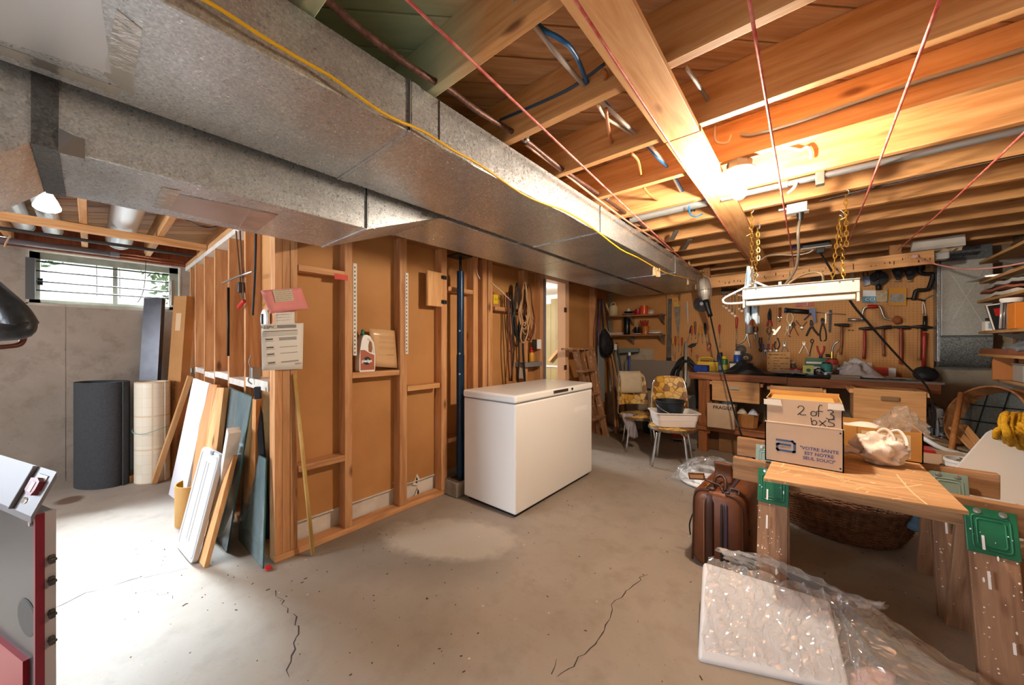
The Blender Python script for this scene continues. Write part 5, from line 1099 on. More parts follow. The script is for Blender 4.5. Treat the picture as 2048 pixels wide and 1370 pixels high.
t = tool('toothed_strap', 'black toothed metal strap hung beside the first hammer', 'strap', 1661, 640); flat('strip', [(1658.5, 620), (1664, 620), (1662, 665), (1657.5, 665)], .008, GUN, t)
for k in range(6): flat('tooth', [(1658 - k * .1, 628 + 6 * k), (1656.6 - k * .1, 630 + 6 * k), (1658 - k * .1, 632 + 6 * k)], .008, GUN, t)
t = tool('small_key', 'small silver flat key hung left of the toothed strap', 'key', 1651.5, 640); flat('blade', [(1650.5, 627), (1652.6, 627), (1652.2, 647), (1650.8, 647)], .004, SIL, t, .012)
# hammers
def hammer(lb, head, hand, mh, hw=.011, pick=False):
    t = tool('hammer', lb, 'hammer', hand[-1][0], hand[-1][1], 'hammers on the pegboard')
    (u0, v0), (u1, v1) = head
    n = 8; ob('head', tube([pk(u0 + (u1 - u0) * i / n, v0 + (v1 - v0) * i / n, .04) for i in range(n + 1)], .016, 10, 1, rf=(lambda s_: (.35 + 1.0 * min(1, s_ * 2.2)) if s_ < .5 else (1.25 if not pick else 1.3 - 1.7 * (s_ - .5))) if pick else (lambda s_: .55 + .6 * min(1, s_ * 1.6))), GUN, t, 60)
    rod('handle', hand, hw, mh, t, .04, 3, 10, lambda s_: .8 + .35 * s_ + .12 * math.sin(6 * s_))
    for du in (-4, 5): hook(t, hand[0][0] + du, hand[0][1] + 3)
    return t
hammer('light wooden handled hammer with a broad dark head, leftmost hammer', [(1668, 649), (1698, 651)], [(1683, 651), (1683, 680), (1681, 708)], pm('ham_a', '8a5432', .5))
hammer('hammer with glossy red handle, second hammer from left', [(1717, 657), (1747, 657)], [(1729, 658), (1729, 690), (1727.5, 718)], REDW)
hammer('brown handled hammer with tapered head crossed by the black cord', [(1750, 656), (1783, 654)], [(1766, 656), (1766, 685), (1767.5, 712)], pm('ham_b', '7d4a30', .5))
hammer('heavy claw hammer with long red brown handle, second from right', [(1787, 654), (1819, 655)], [(1802, 656), (1802, 690), (1801.5, 728)], pm('ham_c', '8a3a24', .4), .0135)
hammer('pick headed hammer with pale wooden handle, rightmost hammer', [(1821, 653), (1866, 655)], [(1839, 655), (1838.5, 690), (1838, 720)], pm('ham_d', 'a06a40', .5), .012, True)
t = tool('plunger', 'plunger with red handle and black rubber cup hung at the right edge', 'plunger', 1850, 750); rod('handle', [(1848.5, 665), (1848, 690), (1847, 733)], .017, REDW, t, .05, 2, 10, lambda s_: 1.1 - .35 * s_)
ob('cup', lathe([(.02, .045), (.04, .04), (.075, .015), (.084, 0), (.075, 0), (.05, .015), (0, .02)], 24, frame(pk(1851, 748, .06), (1, 0, 0), ez=(-.25, -.75, .5))), RUBBER, t, 50)
t = tool('keyhole_saw', 'keyhole saw frame with black grip above the pick hammer', 'saw', 1849, 650); rod('grip', [(1850, 632), (1849, 662)], .014, BLKH, t, .03, 1, 10); rod('wire_frame', [(1846, 630), (1845, 612), (1848, 600), (1860, 592), (1869, 588)], .004, SIL, t, .03); rod('wire_frame', [(1852, 632), (1850, 615), (1847, 602)], .004, SIL, t, .03)
t = tool('brace_drill', 'carpenter brace with red grip and wooden knob hung sideways', 'brace', 1730, 640); rod('chuck', [(1696, 639), (1726, 640)], .017, SIL, t, .05, 1, 12, lambda s_: 1.0 if s_ < .7 else .7); rod('crank', [(1724, 640), (1725, 627), (1728, 617), (1735, 613.5), (1750, 613), (1759, 613), (1763, 620), (1768, 633), (1774, 638), (1786, 640)], .009, SIL, t, .05, 4)
rod('grip', [(1735, 613.5), (1745, 613), (1756, 612.5)], .018, RED, t, .05, 2, 12, lambda s_: .85 + .25 * math.sin(PI * s_)); ob('knob', lathe([(0, .035), (.03, .03), (.042, .012), (.042, -.005), (.02, -.02), (.012, -.03)], 18, frame(pk(1792, 640, .05), (0, 1, 0), ez=(1, 0, 0))), BROWNW, t, 40)
t = tool('hand_drill', 'black egg-beater hand drill hung upright below the header', 'hand drill', 1757, 580); rod('body', [(1757, 536), (1756.5, 560), (1757, 578)], .012, GUN, t, .04, 2); ob('gear', lathe([(.012, .01), (.072, .008), (.072, -.004), (.012, -.006)], 24, frame(pk(1756.5, 557, .04), (1, 0, 0), ez=(0, -1, 0))), GUN, t, 40); ob('chuck', lathe([(.014, 0), (.022, .01), (.022, .045), (.012, .06)], 14, frame(pk(1757, 580, .04), (1, 0, 0), ez=(0, 0, 1))), GUN, t, 40); rod('top_handle', [(1757, 546), (1757, 536)], .02, GUN, t, .04, 1); rod('crank', [(1756, 557), (1748, 562), (1743, 561)], .008, GUN, t, .06)
for k, (u, lb) in enumerate(((1796, 'black folding lamp clamp, left of the pair below the header'), (1819, 'black folding lamp clamp, right of the pair below the header'))):
    t = tool('spring_clamp', lb, 'clamp', u, 562, 'black clamps'); s_ = 1 if k else -1
    flat('jaw_body', [(u - 13 * (k == 0) - 11 * (k == 1), 541), (u - 4, 533), (u + 8, 533), (u + 14 * (k == 1) + 10 * (k == 0), 543), (u + 3, 560), (u - 4, 560)], .03, GUN, t, .02); ob('pivot', cyl(pk(u, 545, .02), pk(u, 545, .06), .016, n=12), BLKMET, t, 40); rod('foot', [(u - 6, 563), (u + 7, 562)], .004, SIL, t, .04, 1)
t = tool('crank_handle', 'big black offset crank hung beside the right duct', 'crank', 1845, 560); rod('crank', [(1842, 524), (1840, 540), (1843, 547), (1856, 548), (1866, 548), (1862, 565), (1856, 578), (1845, 580), (1833, 581), (1829, 592), (1827, 600)], .017, GUN, t, .05, 3, 10); rod('socket', [(1842, 522), (1840, 541)], .03, GUN, t, .05, 1, 10); rod('base', [(1812, 597), (1830, 597), (1850, 602)], .008, GUN, t, .05)
# packets
def packet(name, lb, cat, poly, m, off=.012):
    t = tool(name, lb, cat, poly[2][0], poly[2][1]); flat('packet', poly, .012, m, t, off); return t
t = packet('hardware_packet', 'blue and white hang packet of hooks right of the shop light', 'packet', [(1726, 581), (1751, 581), (1753, 606), (1724, 605)], pm('packet_white', 'c9ced0', .4)); flat('blue_panel', [(1725, 593), (1752, 593), (1753, 606), (1724, 605)], .0128, pm('packet_blue', '4f86a0', .4), t, .012); text('lettering', 'CCI', .045, frame(pk(1730, 602, .027), (1, 0, 0), (0, 0, 1)), WHITE, t)
packet('hardware_packet', 'clear bag of small parts beside the blue packet', 'packet', [(1752, 584), (1775, 580), (1774, 604), (1752, 603)], pm('packet_clear', 'b8a888', .3, c2='a09070', sc=30))
t = packet('hardware_packet', 'yellow bordered packet of plugs, right of the clear bag', 'packet', [(1777, 577), (1813, 575), (1812, 611), (1776, 611)], pm('packet_yellow', 'c98a22', .5)); flat('window', [(1780, 588), (1809, 588), (1808, 605), (1779, 605)], .013, pm('packet_grey', 'a39c94', .4, c2='857e76', sc=40), t, .012)
t = packet('red_packet', 'red and white packet hung just under the shop light', 'packet', [(1591, 604), (1627, 603), (1628, 612), (1591, 613)], pm('packet_red', 'a8423a', .5)); rod('hook_wire', [(1606, 611), (1615, 612), (1615, 602)], .003, WPLAST, t, .03, 1)
t = tool('padlock', 'blue and grey padlock hung left of the hand drill', 'padlock', 1731, 572); flat('body', [(1725, 556), (1738, 553), (1740, 570), (1727, 573)], .03, pm('lock_blue', '3f5a86', .4, c2='a8a29a', sc=18), t, .02); rod('shackle', [(1728, 555), (1727, 546), (1731, 541), (1735, 545), (1736, 553)], .005, DSTEEL, t, .035)
t = tool('latch_part', 'small steel latch hung above the shop light end', 'latch', 1704, 560); flat('plate', [(1700, 545), (1708, 544), (1707, 560), (1702, 560)], .015, SIL, t)
t = tool('electrical_plate', 'grey outlet box behind the lamp cord above the shop light', 'outlet', 1622, 560); 
for u in (1620, 1635): flat('box', [(u, 548), (u + 12, 548), (u + 12, 562), (u, 562)], .03, pm('box_grey', '77746e', .5), t, .004)
t = tool('pegboard_hooks', 'pair of small brass hooks between the first two hammers', 'hooks', 1700, 661, None)
for u in (1698, 1705): rod('hook', [(u, 659), (u, 662)], .008, BRASS, t, .012, 1)
# ================================================================== workbench
BT, BZ = .91, .07
BENCH = wood('bench_wood', 'a8683c', '7c4828', 'X', rnd=.06); BLEG = wood('bench_leg', 'a5663a', '83502c', rnd=.06)
t = thing('workbench', 'long heavy timber workbench below the pegboard', 'workbench', (-.14, 4.86, 0))
XL, XRb, YF, YBk = -1.10, .84, 4.60, 5.15
for i in range(4):
    ya = YF + (YBk - YF) * i / 4; ob('top_plank', bx(XL + .02 * (i == 0), XRb - .01 * (i % 2), ya + .001, ya + (YBk - YF) / 4 - .001, BT - .04, BT, .003), wood('bench_top', '6e5440', '4f3a2a', 'X', rnd=.05), t)
ob('front_rail', bx(XL, -.18, YF - .03, YF, BT - BZ, BT + .004, .003), BENCH, t); ob('front_rail', bx(-.178, XRb, YF - .03, YF, BT - BZ - .012, BT + .0, .003), BENCH, t)
for x in (-.96, -.02, .70):
    beam('leg', (x, YF + .05, 0), (x, YF + .05, BT - .04), .09, .09, BLEG, t, up=(0, 1, 0)); beam('leg', (x, YBk - .06, 0), (x, YBk - .06, BT - .04), .09, .09, BLEG, t, up=(0, 1, 0)); beam('rung', (x, YF, .255), (x, YBk, .255), .04, .09, BLEG, t)
beam('leg_cleat', (-.90, YF - .0, .22), (-.90, YF - .0, BT - .07), .035, .03, BLEG, t, up=(0, 1, 0))
ob('lower_shelf', bx(XL + .05, XRb - .05, YF + .0, YBk, .30, .32, .003), BENCH, t); ob('shelf_rail', bx(XL + .0, XRb - .04, YF - .03, YF + .005, .255, .30, .003), BENCH, t)
def drawer(lb, pts, yf, m, handle, depth=.36):
    P = [oy(u, v, yf) for u, v in pts]; x0 = min(p.x for p in P); x1 = max(p.x for p in P); zt = (P[0].z + P[1].z) / 2; zb = min(P[2].z, P[3].z)
    t = thing('drawer_box', lb, 'drawer', ((x0 + x1) / 2, yf, zb))
    ob('front', bx(x0, x1, yf, yf + .018, zb, zt, .002), m, t)
    for x in (x0 + .008, x1 - .008): ob('side', bx(x - .008, x + .008, yf + .018, yf + depth, zb + .01, zt), m, t)
    ob('back', bx(x0, x1, yf + depth - .015, yf + depth, zb + .01, zt - .01), m, t); ob('bottom', bx(x0, x1, yf + .018, yf + depth, zb + .01, zb + .018), m, t)
    for x in (x0 - .012, x1 + .012): ob('runner', bx(x - .014, x + .014, yf + .02, yf + depth, zt - .045, zt - .012), PINE, t)
    if handle:
        a, b_ = oy(handle[0], handle[1], yf), oy(handle[2], handle[3], yf); ob('handle', bx(a.x, b_.x, yf - .02, yf, b_.z, a.z, .005), handle[4], t)
    return t
DRW = wood('drawer_ply', 'c49462', 'a97a4a', 'X', rnd=.04, knots=False)
drawer('left workbench drawer with a grey bar pull, pulled out', [(1425, 761), (1519, 766), (1518, 806), (1424, 800)], 4.44, DRW, (1459, 772, 1480, 780, pm('pull_grey', '9a8a74', .5)))
drawer('middle workbench drawer pulled out behind the big carton', [(1540, 771), (1645, 777), (1645, 822), (1540, 818)], 4.44, DRW, None)
drawer('right workbench drawer, larger, with a dark slot pull', [(1711, 776), (1853, 784), (1853, 850), (1707, 842)], 4.22, DRW, (1761, 792, 1799, 803, pm('pull_brown', '7a5c3c', .5)))
# on the lower shelf and beneath
def carton(name, lb, x0, x1, y0, y1, z0, z1, m, rz=0, flaps=(), open_=True, th=.005):
    cx, cy = (x0 + x1) / 2, (y0 + y1) / 2; M_ = T(cx, cy, z0, rz); w_, d_, h_ = x1 - x0, y1 - y0, z1 - z0; t = thing(name, lb, 'box', M=M_)
    ob('front_panel', bx(-w_ / 2, w_ / 2, -d_ / 2, -d_ / 2 + th, 0, h_), m, t, M=M_); ob('back_panel', bx(-w_ / 2, w_ / 2, d_ / 2 - th, d_ / 2, 0, h_), m, t, M=M_)
    ob('side_panel', bx(-w_ / 2, -w_ / 2 + th, -d_ / 2, d_ / 2, 0, h_), m, t, M=M_); ob('side_panel', bx(w_ / 2 - th, w_ / 2, -d_ / 2, d_ / 2, 0, h_), m, t, M=M_)
    ob('bottom_panel', bx(-w_ / 2, w_ / 2, -d_ / 2, d_ / 2, 0, th), m, t, M=M_)
    if not open_: ob('top_panel', bx(-w_ / 2, w_ / 2, -d_ / 2, d_ / 2, h_ - th, h_), m, t, M=M_)
    return t, M_, w_, d_, h_
a, b_ = oy(1411, 858, 4.42), oy(1466, 812, 4.42)
t, M_, w_, d_, h_ = carton('fragile_carton', 'open carton marked FRAGILE on the bench lower shelf', a.x, b_.x, 4.46, 4.76, .322, .322 + .27, CARDL, .06)
text('lettering', 'FRAGILE', .05, M_ @ frame((-w_ * .28, -d_ / 2 - .001, h_ * .78), (1, 0, 0), (0, 0, 1)), INK, t, bold=.001)
tag(ob('crumpled_paper', sheet(8, 8, lambda s_, q: (M_ @ V((.0 + .14 * s_, -.10 + .18 * q, h_ - .02 + .06 * NZ.noise(V((5 * s_, 5 * q, 1))) + .04 * math.sin(PI * s_) * math.sin(PI * q)))), .003), pm('paper_teal', '9fb4b4', .7), smooth=False), 'crumpled teal paper sticking out of the FRAGILE carton', 'paper')
for k, (dx, dy, lb) in enumerate(((-.10, -.06, 'brown wooden knob showing at the left inside the FRAGILE carton'), (-.05, -.02, 'pale wooden knob beside the brown one in the FRAGILE carton'))):
    p = M_ @ V((dx, dy, h_ - .05)); tag(ob('wooden_ball', lathe([(0, -.03), (.03, -.02), (.04, .02), (.03, .05), (0, .06)], 14, T(p.x, p.y, p.z)), pm('knob%d' % k, ('9a6a3a', 'c09a6a')[k], .5), smooth=True), lb, 'knob')
t = thing('paper_bag', 'torn brown paper bag of wrapped things on the lower shelf', 'paper bag', oy(1494, 855, 4.6)); a, b_ = oy(1476, 853, 4.58), oy(1512, 825, 4.58)
ob('bag', lathe([(.075, 0), (.09, .01), (.105, .15), (.11, .17), (.1, .165), (.07, .1)], 10, T((a.x + b_.x) / 2, 4.68, .322, .4) @ MX.Diagonal((1, .75, 1, 1))), pm('bag_kraft', 'a8713e', .85, c2='97602f', sc=8), t)
for k, (dx, c) in enumerate(((-.05, 'c9bfa6'), (.05, 'c2c6d4'))): ob('wrapped_parcel', sheet(8, 6, lambda s_, q: ((a.x + b_.x) / 2 + dx + .09 * (s_ - .5), 4.64 + .09 * (q - .5), .485 + .06 * math.sin(PI * s_) * math.sin(PI * q) + .01 * NZ.noise(V((8 * s_, 8 * q, k)))), .004), pm('parcel%d' % k, c, .6), t)
p = oz(1430, 895); carton('brown_carton', 'dark brown carton on the floor under the left drawer', p.x - .07, p.x + .10, 4.75, 5.05, 0, .24, pm('card_dark', '6a4428', .85), open_=False)
p = oz(1458, 902); t, M_, w_, d_, h_ = carton('floor_carton', 'brown carton with faint print on the floor below the bench shelf', p.x - .10, p.x + .26, 4.72, 5.05, 0, .23, pm('card_mid', '8a6340', .85, c2='7d5836', sc=3), .05, open_=False)
text('lettering', 'LIGHTING', .04, M_ @ frame((-w_ * .3, -d_ / 2 - .001, h_ * .55), (1, 0, 0), (0, 0, 1)), pm('faint_ink', '5c4228', .8), t)
tag(ob('paper_sack', sheet(14, 12, lambda s_, q: oy(1854 + 30 * s_ * (1 - .5 * q), 876 - 62 * q + 6 * math.sin(4 * s_), 4.42 + .05 * NZ.noise(V((4 * s_, 4 * q, 2)))), .04), pm('sack_grey', '84868a', .8, c2='6e7076', sc=6), smooth=True), 'crumpled grey paper sack hanging off the right end of the bench', 'sack')
# ================================================================== things on the bench top
ZB = BT + .0005
def bp(u, y): return oy(u, 740, y).x
tag(ob('newspaper', bx(-1.03, -.62, 4.63, 4.85, ZB, ZB + .008, .001), pm('newsprint', 'b5aca2', .85, c2='9a9188', sc=26)), 'folded newspaper at the left end of the bench', 'newspaper')
x = bp(1402, 4.72); tag(ob('blue_sponge', bx(x - .075, x + .075, 4.68, 4.80, ZB + .008, ZB + .085, .01), pm('sponge_blue', '243c8e', .9, c2='1c3078', sc=40, bp=.3, bsc=80)), 'blue sponge block on the newspaper', 'sponge')
x = bp(1417, 4.95); t = thing('yellow_case', 'yellow plastic carry case standing behind the blue sponge', 'case', (x, 4.95, ZB)); ob('body', bx(x - .13, x + .11, 4.93, 5.03, ZB, ZB + .12, .012), YELLOW, t); ob('handle', tube([(x - .11, 4.98, ZB + .115), (x - .09, 4.98, ZB + .165), (x + .03, 4.98, ZB + .165), (x + .05, 4.98, ZB + .115)], .010, 8), YELLOW, t, True)
def can(u, y, r, h, m, lb, cat='can', name='spray_can', cap=None, capm=None, lab=None):
    x = bp(u, y); t = thing(name, lb, cat, (x, y, ZB)); fm = T(x, y, ZB); ob('body', lathe([(r * .95, 0), (r, .004), (r, h), (r * .8, h + .012)], 18, fm), m, t, 40)
    if cap: ob('cap', lathe([(r * .82, h + .01), (r * .82, h + cap), (r * .6, h + cap + .006)], 16, fm), capm, t, 40)
    if lab: ob('label', lathe([(r * 1.012, h * lab[0]), (r * 1.012, h * lab[1])], 18, fm, cap=False), lab[2], t, 40)
    return t
can(1449, 4.93, .034, .15, pm('can_green', '2c6a34', .35), 'green spray can with yellow cap at the left of the bench', cap=.04, capm=YELLOW, lab=(.2, .6, pm('lab_yellow', 'b8b040', .4)))
can(1440, 4.98, .034, .20, pm('can_navy', '22305c', .35), 'navy blue spray can behind the yellow capped can', cap=.03, capm=BLACK, lab=(.1, .4, pm('lab_sky', '6a8cc0', .4)))
can(1431, 4.97, .028, .12, BLACK, 'small black aerosol can beside the yellow case', cap=.02, capm=GREYP)
t = can(1475, 5.0, .04, .20, pm('bottle_blue', '1f4fa8', .3), 'blue bottle with white nozzle near the tape rolls', 'bottle', 'glue_bottle', cap=.05, capm=WPLAST, lab=(.3, .6, pm('lab_pale', '8fb2e0', .4)))
x = bp(1470, 4.88); t = thing('small_box', 'black and white printed box in front of the blue bottle', 'box', (x, 4.88, ZB)); ob('box_body', bx(x - .055, x + .045, 4.86, 4.92, ZB, ZB + .13, .002), pm('box_navy', '1c2230', .5), t); ob('printed_panel', bx(x - .05, x + .02, 4.858, 4.86, ZB + .06, ZB + .11), PAPER, t)
t = thing('black_tarp', 'crumpled black plastic sheet lying along the front of the bench', 'plastic sheet', (-.45, 4.7, ZB))
def tarp(s_, q):
    x = -.74 + .92 * s_; hgt = (.10 * math.exp(-((s_ - .22) / .13) ** 2) + .028) * math.sin(PI * min(1, q * 1.0)) ** .7
    return (x + .02 * math.sin(9 * q), 4.575 + .25 * q * (1 - .25 * s_) + .02 * math.sin(7 * s_), ZB + .006 + hgt * (1 + .5 * NZ.noise(V((9 * s_, 5 * q, 3)))))
ob('sheet', sheet(44, 14, tarp, .004), pm('tarp_black', '161b1e', .3, c2='232a2e', sc=9), t)
tag(ob('silver_foil', sheet(10, 5, lambda s_, q: (-.30 + .27 * s_, 4.57 + .08 * q + .03 * s_, ZB + .055 - .02 * s_ + .012 * NZ.noise(V((9 * s_, 7 * q, 5))) + .015 * math.sin(PI * q)), .002), pm('foil_sheet', 'b8b8b8', .3, .5)), 'strip of silver foil on the black plastic sheet', 'foil')
x0, x1 = bp(1534, 4.80), bp(1580, 4.80); t = thing('note_board', 'handwritten cardboard note standing on the bench', 'sign', ((x0 + x1) / 2, 4.80, ZB)); zt = oy(1556, 704, 4.80).z
fm = frame((x0, 4.795, ZB), (1, 0, 0), ez=(0, -1, .12)); hb = zt - ZB; ob('card', bx(0, x1 - x0, 0, hb, -.004, 0), pm('note_card', 'c0915c', .85), t, M=fm)
bm = BM()
for i, (a0, a1, yy) in enumerate(((.06, .8, .88), (.04, .1, .74), (.28, .96, .74), (.28, .55, .62), (.04, .1, .5), (.28, .5, .5), (.58, .92, .5), (.28, .62, .40), (.04, .1, .28), (.24, .5, .28), (.58, .98, .28), (.24, .5, .16), (.56, .98, .16), (.2, .9, .06))):
    scrib(bm, fm @ T(0, 0, .0012), a0 * (x1 - x0), a1 * (x1 - x0), yy * hb, .014, 90 + i, .0035)
ob('handwriting', bm, pm('ink_brown', '3a2a20', .8), t, kind='stuff')
x = bp(1585, 4.9); t = thing('glass_jar', 'small jar of dark liquid right of the note board', 'jar', (x, 4.9, ZB)); ob('jar', lathe([(.034, 0), (.036, .01), (.036, .1), (.026, .12), (.026, .13)], 16, T(x, 4.9, ZB)), pm('jar_brown', '6a5440', .2), t, 40); ob('lid', lathe([(.028, .13), (.028, .15), (.02, .152)], 16, T(x, 4.9, ZB)), pm('lid_cream', 'c9bca6', .5), t, 40)
x = bp(1595, 4.78); t = thing('plastic_tub', 'grey tub with red lid right of the note board', 'tub', (x, 4.8, ZB)); ob('tub', lathe([(.05, 0), (.062, .01), (.066, .065)], 20, T(x, 4.82, ZB)), pm('tub_grey', '9c9a98', .4), t, 40); ob('lid', lathe([(.07, .064), (.07, .078), (.06, .082)], 20, T(x, 4.82, ZB)), RED, t, 40)
x = bp(1617, 4.68); t = thing('seed_box', 'small yellow and blue carton at the front of the bench', 'box', (x, 4.68, ZB)); ob('carton', bx(x - .045, x + .04, 4.65, 4.70, ZB, ZB + .125, .002), pm('seed_yellow', 'c9c46a', .5), t); ob('blue_base', bx(x - .0455, x + .0405, 4.649, 4.701, ZB, ZB + .045), pm('seed_blue', '7a98b4', .5), t); ob('print_mark', lathe([(0, .0008), (.018, .0006)], 14, frame((x, 4.6485, ZB + .075), (1, 0, 0), ez=(0, -1, 0))), pm('seed_print', '2c5a3c', .5), t)
x = bp(1632, 4.95); t = thing('green_box', 'green and white hardware box standing at the back of the bench', 'box', (x, 4.98, ZB)); ob('carton', bx(x - .09, x + .09, 4.96, 5.02, ZB, ZB + .19, .002), pm('box_green', '2f5c40', .5), t); ob('printed_panel', bx(x - .08, x + .08, 4.958, 4.96, ZB + .02, ZB + .10), PAPER, t); ob('white_stripe', bx(x - .08, x + .08, 4.958, 4.96, ZB + .13, ZB + .15), PAPER, t)
x = bp(1636, 4.72); t = thing('parts_heap', 'grey wire and small parts heaped at the front of the bench', 'parts', (x, 4.72, ZB)); bm = BM(); r_ = random.Random(5)
for k in range(26): box(bm, (0, 0, 0), (.02, .012, .03), T(x + r_.uniform(-.06, .08), 4.70 + r_.uniform(-.03, .06), ZB + .012 + r_.uniform(0, .05), r_.random() * 3, r_.random(), r_.random()))
ob('loose_parts', bm, pm('part_grey', '6c6a70', .4, .4), t, kind='stuff'); ob('wire', tube([(x - .04, 4.7, ZB + .04), (x, 4.67, ZB + .1), (x + .05, 4.7, ZB + .06), (x + .02, 4.74, ZB + .09), (x - .03, 4.72, ZB + .08)], .004, 6), BLACK, t, True)
t = can(1653, 4.78, .045, .13, pm('bottle_teal', '3f8a80', .35), 'teal and white rounded bottle beside the torch cylinder', 'bottle', 'glue_bottle', cap=.02, capm=BLACK, lab=(.05, .45, pm('lab_white', 'd8d0c8', .4)))
t = can(1664, 4.92, .05, .17, pm('torch_red', 'b0382a', .35), 'propane torch cylinder with brass valve on the bench', 'torch', 'propane_torch', cap=.015, capm=DSTEEL, lab=(.25, .75, pm('lab_ivory', 'd5cbb8', .4)))
x = bp(1664, 4.92); ob('valve', cyl((x, 4.92, ZB + .19), (x, 4.92, ZB + .26), .014, n=10), BRASS, t, 40); ob('burner_tube', tube([(x, 4.92, ZB + .25), (x + .01, 4.91, ZB + .32), (x + .05, 4.90, ZB + .37)], .009, 8), STEEL, t, True); ob('knob', cyl((x - .05, 4.92, ZB + .22), (x - .012, 4.92, ZB + .22), .016, n=10), BLACK, t, 40)
x0, x1 = bp(1662, 4.62), bp(1720, 4.62); tag(ob('wood_block', bx(x0, x1, 4.585, 4.66, ZB, ZB + .045, .003), wood('block_grey', 'a08468', '846a50', 'X', knots=False)), 'short grey lumber offcut at the front edge of the bench', 'wood block')
x0, x1 = bp(1688, 4.98), bp(1743, 4.98); t = thing('white_box', 'plain white box behind the crumpled cloth on the bench', 'box', (x0, 4.98, ZB)); ob('carton', bx(x0, x1, 4.96, 5.06, ZB, ZB + .155, .002), pm('box_white', 'cfc0ae', .7), t); ob('lid_lip', bx(x0 - .003, x1 + .003, 4.957, 5.063, ZB + .11, ZB + .157, .002), pm('box_white', 'cfc0ae'), t)
x0, x1 = bp(1748, 4.92), bp(1792, 4.92); t = thing('red_box', 'flat red box with white end at the right of the bench', 'box', (x0, 4.92, ZB)); ob('carton', bx(x0 - .1, x1 - .05, 4.92, 5.02, ZB + .03, ZB + .11, .002), pm('box_red', 'c0381c', .5), t); ob('white_end', bx(x1 - .05, x1, 4.919, 5.021, ZB + .03, ZB + .11, .002), PAPER, t); ob('tray', bx(x0 - .1, x1, 4.9, 5.04, ZB, ZB + .03, .002), pm('tray_white', 'b8a690', .7), t)
t = thing('canvas_cloth', 'crumpled grey white cloth on the right half of the bench', 'cloth', (.30, 4.78, ZB))
def cl(s_, q):
    x = .20 + .52 * s_; h_ = .14 * math.exp(-((s_ - .25) / .24) ** 2) * math.sin(PI * q) ** .6 + .02
    return (x + .02 * math.sin(6 * q), 4.62 + .30 * q * (1 - .35 * s_), max(ZB + .003, ZB + .004 + h_ * (.75 + .9 * (.5 - abs(NZ.noise(V((6 * s_ + 3 * q, 3.5 * q, 8))))) + .5 * (.3 - abs(NZ.noise(V((13 * s_ - 5 * q, 8 * q, 2)))))) + .012 * math.sin(16 * s_ + 5 * q) * math.sin(PI * q)))
ob('cloth', sheet(60, 28, cl), pm('canvas', 'cdc5be', .9, c2='b5aaa2', sc=5), t, True)
tag(ob('grey_plank', bx(.15, .86, 4.575, 4.66, ZB - .002, ZB + .018, .002), wood('plank_grey', '8a7c6c', '6f6254', 'X', knots=False)), 'thin grey plank along the right front edge of the bench', 'board')
# ---- hose, pipe and stone slabs left of the bench
t = thing('garden_hose', 'coiled black hose standing in loops left of the bench', 'hose', (-1.30, 4.95, .4))
for k, (ua, ub, vt) in enumerate(((1342, 1400, 714), (1350, 1394, 728), (1338, 1404, 722))):
    yk = 5.06 - .05 * k; ob('loop', tube([oy(ua, 850, yk), oy(ua + 2, 780, yk), oy(ua + 8, 735 + 3 * k, yk), oy((ua + ub) / 2, vt, yk), oy(ub - 6, 740, yk), oy(ub - 1, 780, yk), oy(ub + 4, 800 + 15 * k, yk)], .017, 8), pm('hose_black', '1a1b1d', .45), t, True)
tag(ob('grey_pipe', tube([oy(1370, 850, 4.9), oy(1372, 682, 5.02)], .017, 10, 1), pm('pipe_pale', 'b5b3ae', .4, .3), smooth=True), 'pale grey pipe standing upright in front of the hose', 'pipe')
tag(ob('slate_slab', prism([(0, 0), (.42, 0), (.42, .52), (.28, .50), (0, .22)], .03, frame((-1.28, 5.08, .25), (1, 0, 0), (0, .12, 1))), pm('slate', '4c4f4e', .7, c2='3c3f3e', sc=6)), 'dark slate panel with cut corner behind the bench leg', 'panel')
tag(ob('concrete_block', bx(-1.25, -1.05, 4.86, 5.0, 0, .42, .004), pm('block_grey2', '9a9080', .9, c2='877d6e', sc=8, bp=.2, bsc=30)), 'grey concrete block standing between pipe and bench leg', 'block')
tag(ob('grey_sheet_panel', bx(-2.1, -1.35, 5.10, 5.125, .62, 1.02, .003), pm('sheet_taupe', '7d7268', .8)), 'taupe board leaning on the back wall behind the chairs', 'panel')

# ================================================================== hung header board and return duct at the back
YH = 4.58
t = thing('header_board', 'long pine board hung below the joists in front of the pegboard', 'board', (-.1, YH, 1.9))
beam('board', (-1.03, YH, 1.945), (.80, YH, 1.985), .038, .115, PINE, t)
for u in (1412, 1588, 1792):
    x = oy(u, 540, YH).x; beam('hanger', (x, YH + .04, 1.93), (x, YH + .04, ZJ), .075, .036, DARKPINE, t, up=(0, 1, 0))
ob('conduit', tube([oy(1500, 566, YH), oy(1800, 533, YH)], .010, 8, 1), STEEL, t, True)
rr = random.Random(4); bm = BM()
for k in range(40):
    s_ = rr.random(); cyl((-1.0 + 1.78 * s_, YH - .019, 1.94 + .04 * s_ + rr.uniform(-.03, .03)), (-1.0 + 1.78 * s_, YH - .027, 1.94 + .04 * s_ + rr.uniform(-.03, .03)), .003, n=6, bm=bm)
ob('nails', bm, DSTEEL, t, kind='stuff')
for k in range(2): ob('bracket', box(BM(), oy((1495, 1560)[k], (582, 575)[k], YH + .05), (.03, .04, .12), None, .003), STEEL, t)
t = thing('wall_duct', 'grey galvanised wall stack duct with rounded bottom right of the pegboard', 'duct', (1.04, 5.05, 1.0))
DX0, DX1, DY = .915, 1.205, 4.99
zb = oy(1925, 736, DY).z; zs = oy(1925, 672, DY).z; zc = oy(1925, 518, DY).z
GST = galv('stack_sheet', 'c2c2ba', 'abaca8', .5)
ob('stack', bx(DX0, DX1, DY, YB, zs, zc, .004), GST, t)
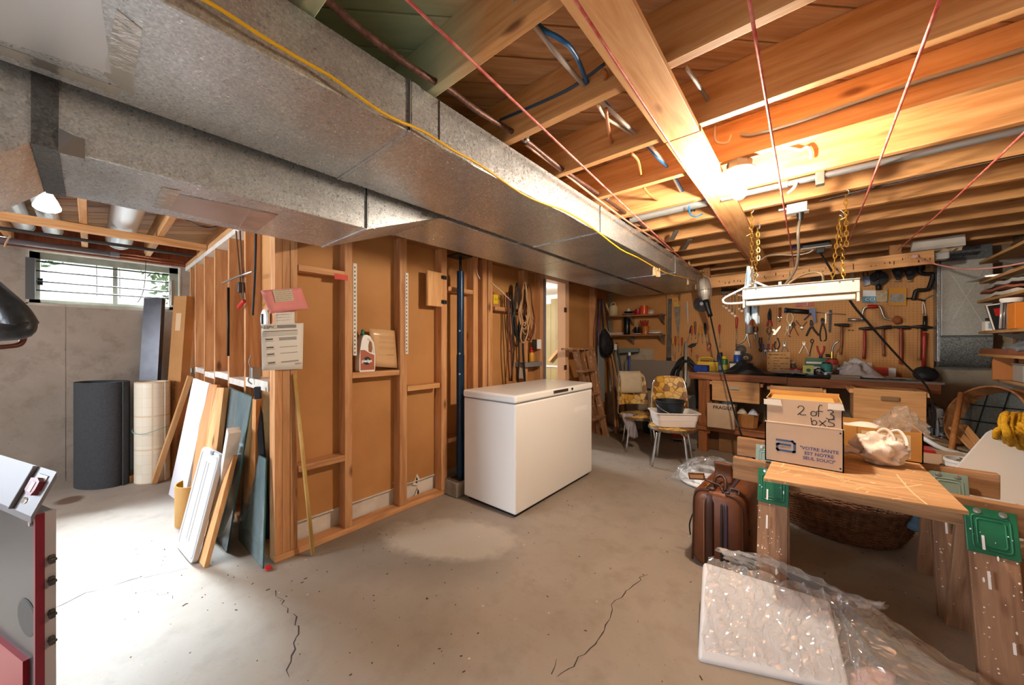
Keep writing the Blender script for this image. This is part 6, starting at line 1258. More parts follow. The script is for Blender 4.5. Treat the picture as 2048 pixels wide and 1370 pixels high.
prof = [(0, 0), (YB - DY, 0)] ; arc_ = [(.0 + .12 - .12 * math.cos(a), -.0 - (zs - zb) * math.sin(a)) for a in [PI / 2 * i / 6 for i in range(7)]]
poly = [(YB - DY, 0.0)] + [(0, 0)] + arc_[1:] + [(YB - DY, -(zs - zb))]
ob('boot', prism(poly, DX1 - DX0, frame((DX0, DY, zs), (0, 1, 0), (0, 0, 1))), galv('stack_spangle', 'b0b5b2', '5c666a', .45), t, 50)
ob('collar', bx(DX0 + .02, DX1, DY + .01, YB, zc, 2.12, .003), galv('stack_dark', '747a80', '454c54', .5), t)
for z_ in (zs, zc): ob('cleat', bx(DX0 - .004, DX1 + .004, DY - .005, YB, z_ - .012, z_ + .008, .002), GALVD, t)
for a, b_ in (((DX0 + .02, zs + .02), (DX1 - .02, zc - .02)), ((DX1 - .02, zs + .02), (DX0 + .02, zc - .02))): beam('cross_break', (a[0], DY, a[1]), (b_[0], DY, b_[1]), .004, .004, GST, t)
ob('side_flange', bx(DX0 - .018, DX0, DY + .03, YB, zb + .05, zc, .002), galv('flange', 'a9b0b2', '9aa0a2'), t)
tag(ob('foam_panel', quadslab([oy(1819, 506, 4.75), oy(1927, 493, 4.75), oy(1926, 471, 4.75), oy(1823, 486, 4.75)], .06), pm('foam_white', 'd6cfc6', .7)), 'white foam block wedged under the joists above the header board', 'foam block')
t = thing('soap_tray', 'grey white plastic tray on the right end of the header board', 'tray', oy(1880, 520, 4.6)); a, b_ = oy(1862, 521, 4.62), oy(1899, 499, 4.62); ob('tray', bx(a.x, b_.x, 4.6, 4.7, a.z, a.z + .06, .012), pm('tray_grey', 'a8a8a4', .5), t); ob('rag', sheet(8, 5, lambda s_, q: (a.x + .02 + .15 * s_, 4.61 + .07 * q, a.z + .062 + .03 * abs(math.sin(5 * s_ + 3 * q))), .003), pm('rag_beige', 'b9a58a', .8), t)
# ================================================================== lamp on the joists
t = thing('ceiling_bulb', 'lit bare bulb in white porcelain holder beside the joist board', 'light bulb', (BULB[0], BULB[1], 1.95))
fm = T(BULB[0], BULB[1], 0)
m_, nt_, b__ = nmat('bulb_lit'); b__.inputs['Base Color'].default_value = (1, .95, .85, 1); b__.inputs['Emission Color'].default_value = (1, .85, .66, 1); b__.inputs['Emission Strength'].default_value = BULB_E
ob('glass_bulb', lathe([(0, 1.950), (.016, 1.953), (.027, 1.965), (.031, 1.982), (.028, 2.0), (.018, 2.02), (.0135, 2.035)], 20, fm), m_, t, True)
ob('screw_base', lathe([(.0135, 2.033), (.0135, 2.052), (.02, 2.055)], 16, fm), STEEL, t, 40)
ob('porcelain_holder', lathe([(.022, 2.045), (.024, 2.06), (.05, 2.072), (.066, 2.082), (.068, 2.09), (.05, 2.094)], 28, fm), pm('porcelain', 'efeae2', .25), t, 50)
ob('octagon_box', lathe([(.052, 2.092), (.054, 2.13)], 8, fm), pm('box_steel', '8a8580', .45, .5), t)
for i, (ua, va, ub, vb) in enumerate(((1460, 262, 1467, 318), (1473, 258, 1478, 318))): ob('feed_cable', tube([oy(ua, va, 1.998), oy((ua + ub) / 2, (va + vb) / 2, 1.998), oy(ub, vb, 2.0)], .007, 7), pm('romex_grey', '8f8880', .5), t, True)
ROM = pm('romex_grey', '8f8880', .5); RW = pm('romex_white', 'cfc0ac', .5)
tag(ob('joist_cable', tube([oy(u, v, 1.955) for u, v in ((1482, 268), (1510, 268), (1600, 242), (1700, 208), (1790, 178), (1870, 152), (1965, 124), (2060, 94))], .0075, 7), ROM, smooth=True), 'grey cable stapled along the joist face to the upper right', 'cable')
tag(ob('joist_cable', tube([oy(u, v, 2.345) for u, v in ((1505, 312), (1540, 300), (1575, 296), (1600, 300), (1614, 294), (1622, 305), (1622, 318))], .007, 7), RW, smooth=True), 'cream cable looping from the ceiling bulb to a hole in the next joist', 'cable')
tag(ob('stub_cable', tube([oy(1431, 252, 1.965), oy(1430, 275, 1.965), oy(1436, 285, 1.965), oy(1455, 285, 1.965), oy(1462, 270, 1.97)], .006, 6), RW, smooth=True), 'short cream cable bent around a staple left of the ceiling bulb', 'cable')
t = thing('conduit_pipe', 'long grey steel pipe hung under the joists behind the bulb', 'pipe', oz(1640, 355, 2.10)); a, b_ = oz(1440, 394, 2.11), oz(2120, 250, 2.11)
PG = pm('pipe_steel', '77797c', .4, .6)
yc = (a.y + b_.y) / 2; a.y = b_.y = yc; b_.x = 1.34; ob('pipe', cyl(a, b_, .016, n=12), PG, t, 40); p = oz(1640, 352, 2.11); p.y = yc; ob('strap', bx(p.x - .018, p.x + .018, yc - .02, yc + .02, 2.065, 2.13, .003), STEEL, t); ob('loop_wire', tube([(p.x - .09, yc, 2.12), (p.x - .10, yc - .02, 2.08), (p.x - .13, yc - .01, 2.055)], .008, 6), ROM, t, True)
ob('coupling', cyl((p.x - .17, yc, 2.11), (p.x - .13, yc, 2.11), .02), PG, t, 40)
t = thing('wire_pair', 'pair of thin dark wires stretched under the joists at the upper right', 'wire', oz(1900, 340, 2.1))
for d in (0, 4): ob('wire', tube([oz(1640 + d, 402, 2.11), oz(1850, 350 + d, 2.095), oz(2060, 306 + d, 2.11)], .003, 5), pm('wire_dark', '2e2624', .5), t)
tag(ob('round_pipe', cyl((-.99, oz(1330, 420, 2.16).y, 2.155), (XB0 - .02, oz(1330, 420, 2.16).y, 2.155), .032, n=16), pm('pipe_galv', '9da0a0', .35, .6), smooth=40), 'grey galvanised pipe between joists left of the joist board', 'pipe')
# cables through the joists beside the duct
BLU = pm('cable_blue', '1f5f9a', .4); WHT = pm('cable_white', 'a99f96', .5); TANW = pm('cable_tan', 'a8683a', .5)
def cab(lb, pts, r, m, zs_): tag(ob('joist_cable', tube([oz(u, v, zz) for (u, v), zz in zip(pts, zs_)], r, 7), m, smooth=True), lb, 'cable', 'cables through the joists')
cab('blue cable threaded through the joists left of the joist board', ((1030, -20), (1046, 14), (1052, 22), (1085, 58), (1120, 78), (1150, 108), (1185, 186), (1212, 208), (1245, 244), (1280, 274), (1315, 315), (1345, 348), (1392, 428)), .0075, BLU, (2.2, 2.21, 2.22, 2.2, 2.15, 2.16, 2.21, 2.19, 2.17, 2.21, 2.17, 2.2, 2.2))
cab('whitish cable running beside the blue one through the joists', ((1018, -20), (1040, 20), (1050, 28), (1076, 60), (1115, 110), (1150, 150), (1180, 184), (1206, 206), (1250, 248), (1284, 276), (1312, 305), (1342, 346), (1384, 428)), .008, WHT, (2.2, 2.21, 2.22, 2.19, 2.16, 2.17, 2.21, 2.19, 2.16, 2.21, 2.17, 2.2, 2.2))
cab('twisted beige cable sagging between the second and third joist', ((1196, 210), (1212, 235), (1245, 256), (1280, 280)), .006, RW, (2.16, 2.17, 2.18, 2.21))
for i, (pts, lb) in enumerate(((((1212, 218), (1216, 250), (1224, 288)), 'short orange brown cable stub dropping left of the white cables'), (((1262, 306), (1276, 322), (1282, 352)), 'orange brown cable stub in the bay below the first stub'), (((1288, 376), (1300, 390), (1318, 402)), 'orange brown cable stub nearest the trunk duct end'), (((1205, 140), (1212, 148), (1208, 168)), 'reddish brown stub through the joist beside the joist board'))):
    tag(ob('cable_stub', tube([oz(u, v, 2.17 + .02 * (k == len(pts) - 1)) for k, (u, v) in enumerate(pts)], .0075, 7), TANW, smooth=True), lb, 'cable', 'orange cable stubs')
tag(ob('grey_stub', tube([oz(1372, 134, 2.19), oz(1390, 160, 2.18), oz(1404, 182, 2.19), oz(1420, 206, 2.22)], .007, 7), ROM, smooth=True), 'dark grey cable crossing the bay right of the joist board', 'cable')
tag(ob('bay_cable', tube([oy(u, v, 1.16) for u, v in ((1000, 240), (1060, 215), (1120, 188), (1160, 165), (1210, 128))], .007, 7), pm('cable_navy', '2f4660', .4), smooth=True), 'dark blue cable clipped along the joist beside the duct', 'cable')
tag(ob('blue_wire_end', tube([oz(1378, 412, 2.12), oz(1380, 428, 2.09), oz(1392, 433, 2.09), oz(1405, 428, 2.11)], .005, 6), BLU, smooth=True), 'loop of blue and white wire beside the galvanised pipe', 'wire')
for i, (ua, va, ub, vb, lb) in enumerate(((1358, 459, 1348, 478, 'first white joist hanger end plate beyond the galvanised pipe'), (1384, 477, 1372, 497, 'second white joist hanger end plate beyond the galvanised pipe'))):
    a, b_ = oz(ua, va, 2.13), oz(ub, vb, 2.0); tag(ob('metal_bracket', quadslab([oz(ua, va, 2.14), oz(ua - 9, va + 1, 2.14), oz(ub - 9, vb, 2.10), oz(ub, vb, 2.10)], .012), STEEL), lb, 'bracket')
# armoured cable along the duct and yellow wire
t = thing('armoured_cable', 'rusty armoured cable strapped along the top edge of the trunk duct', 'cable', (-.98, 1.5, 2.11))
ARM = pm('armour_rust', '6a4a40', .5, .5, c2='4a302a', sc=70)
P_ = [ox(u, v, -.975) for u, v in ((600, -40), (655, 2), (700, 42), (755, 85), (800, 118), (850, 152), (900, 180), (960, 225), (1050, 280), (1120, 335), (1200, 390), (1245, 422), (1300, 462), (1345, 500))]
ob('armour', tube(P_, .011, 9, 6, rf=lambda s_: 1 + .08 * math.sin(900 * s_)), ARM, t, True)
for u, v in ((882, 172), (1050, 281), (1212, 398)): p = ox(u, v, -.973); ob('strap', box(BM(), p + V((.004, 0, .008)), (.03, .018, .03), None, .004), STEEL if u > 900 else BLKMET, t)
tag(ob('second_cable', tube([ox(u, v, -.985) for u, v in ((1052, 290), (1130, 348), (1200, 402), (1260, 446), (1310, 478), (1350, 505))], .006, 6), pm('cable_pink', 'b58a78', .5), smooth=True), 'thin pale cable sagging under the armoured cable by the duct', 'cable')
YW = pm('wire_yellow', 'd9a81e', .4)
tag(ob('yellow_line', tube([ox(u, v, -.985) for u, v in ((380, -16), (440, 18), (520, 70), (600, 118), (660, 152), (720, 195), (780, 234), (845, 262), (905, 300), (960, 330), (1040, 385), (1090, 408), (1130, 422), (1180, 452), (1240, 498), (1275, 515), (1330, 545), (1372, 556), (1393, 560))], .0045, 6, 3), YW, smooth=True), 'yellow wire draped along the side of the trunk duct to the header board', 'wire')
# ================================================================== clotheslines and pegs
LINE = pm('line_red', 'c8504c', .5, c2='d98a80', sc=30)
def cline(lb, a, b_, sag=.01):
    m_ = a.lerp(b_, .5) - V((0, 0, sag)); return tag(ob('clothesline', tube([a, m_, b_], .0045, 6, 6), LINE, smooth=True), lb, 'clothesline', 'red clotheslines')
cline('red clothesline from the upper middle to the left end of the header board', oz(790, -24, 2.07), oy(1397, 548, 4.56))
cline('red clothesline crossing under the joist board to the hanging rag', oz(1136, -22, 2.07), oy(1502, 530, 4.56))
cline('red clothesline running almost straight down the picture to the middle header hanger', oz(1495, -20, 2.07), oy(1590, 540, 4.56))
cline('red clothesline slanting left down to the right hand chains', oz(1886, -18, 2.07), oy(1692, 497, 4.54))
cline('red clothesline from the right edge to the right header hanger', oz(2075, 240, 2.07), oy(1796, 500, 4.53))
t = thing('pink_rope', 'pink rope knotted to the header board and sagging to the right shelves', 'rope', oy(1832, 514, 4.55)); ob('rope', tube([oy(1832, 514, 4.55), oy(1870, 528, 4.4), oy(1930, 538, 4.2), oy(2000, 534, 4.0), oy(2075, 520, 3.8)], .006, 7), pm('rope_pink', 'c08478', .7), t, True)
ob('knot', lathe([(0, -.02), (.02, -.012), (.024, 0), (.02, .012), (0, .02)], 12, T(*oy(1830, 513, 4.54))), pm('rope_knot', 'd9b5a8', .8), t, True)
PEGW = pm('peg_wood', 'd2b288', .6)
def peg(u, v, x, lb, tilt=0.0):
    p = ox(u, v, x); t = thing('clothespin', lb, 'clothespin', p, group='clothespins on the lines'); R_ = T(p.x, p.y, p.z, -.4, tilt)
    for s_ in (-1, 1): ob('leg', hull([(s_ * .002, -.005, -.055), (s_ * .010, -.005, -.055), (s_ * .010, .005, -.055), (s_ * .002, .005, -.055), (s_ * .001, -.005, .018), (s_ * .007, -.005, .018), (s_ * .007, .005, .018), (s_ * .001, .005, .018)]), PEGW, t, M=R_)
    ob('spring', cyl((-.012, 0, -.008), (.012, 0, -.008), .005, n=8), STEEL, t, 40, M=R_)
peg(1308, 538, -.985, 'left clothespin of the three clustered on the yellow wire'); peg(1313, 540, -.985, 'middle clothespin of the three clustered on the yellow wire', .2); peg(1318, 541, -.985, 'right clothespin of the three clustered on the yellow wire'); peg(1378, 522, -1.0, 'single clothespin on the red line above the work lamp'); peg(1376, 559, -1.0, 'clothespin at the end of the yellow wire by the header')
# ================================================================== shop light on chains, cords, hanger, rag
YL = 3.02
t = thing('shop_light', 'unlit white fluorescent shop light hung on brass chains', 'shop light', oy(1603, 600, YL))
a, b_ = oy(1486, 592, YL), oy(1719, 574, YL); LW = pm('shoplight_white', 'bab3ab', .4)
d = (b_ - a).normalized(); LM = frame(a, d, (0, 1, 0)); Ln = (b_ - a).length
ob('channel', bx(0, Ln, -.035, .035, -.03, .045, .003), LW, t, M=LM)
ob('top_tray', bx(.0, Ln, -.05, .05, .045, .05, .002), LW, t, M=LM)
ob('lamp_tube', cyl((.02, 0, -.058), (Ln - .02, 0, -.058), .0185, n=16), pm('tube_white', 'c6c1bc', .35), t, 40, M=LM)
for x in (.0, Ln - .014): ob('socket', bx(x, x + .014, -.022, .022, -.088, -.02, .003), LW, t, M=LM)
ob('label', bx(.26, .40, -.0358, -.035, .0, .028), pm('label_peach', 'd8b49a', .6), t, M=LM); ob('slot', bx(.16, .27, -.0358, -.035, -.008, -.004), GREYP, t, M=LM)
for x in (.02, .08, Ln - .03, Ln - .09): ob('screw', cyl((x, -.035, .035), (x, -.038, .035), .005, n=8), DSTEEL, t, M=LM)
def chain(lb, p0, p1, group='brass chains'):
    p0, p1 = V(p0), V(p1); t = thing('chain', lb, 'chain', p1, group=group); n = max(4, int((p1 - p0).length / .027)); bm = BM(); d_ = (p1 - p0).normalized(); a_, b2 = basis(d_, V((0, 1, 0)))
    for i in range(n):
        c = p0.lerp(p1, (i + .5) / n); e = a_ if i % 2 else b2; h = (p1 - p0).length / n
        tube([c + d_ * (.68 * h * math.sin(q)) + e * (.0085 * math.cos(q)) for q in [2 * PI * k / 8 for k in range(8)]], .0027, 5, 1, True, bm)
    ob('links', bm, BRASS, t, kind='stuff'); ob('hook', tube([p0 + V((0, 0, .03)), p0 + V((.012, 0, .02)), p0 + V((.008, 0, 0)), p0 + V((-.006, 0, -.004))], .0025, 6), STEEL, t, True); return t
zj = ZJ
def jp(u, v): q = oz(u, v, ZJ - .03); return q
cl1 = a + d * .06 + V((0, 0, .05)); cr1 = b_ - d * .10 + V((0, 0, .05))
chain('left brass chain holding the shop light', jp(1503, 424), a + d * .055 + V((0, 0, .05))); chain('second brass chain just right of the left one', jp(1515, 455), oy(1510, 560, 3.05))
chain('slack brass chain end hanging beside the second chain', oy(1516, 457, 2.98), oy(1517, 520, 2.98)); chain('tallest brass chain on the right, ending free', jp(1692, 390), oy(1693, 492, 2.85))
chain('right brass chain holding the shop light', jp(1680, 430), b_ - d * .07 + V((0, 0, .05))); chain('right brass chain, left of the holding one', oy(1679, 440, 3.0), b_ - d * .125 + V((0, 0, .05)))
def wireclip(u, v, y, lb): tag(ob('twist_tie', tube([oy(u - 12, v + 8, y), oy(u, v, y), oy(u - 7, v - 8, y)], .003, 5), pm('tie_copper', 'c9945c', .5, .5)), lb, 'wire')
wireclip(1505, 464, 2.92, 'copper wire twist on the left chain'); wireclip(1693, 432, 2.81, 'copper wire twist on the right chains')
t = thing('outlet_box', 'grey metal outlet box under the joists with a plugged cord', 'electrical box', oz(1594, 420, 2.08)); p = oz(1594, 417, 2.09)
ob('box_body', box(BM(), p, (.10, .06, .055), None, .003), pm('box_zinc', '9a9a98', .4, .5), t); ob('cover_plate', box(BM(), p + V((0, -.0, -.030)), (.115, .07, .004), None, .001), WPAINT, t); ob('plug', cyl(p + V((.015, 0, -.03)), p + V((.015, 0, -.075)), .02, .014, n=14), BLACK, t, 40); ob('clamp', cyl(p + V((-.05, 0, .01)), p + V((-.09, 0, .01)), .012, n=10), STEEL, t, 40)
tag(ob('extension_cord', tube([p + V((.015, 0, -.07)), oy(1596, 465, 2.75), oy(1597, 505, 2.85), oy(1590, 540, 2.95), oy(1568, 572, 3.02)], .008, 7), pm('cord_grey', '5e564c', .5), smooth=True), 'grey power cord from the outlet box to the shop light', 'cord')
t = thing('black_outlet', 'black outlet box with white plate higher up behind the shop light', 'electrical box', oz(1632, 492, 2.08)); p = oy(1632, 489, 4.2)
ob('box_body', box(BM(), p, (.19, .08, .06), None, .004), BLACK, t); ob('cover_plate', box(BM(), p + V((0, 0, -.033)), (.21, .10, .006), None, .002), PAPER, t); ob('plug', box(BM(), p + V((.03, 0, -.06)), (.06, .04, .05), None, .006), BLACK, t); ob('blue_wire', tube([p + V((-.1, 0, 0)), p + V((-.14, 0, .01)), p + V((-.17, .02, .0))], .01, 6), BLUE, t, True)
tag(ob('white_wire', tube([p + V((-.02, 0, -.045)), oy(1615, 506, 4.2), oy(1590, 510, 4.2), oy(1540, 510, 4.25), oy(1520, 520, 4.25), oy(1500, 522, 4.3)], .006, 6), RW, smooth=True), 'cream wire looping left from the black outlet box', 'wire')
tag(ob('extension_cord', tube([p + V((.03, 0, -.08)), oy(1650, 520, 4.0), oy(1665, 545, 3.6), oy(1676, 570, 3.12)], .008, 7), BLACK, smooth=True), 'black cord from the black outlet down to the shop light', 'cord')
tag(ob('extension_cord', tube([oy(1697, 596, 3.06), oy(1712, 618, 3.1), oy(1740, 650, 3.25), oy(1775, 690, 3.5), oy(1812, 730, 3.85), oy(1840, 757, 4.05), oy(1858, 782, 4.12), oy(1866, 815, 4.2), oy(1868, 870, 4.25)], .0065, 8), BLACK, smooth=True), 'black cord sloping from the shop light past the hammers to the bench end', 'cord')
tag(ob('extension_cord', tube([oy(1570, 572, 3.1), oy(1600, 552, 3.3), oy(1628, 544, 3.4), oy(1645, 550, 3.4), oy(1646, 566, 3.3)], .008, 7), pm('cord_beige', 'b59a78', .5), smooth=True), 'beige cord arching behind the shop light', 'cord')
t = thing('coat_hanger', 'white plastic coat hanger hung behind the left end of the shop light', 'hanger', oy(1508, 600, 3.10))
HP = [oy(u, v, 3.10) for u, v in ((1510, 566), (1480, 580), (1452, 594), (1446, 601), (1455, 607), (1500, 604), (1560, 599), (1572, 595), (1570, 588), (1545, 578), (1516, 566))]
ob('frame', tube(HP, .0075, 8, 4, True), WPLAST, t, True); ob('hook', tube([oy(1512, 566, 3.1), oy(1512, 556, 3.1), oy(1516, 550, 3.1), oy(1512, 546, 3.1), oy(1508, 549, 3.1)], .004, 6), STEEL, t, True)
t = thing('hanging_rag', 'pale blue white rag hung on the line behind the shop light', 'rag', oy(1500, 650, 3.08))
def rag(s_, q):
    w_ = 9 + 13 * min(1, q * 2.2) - 4 * max(0, q - .8); u = 1500 + (s_ - .5) * w_ * 1.35 + 5 * q; v = 532 + 112 * q + 6 * math.sin(9 * s_) * q
    r_ = oy(u, v, 3.13 + .02 * math.sin(12 * s_ + 3 * q) + .012 * math.sin(21 * s_)); return r_
ob('cloth', sheet(16, 18, rag, .004), pm('rag_blue', '8ea6ba', .9, c2='b4b6b4', sc=7), t, True)
# inspection lamp
t = thing('inspection_lamp', 'inspection work lamp with wire guard hung on the header board end', 'work lamp', oy(1408, 600, 4.48))
A = oy(1406, 556, 4.48); B = oy(1411, 600, 4.46); C_ = oy(1421, 633, 4.45)
dd = (B - A); fm = frame(A, dd.cross(V((0, 1, 0))), ez=dd); Lh = dd.length
ob('reflector', lathe([(.004, -.0), (.045, .02), (.062, .07), (.066, .14), (.06, Lh * .72), (.035, Lh * .95), (.03, Lh)], 20, fm), pm('reflector_white', 'c9c0b2', .35, .3), t, 50)
for k in range(6): q = 2 * PI * k / 6; ob('guard_wire', tube([fm @ V((.01 * math.cos(q), .01 * math.sin(q), -.02)), fm @ V((.06 * math.cos(q), .06 * math.sin(q), .02)), fm @ V((.074 * math.cos(q), .074 * math.sin(q), .14)), fm @ V((.05 * math.cos(q), .05 * math.sin(q), Lh * .95))], .003, 5), STEEL, t)
ob('guard_ring', tube([fm @ V((.074 * math.cos(q), .074 * math.sin(q), .15)) for q in [2 * PI * k / 16 for k in range(16)]], .003, 5, 1, True), STEEL, t); ob('hook', tube([A, A + V((0, 0, .04)), A + V((-.015, 0, .07)), A + V((.01, 0, .085)), A + V((.02, 0, .065))], .004, 6), BRASS, t, True)
ob('handle', tube([B, B.lerp(C_, .5), C_], .028, 12, 2, rf=lambda s_: 1.1 - .25 * s_), BLACK, t, True)
tag(ob('extension_cord', tube([C_, oy(1430, 675, 4.36), oy(1442, 726, 4.28), oy(1462, 800, 4.1), oy(1481, 866, 3.75), oz(1500, 905) + V((0, 0, .02)), oz(1510, 920) + V((0, 0, .01)), oz(1560, 925) + V((0, 0, .01))], .008, 7), BLACK, smooth=True), 'black cord running from the inspection lamp down past the drawer to the floor', 'cord')

# ================================================================== shelves on the right wall
SX0, SX1 = 1.04, XR - .022
RSW = wood('right_shelf', 'b58a5c', '97703f', 'Y', knots=False, rnd=.08)
zsh = []
for i, (v, x0, lb) in enumerate(((524, 1.04, 'topmost board shelf on the right wall'), (564, 1.035, 'second board shelf from the top on the right wall'), (602, 1.03, 'third board shelf from the top, under a pile of papers'), (663, 1.03, 'fourth board shelf, holding bottles and books'), (707, 1.035, 'fifth board shelf with a brown tray'), (757, 1.10, 'lowest board shelf carrying clear plastic boxes'))):
    z = oy(1958 if i < 5 else 1990, v, 4.6 if i < 5 else 4.5).z; zsh.append(z); t = thing('wall_shelf', lb, 'shelf', (1.2, 4.1, z))
    ob('board', bx(x0, SX1, 3.5, 4.6 - .03 * (i % 2), z - .02, z, .002), RSW, t); yb_ = 4.72
    ob('bracket', hull([(SX0 + .06, 4.44, z - .03), (SX1, 4.44, z - .13), (SX1, 4.46, z - .13), (SX0 + .06, 4.46, z - .03), (SX0 + .06, 4.44, z - .0205), (SX1, 4.44, z - .0205), (SX1, 4.46, z - .0205), (SX0 + .06, 4.46, z - .0205)]), STEEL, t)
ob('upright_strip', bx(SX1, SX1 + .01, 4.43, 4.47, .9, 2.1), STEEL, wr)
z = zsh[2]
for k, (x0, c, h, lb) in enumerate(((1.05, 'c9c3ba', .03, 'white folded sheet at the bottom of the pile on the third right shelf'), (1.035, '9a5a44', .02, 'reddish folder in the pile on the third right shelf'), (1.055, 'a9a6a0', .03, 'grey paper bundle on top of the pile on the third right shelf'), (1.07, 'd8d2c8', .045, 'white paper bag on top of everything on the third right shelf'))):
    tag(ob('paper_bundle', sheet(8, 8, lambda s_, q: (x0 + .22 * s_, 4.05 + .50 * q, z + h + .018 * NZ.noise(V((4 * s_, 3 * q, k)))), h * .8), pm('bundle%d' % k, c, .7), smooth=40), lb, 'paper', 'papers on the right shelves'); z += h + .014
z = zsh[1]; tag(ob('glossy_sleeve', hull([(1.0, 4.3, z), (1.25, 4.2, z), (1.25, 4.58, z), (.97, 4.58, z), (1.0, 4.3, z + .012), (1.25, 4.2, z + .03), (1.25, 4.58, z + .03), (.97, 4.58, z + .006)]), pm('sleeve_grey', '9fa29e', .25)), 'grey plastic sleeve sticking out from the second right shelf', 'sleeve')
z = zsh[3]
def rb(u, y, r, h, m, lb, cap=None, capm=None, name='bottle', cat='bottle'):
    x = oy(u, 660, y).x; t = thing(name, lb, cat, (x, y, z)); ob('body', lathe([(r * .95, 0), (r, .004), (r, h), (r * .5, h + .012)], 16, T(x, y, z)), m, t, 40)
    if cap: ob('cap', lathe([(r * .55, h), (r * .55, h + cap), (r * .4, h + cap + .004)], 14, T(x, y, z)), capm, t, 40)
    return t
rb(1974, 4.5, .017, .07, pm('bot_grey', '6a7076', .3), 'small grey bottle with black cap, left on the fourth right shelf', .028, BLACK); rb(1985, 4.45, .015, .09, BLACK, 'small black dropper bottle behind the white carton', .02, BLACK)
x = oy(1990, 655, 4.4).x; t = thing('white_carton', 'small white printed carton on the fourth right shelf', 'box', (x, 4.4, z)); ob('carton', bx(x - .055, x + .075, 4.36, 4.43, z, z + .07, .002), PAPER, t); ob('print_panel', bx(x - .04, x + .02, 4.3588, 4.36, z + .015, z + .06), pm('print_blue', '8a98a8', .6), t)
x = oy(2003, 650, 4.25).x; tag(ob('tape_dispenser', lathe([(.0, 0), (.05, 0), (.05, .03), (.0, .03)], 20, frame((x + .03, 4.2, z + .02), (0, 1, 0), ez=(1, 0, 0))), pm('tape_amber', '8a5030', .3), smooth=40), 'amber tape roll standing on the fourth right shelf', 'tape roll')
x = oy(2012, 640, 4.2).x; t = thing('magazine_box', 'black magazine with red block leaning on the fourth right shelf', 'magazine', (x, 4.2, z)); fm = frame((x - .05, 4.22, z), (1, 0, .16), ez=(0, -1, .15)); ob('cover', bx(0, .17, 0, .19, -.012, 0), BLACK, t, M=fm); ob('white_border', bx(.0, .008, 0, .19, 0, .0012), PAPER, t, M=fm); ob('white_border_top', bx(0, .17, .182, .19, 0, .0012), PAPER, t, M=fm); ob('red_block', bx(.03, .12, .10, .155, 0, .0012), RED, t, M=fm)
x = oy(2025, 640, 4.0).x; t = thing('pen_bag', 'clear bag of silver pens standing on the fourth right shelf', 'bag', (x, 4.0, z)); 
for k in range(9): ob('pen', tube([(x - .05 + .018 * k, 4.0 + .015 * (k % 3), z + .005), (x - .04 + .014 * k, 4.01 + .01 * (k % 2), z + .19 + .012 * (k % 3))], .007, 7, 1), pm('pen_%d' % (k % 3), ('b8b4b0', '8a8480', 'd0ccc8')[k % 3], .3, .4), t, True)
ob('tie', lathe([(.045, .18), (.052, .2), (.05, .21)], 14, T(x, 4.01, z), cap=False), PAPER, t, 40)
x = oy(2045, 640, 3.9).x; tag(ob('orange_carton', bx(x - .04, x + .06, 3.86, 3.98, z, z + .17, .002), pm('carton_orange', 'c8741e', .5)), 'orange carton at the right edge of the fourth right shelf', 'box')
tag(ob('cigar_box', bx(1.06, 1.22, 3.86, 4.18, z, z + .045, .003), wood('cigar_wood', '9a5c34', '7e4626', 'Y', knots=False)), 'flat reddish wooden box along the front of the fourth right shelf', 'box')
z = zsh[4]; t = thing('wooden_tray', 'long brown wooden tray on the fifth right shelf', 'tray', (1.1, 4.3, z)); ob('base', bx(1.04, 1.16, 4.05, 4.58, z, z + .008), pm('tray_brown', '7d4a30', .5), t); 
for x0, x1, y0, y1 in ((1.04, 1.05, 4.05, 4.58), (1.15, 1.16, 4.05, 4.58), (1.04, 1.16, 4.05, 4.06), (1.04, 1.16, 4.57, 4.58)): ob('side', bx(x0, x1, y0, y1, z, z + .04), pm('tray_brown', '7d4a30'), t)
t = thing('paint_cup', 'white and yellow plastic cup on the fifth right shelf', 'cup', (1.15, 3.96, z)); ob('cup', lathe([(.03, 0), (.04, .05), (.042, .052), (.036, .05), (.026, .006)], 16, T(1.15, 3.96, z)), WPLAST, t, 40); ob('yellow_band', lathe([(.034, .015), (.0375, .03)], 16, T(1.15, 3.96, z), cap=False), YELLOW, t, 40)
tag(ob('grey_gloves', sheet(14, 10, lambda s_, q: (1.07 + .2 * s_, 4.04 + .24 * q, z + .055 + .05 * math.sin(PI * s_) * math.sin(PI * q) * (1 + .8 * NZ.noise(V((8 * s_, 8 * q, 2))))), .03), pm('glove_grey', '7c8086', .8, c2='5e6268', sc=14), smooth=True), 'crumpled grey work gloves on the fifth right shelf', 'gloves')
for k in range(4): tag(ob('carpenter_square', bx(1.06 + .01 * k, 1.25, 3.72 + .05 * k, 3.745 + .05 * k, z, z + .012), pm('sq_%d' % k, ('c9c4bc', 'b8964a', '8a8a88', 'd8d2c8')[k], .4)), ('white ruler', 'brass ruler', 'grey ruler', 'pale ruler')[k] + ' lying near the edge of the fifth right shelf', 'ruler', 'rulers on the fifth shelf')
z = zsh[5]
CLR = pm('clear_box', 'cfc8bc', .12, trans=.55, ior=1.15)
for k, (y0, lb) in enumerate(((4.12, 'clear plastic box, left of those on the lowest right shelf'), (3.92, 'clear plastic box in the middle of the lowest right shelf'), (3.72, 'clear plastic box nearest the right edge on the lowest shelf'))):
    t = thing('plastic_box', lb, 'box', (1.2, y0, z), group='clear boxes on the lowest shelf'); ob('tub', bx(1.12, 1.3, y0, y0 + .17, z, z + .12, .006), CLR, t); ob('lid', bx(1.115, 1.305, y0 - .005, y0 + .175, z + .12, z + .13, .003), CLR, t)
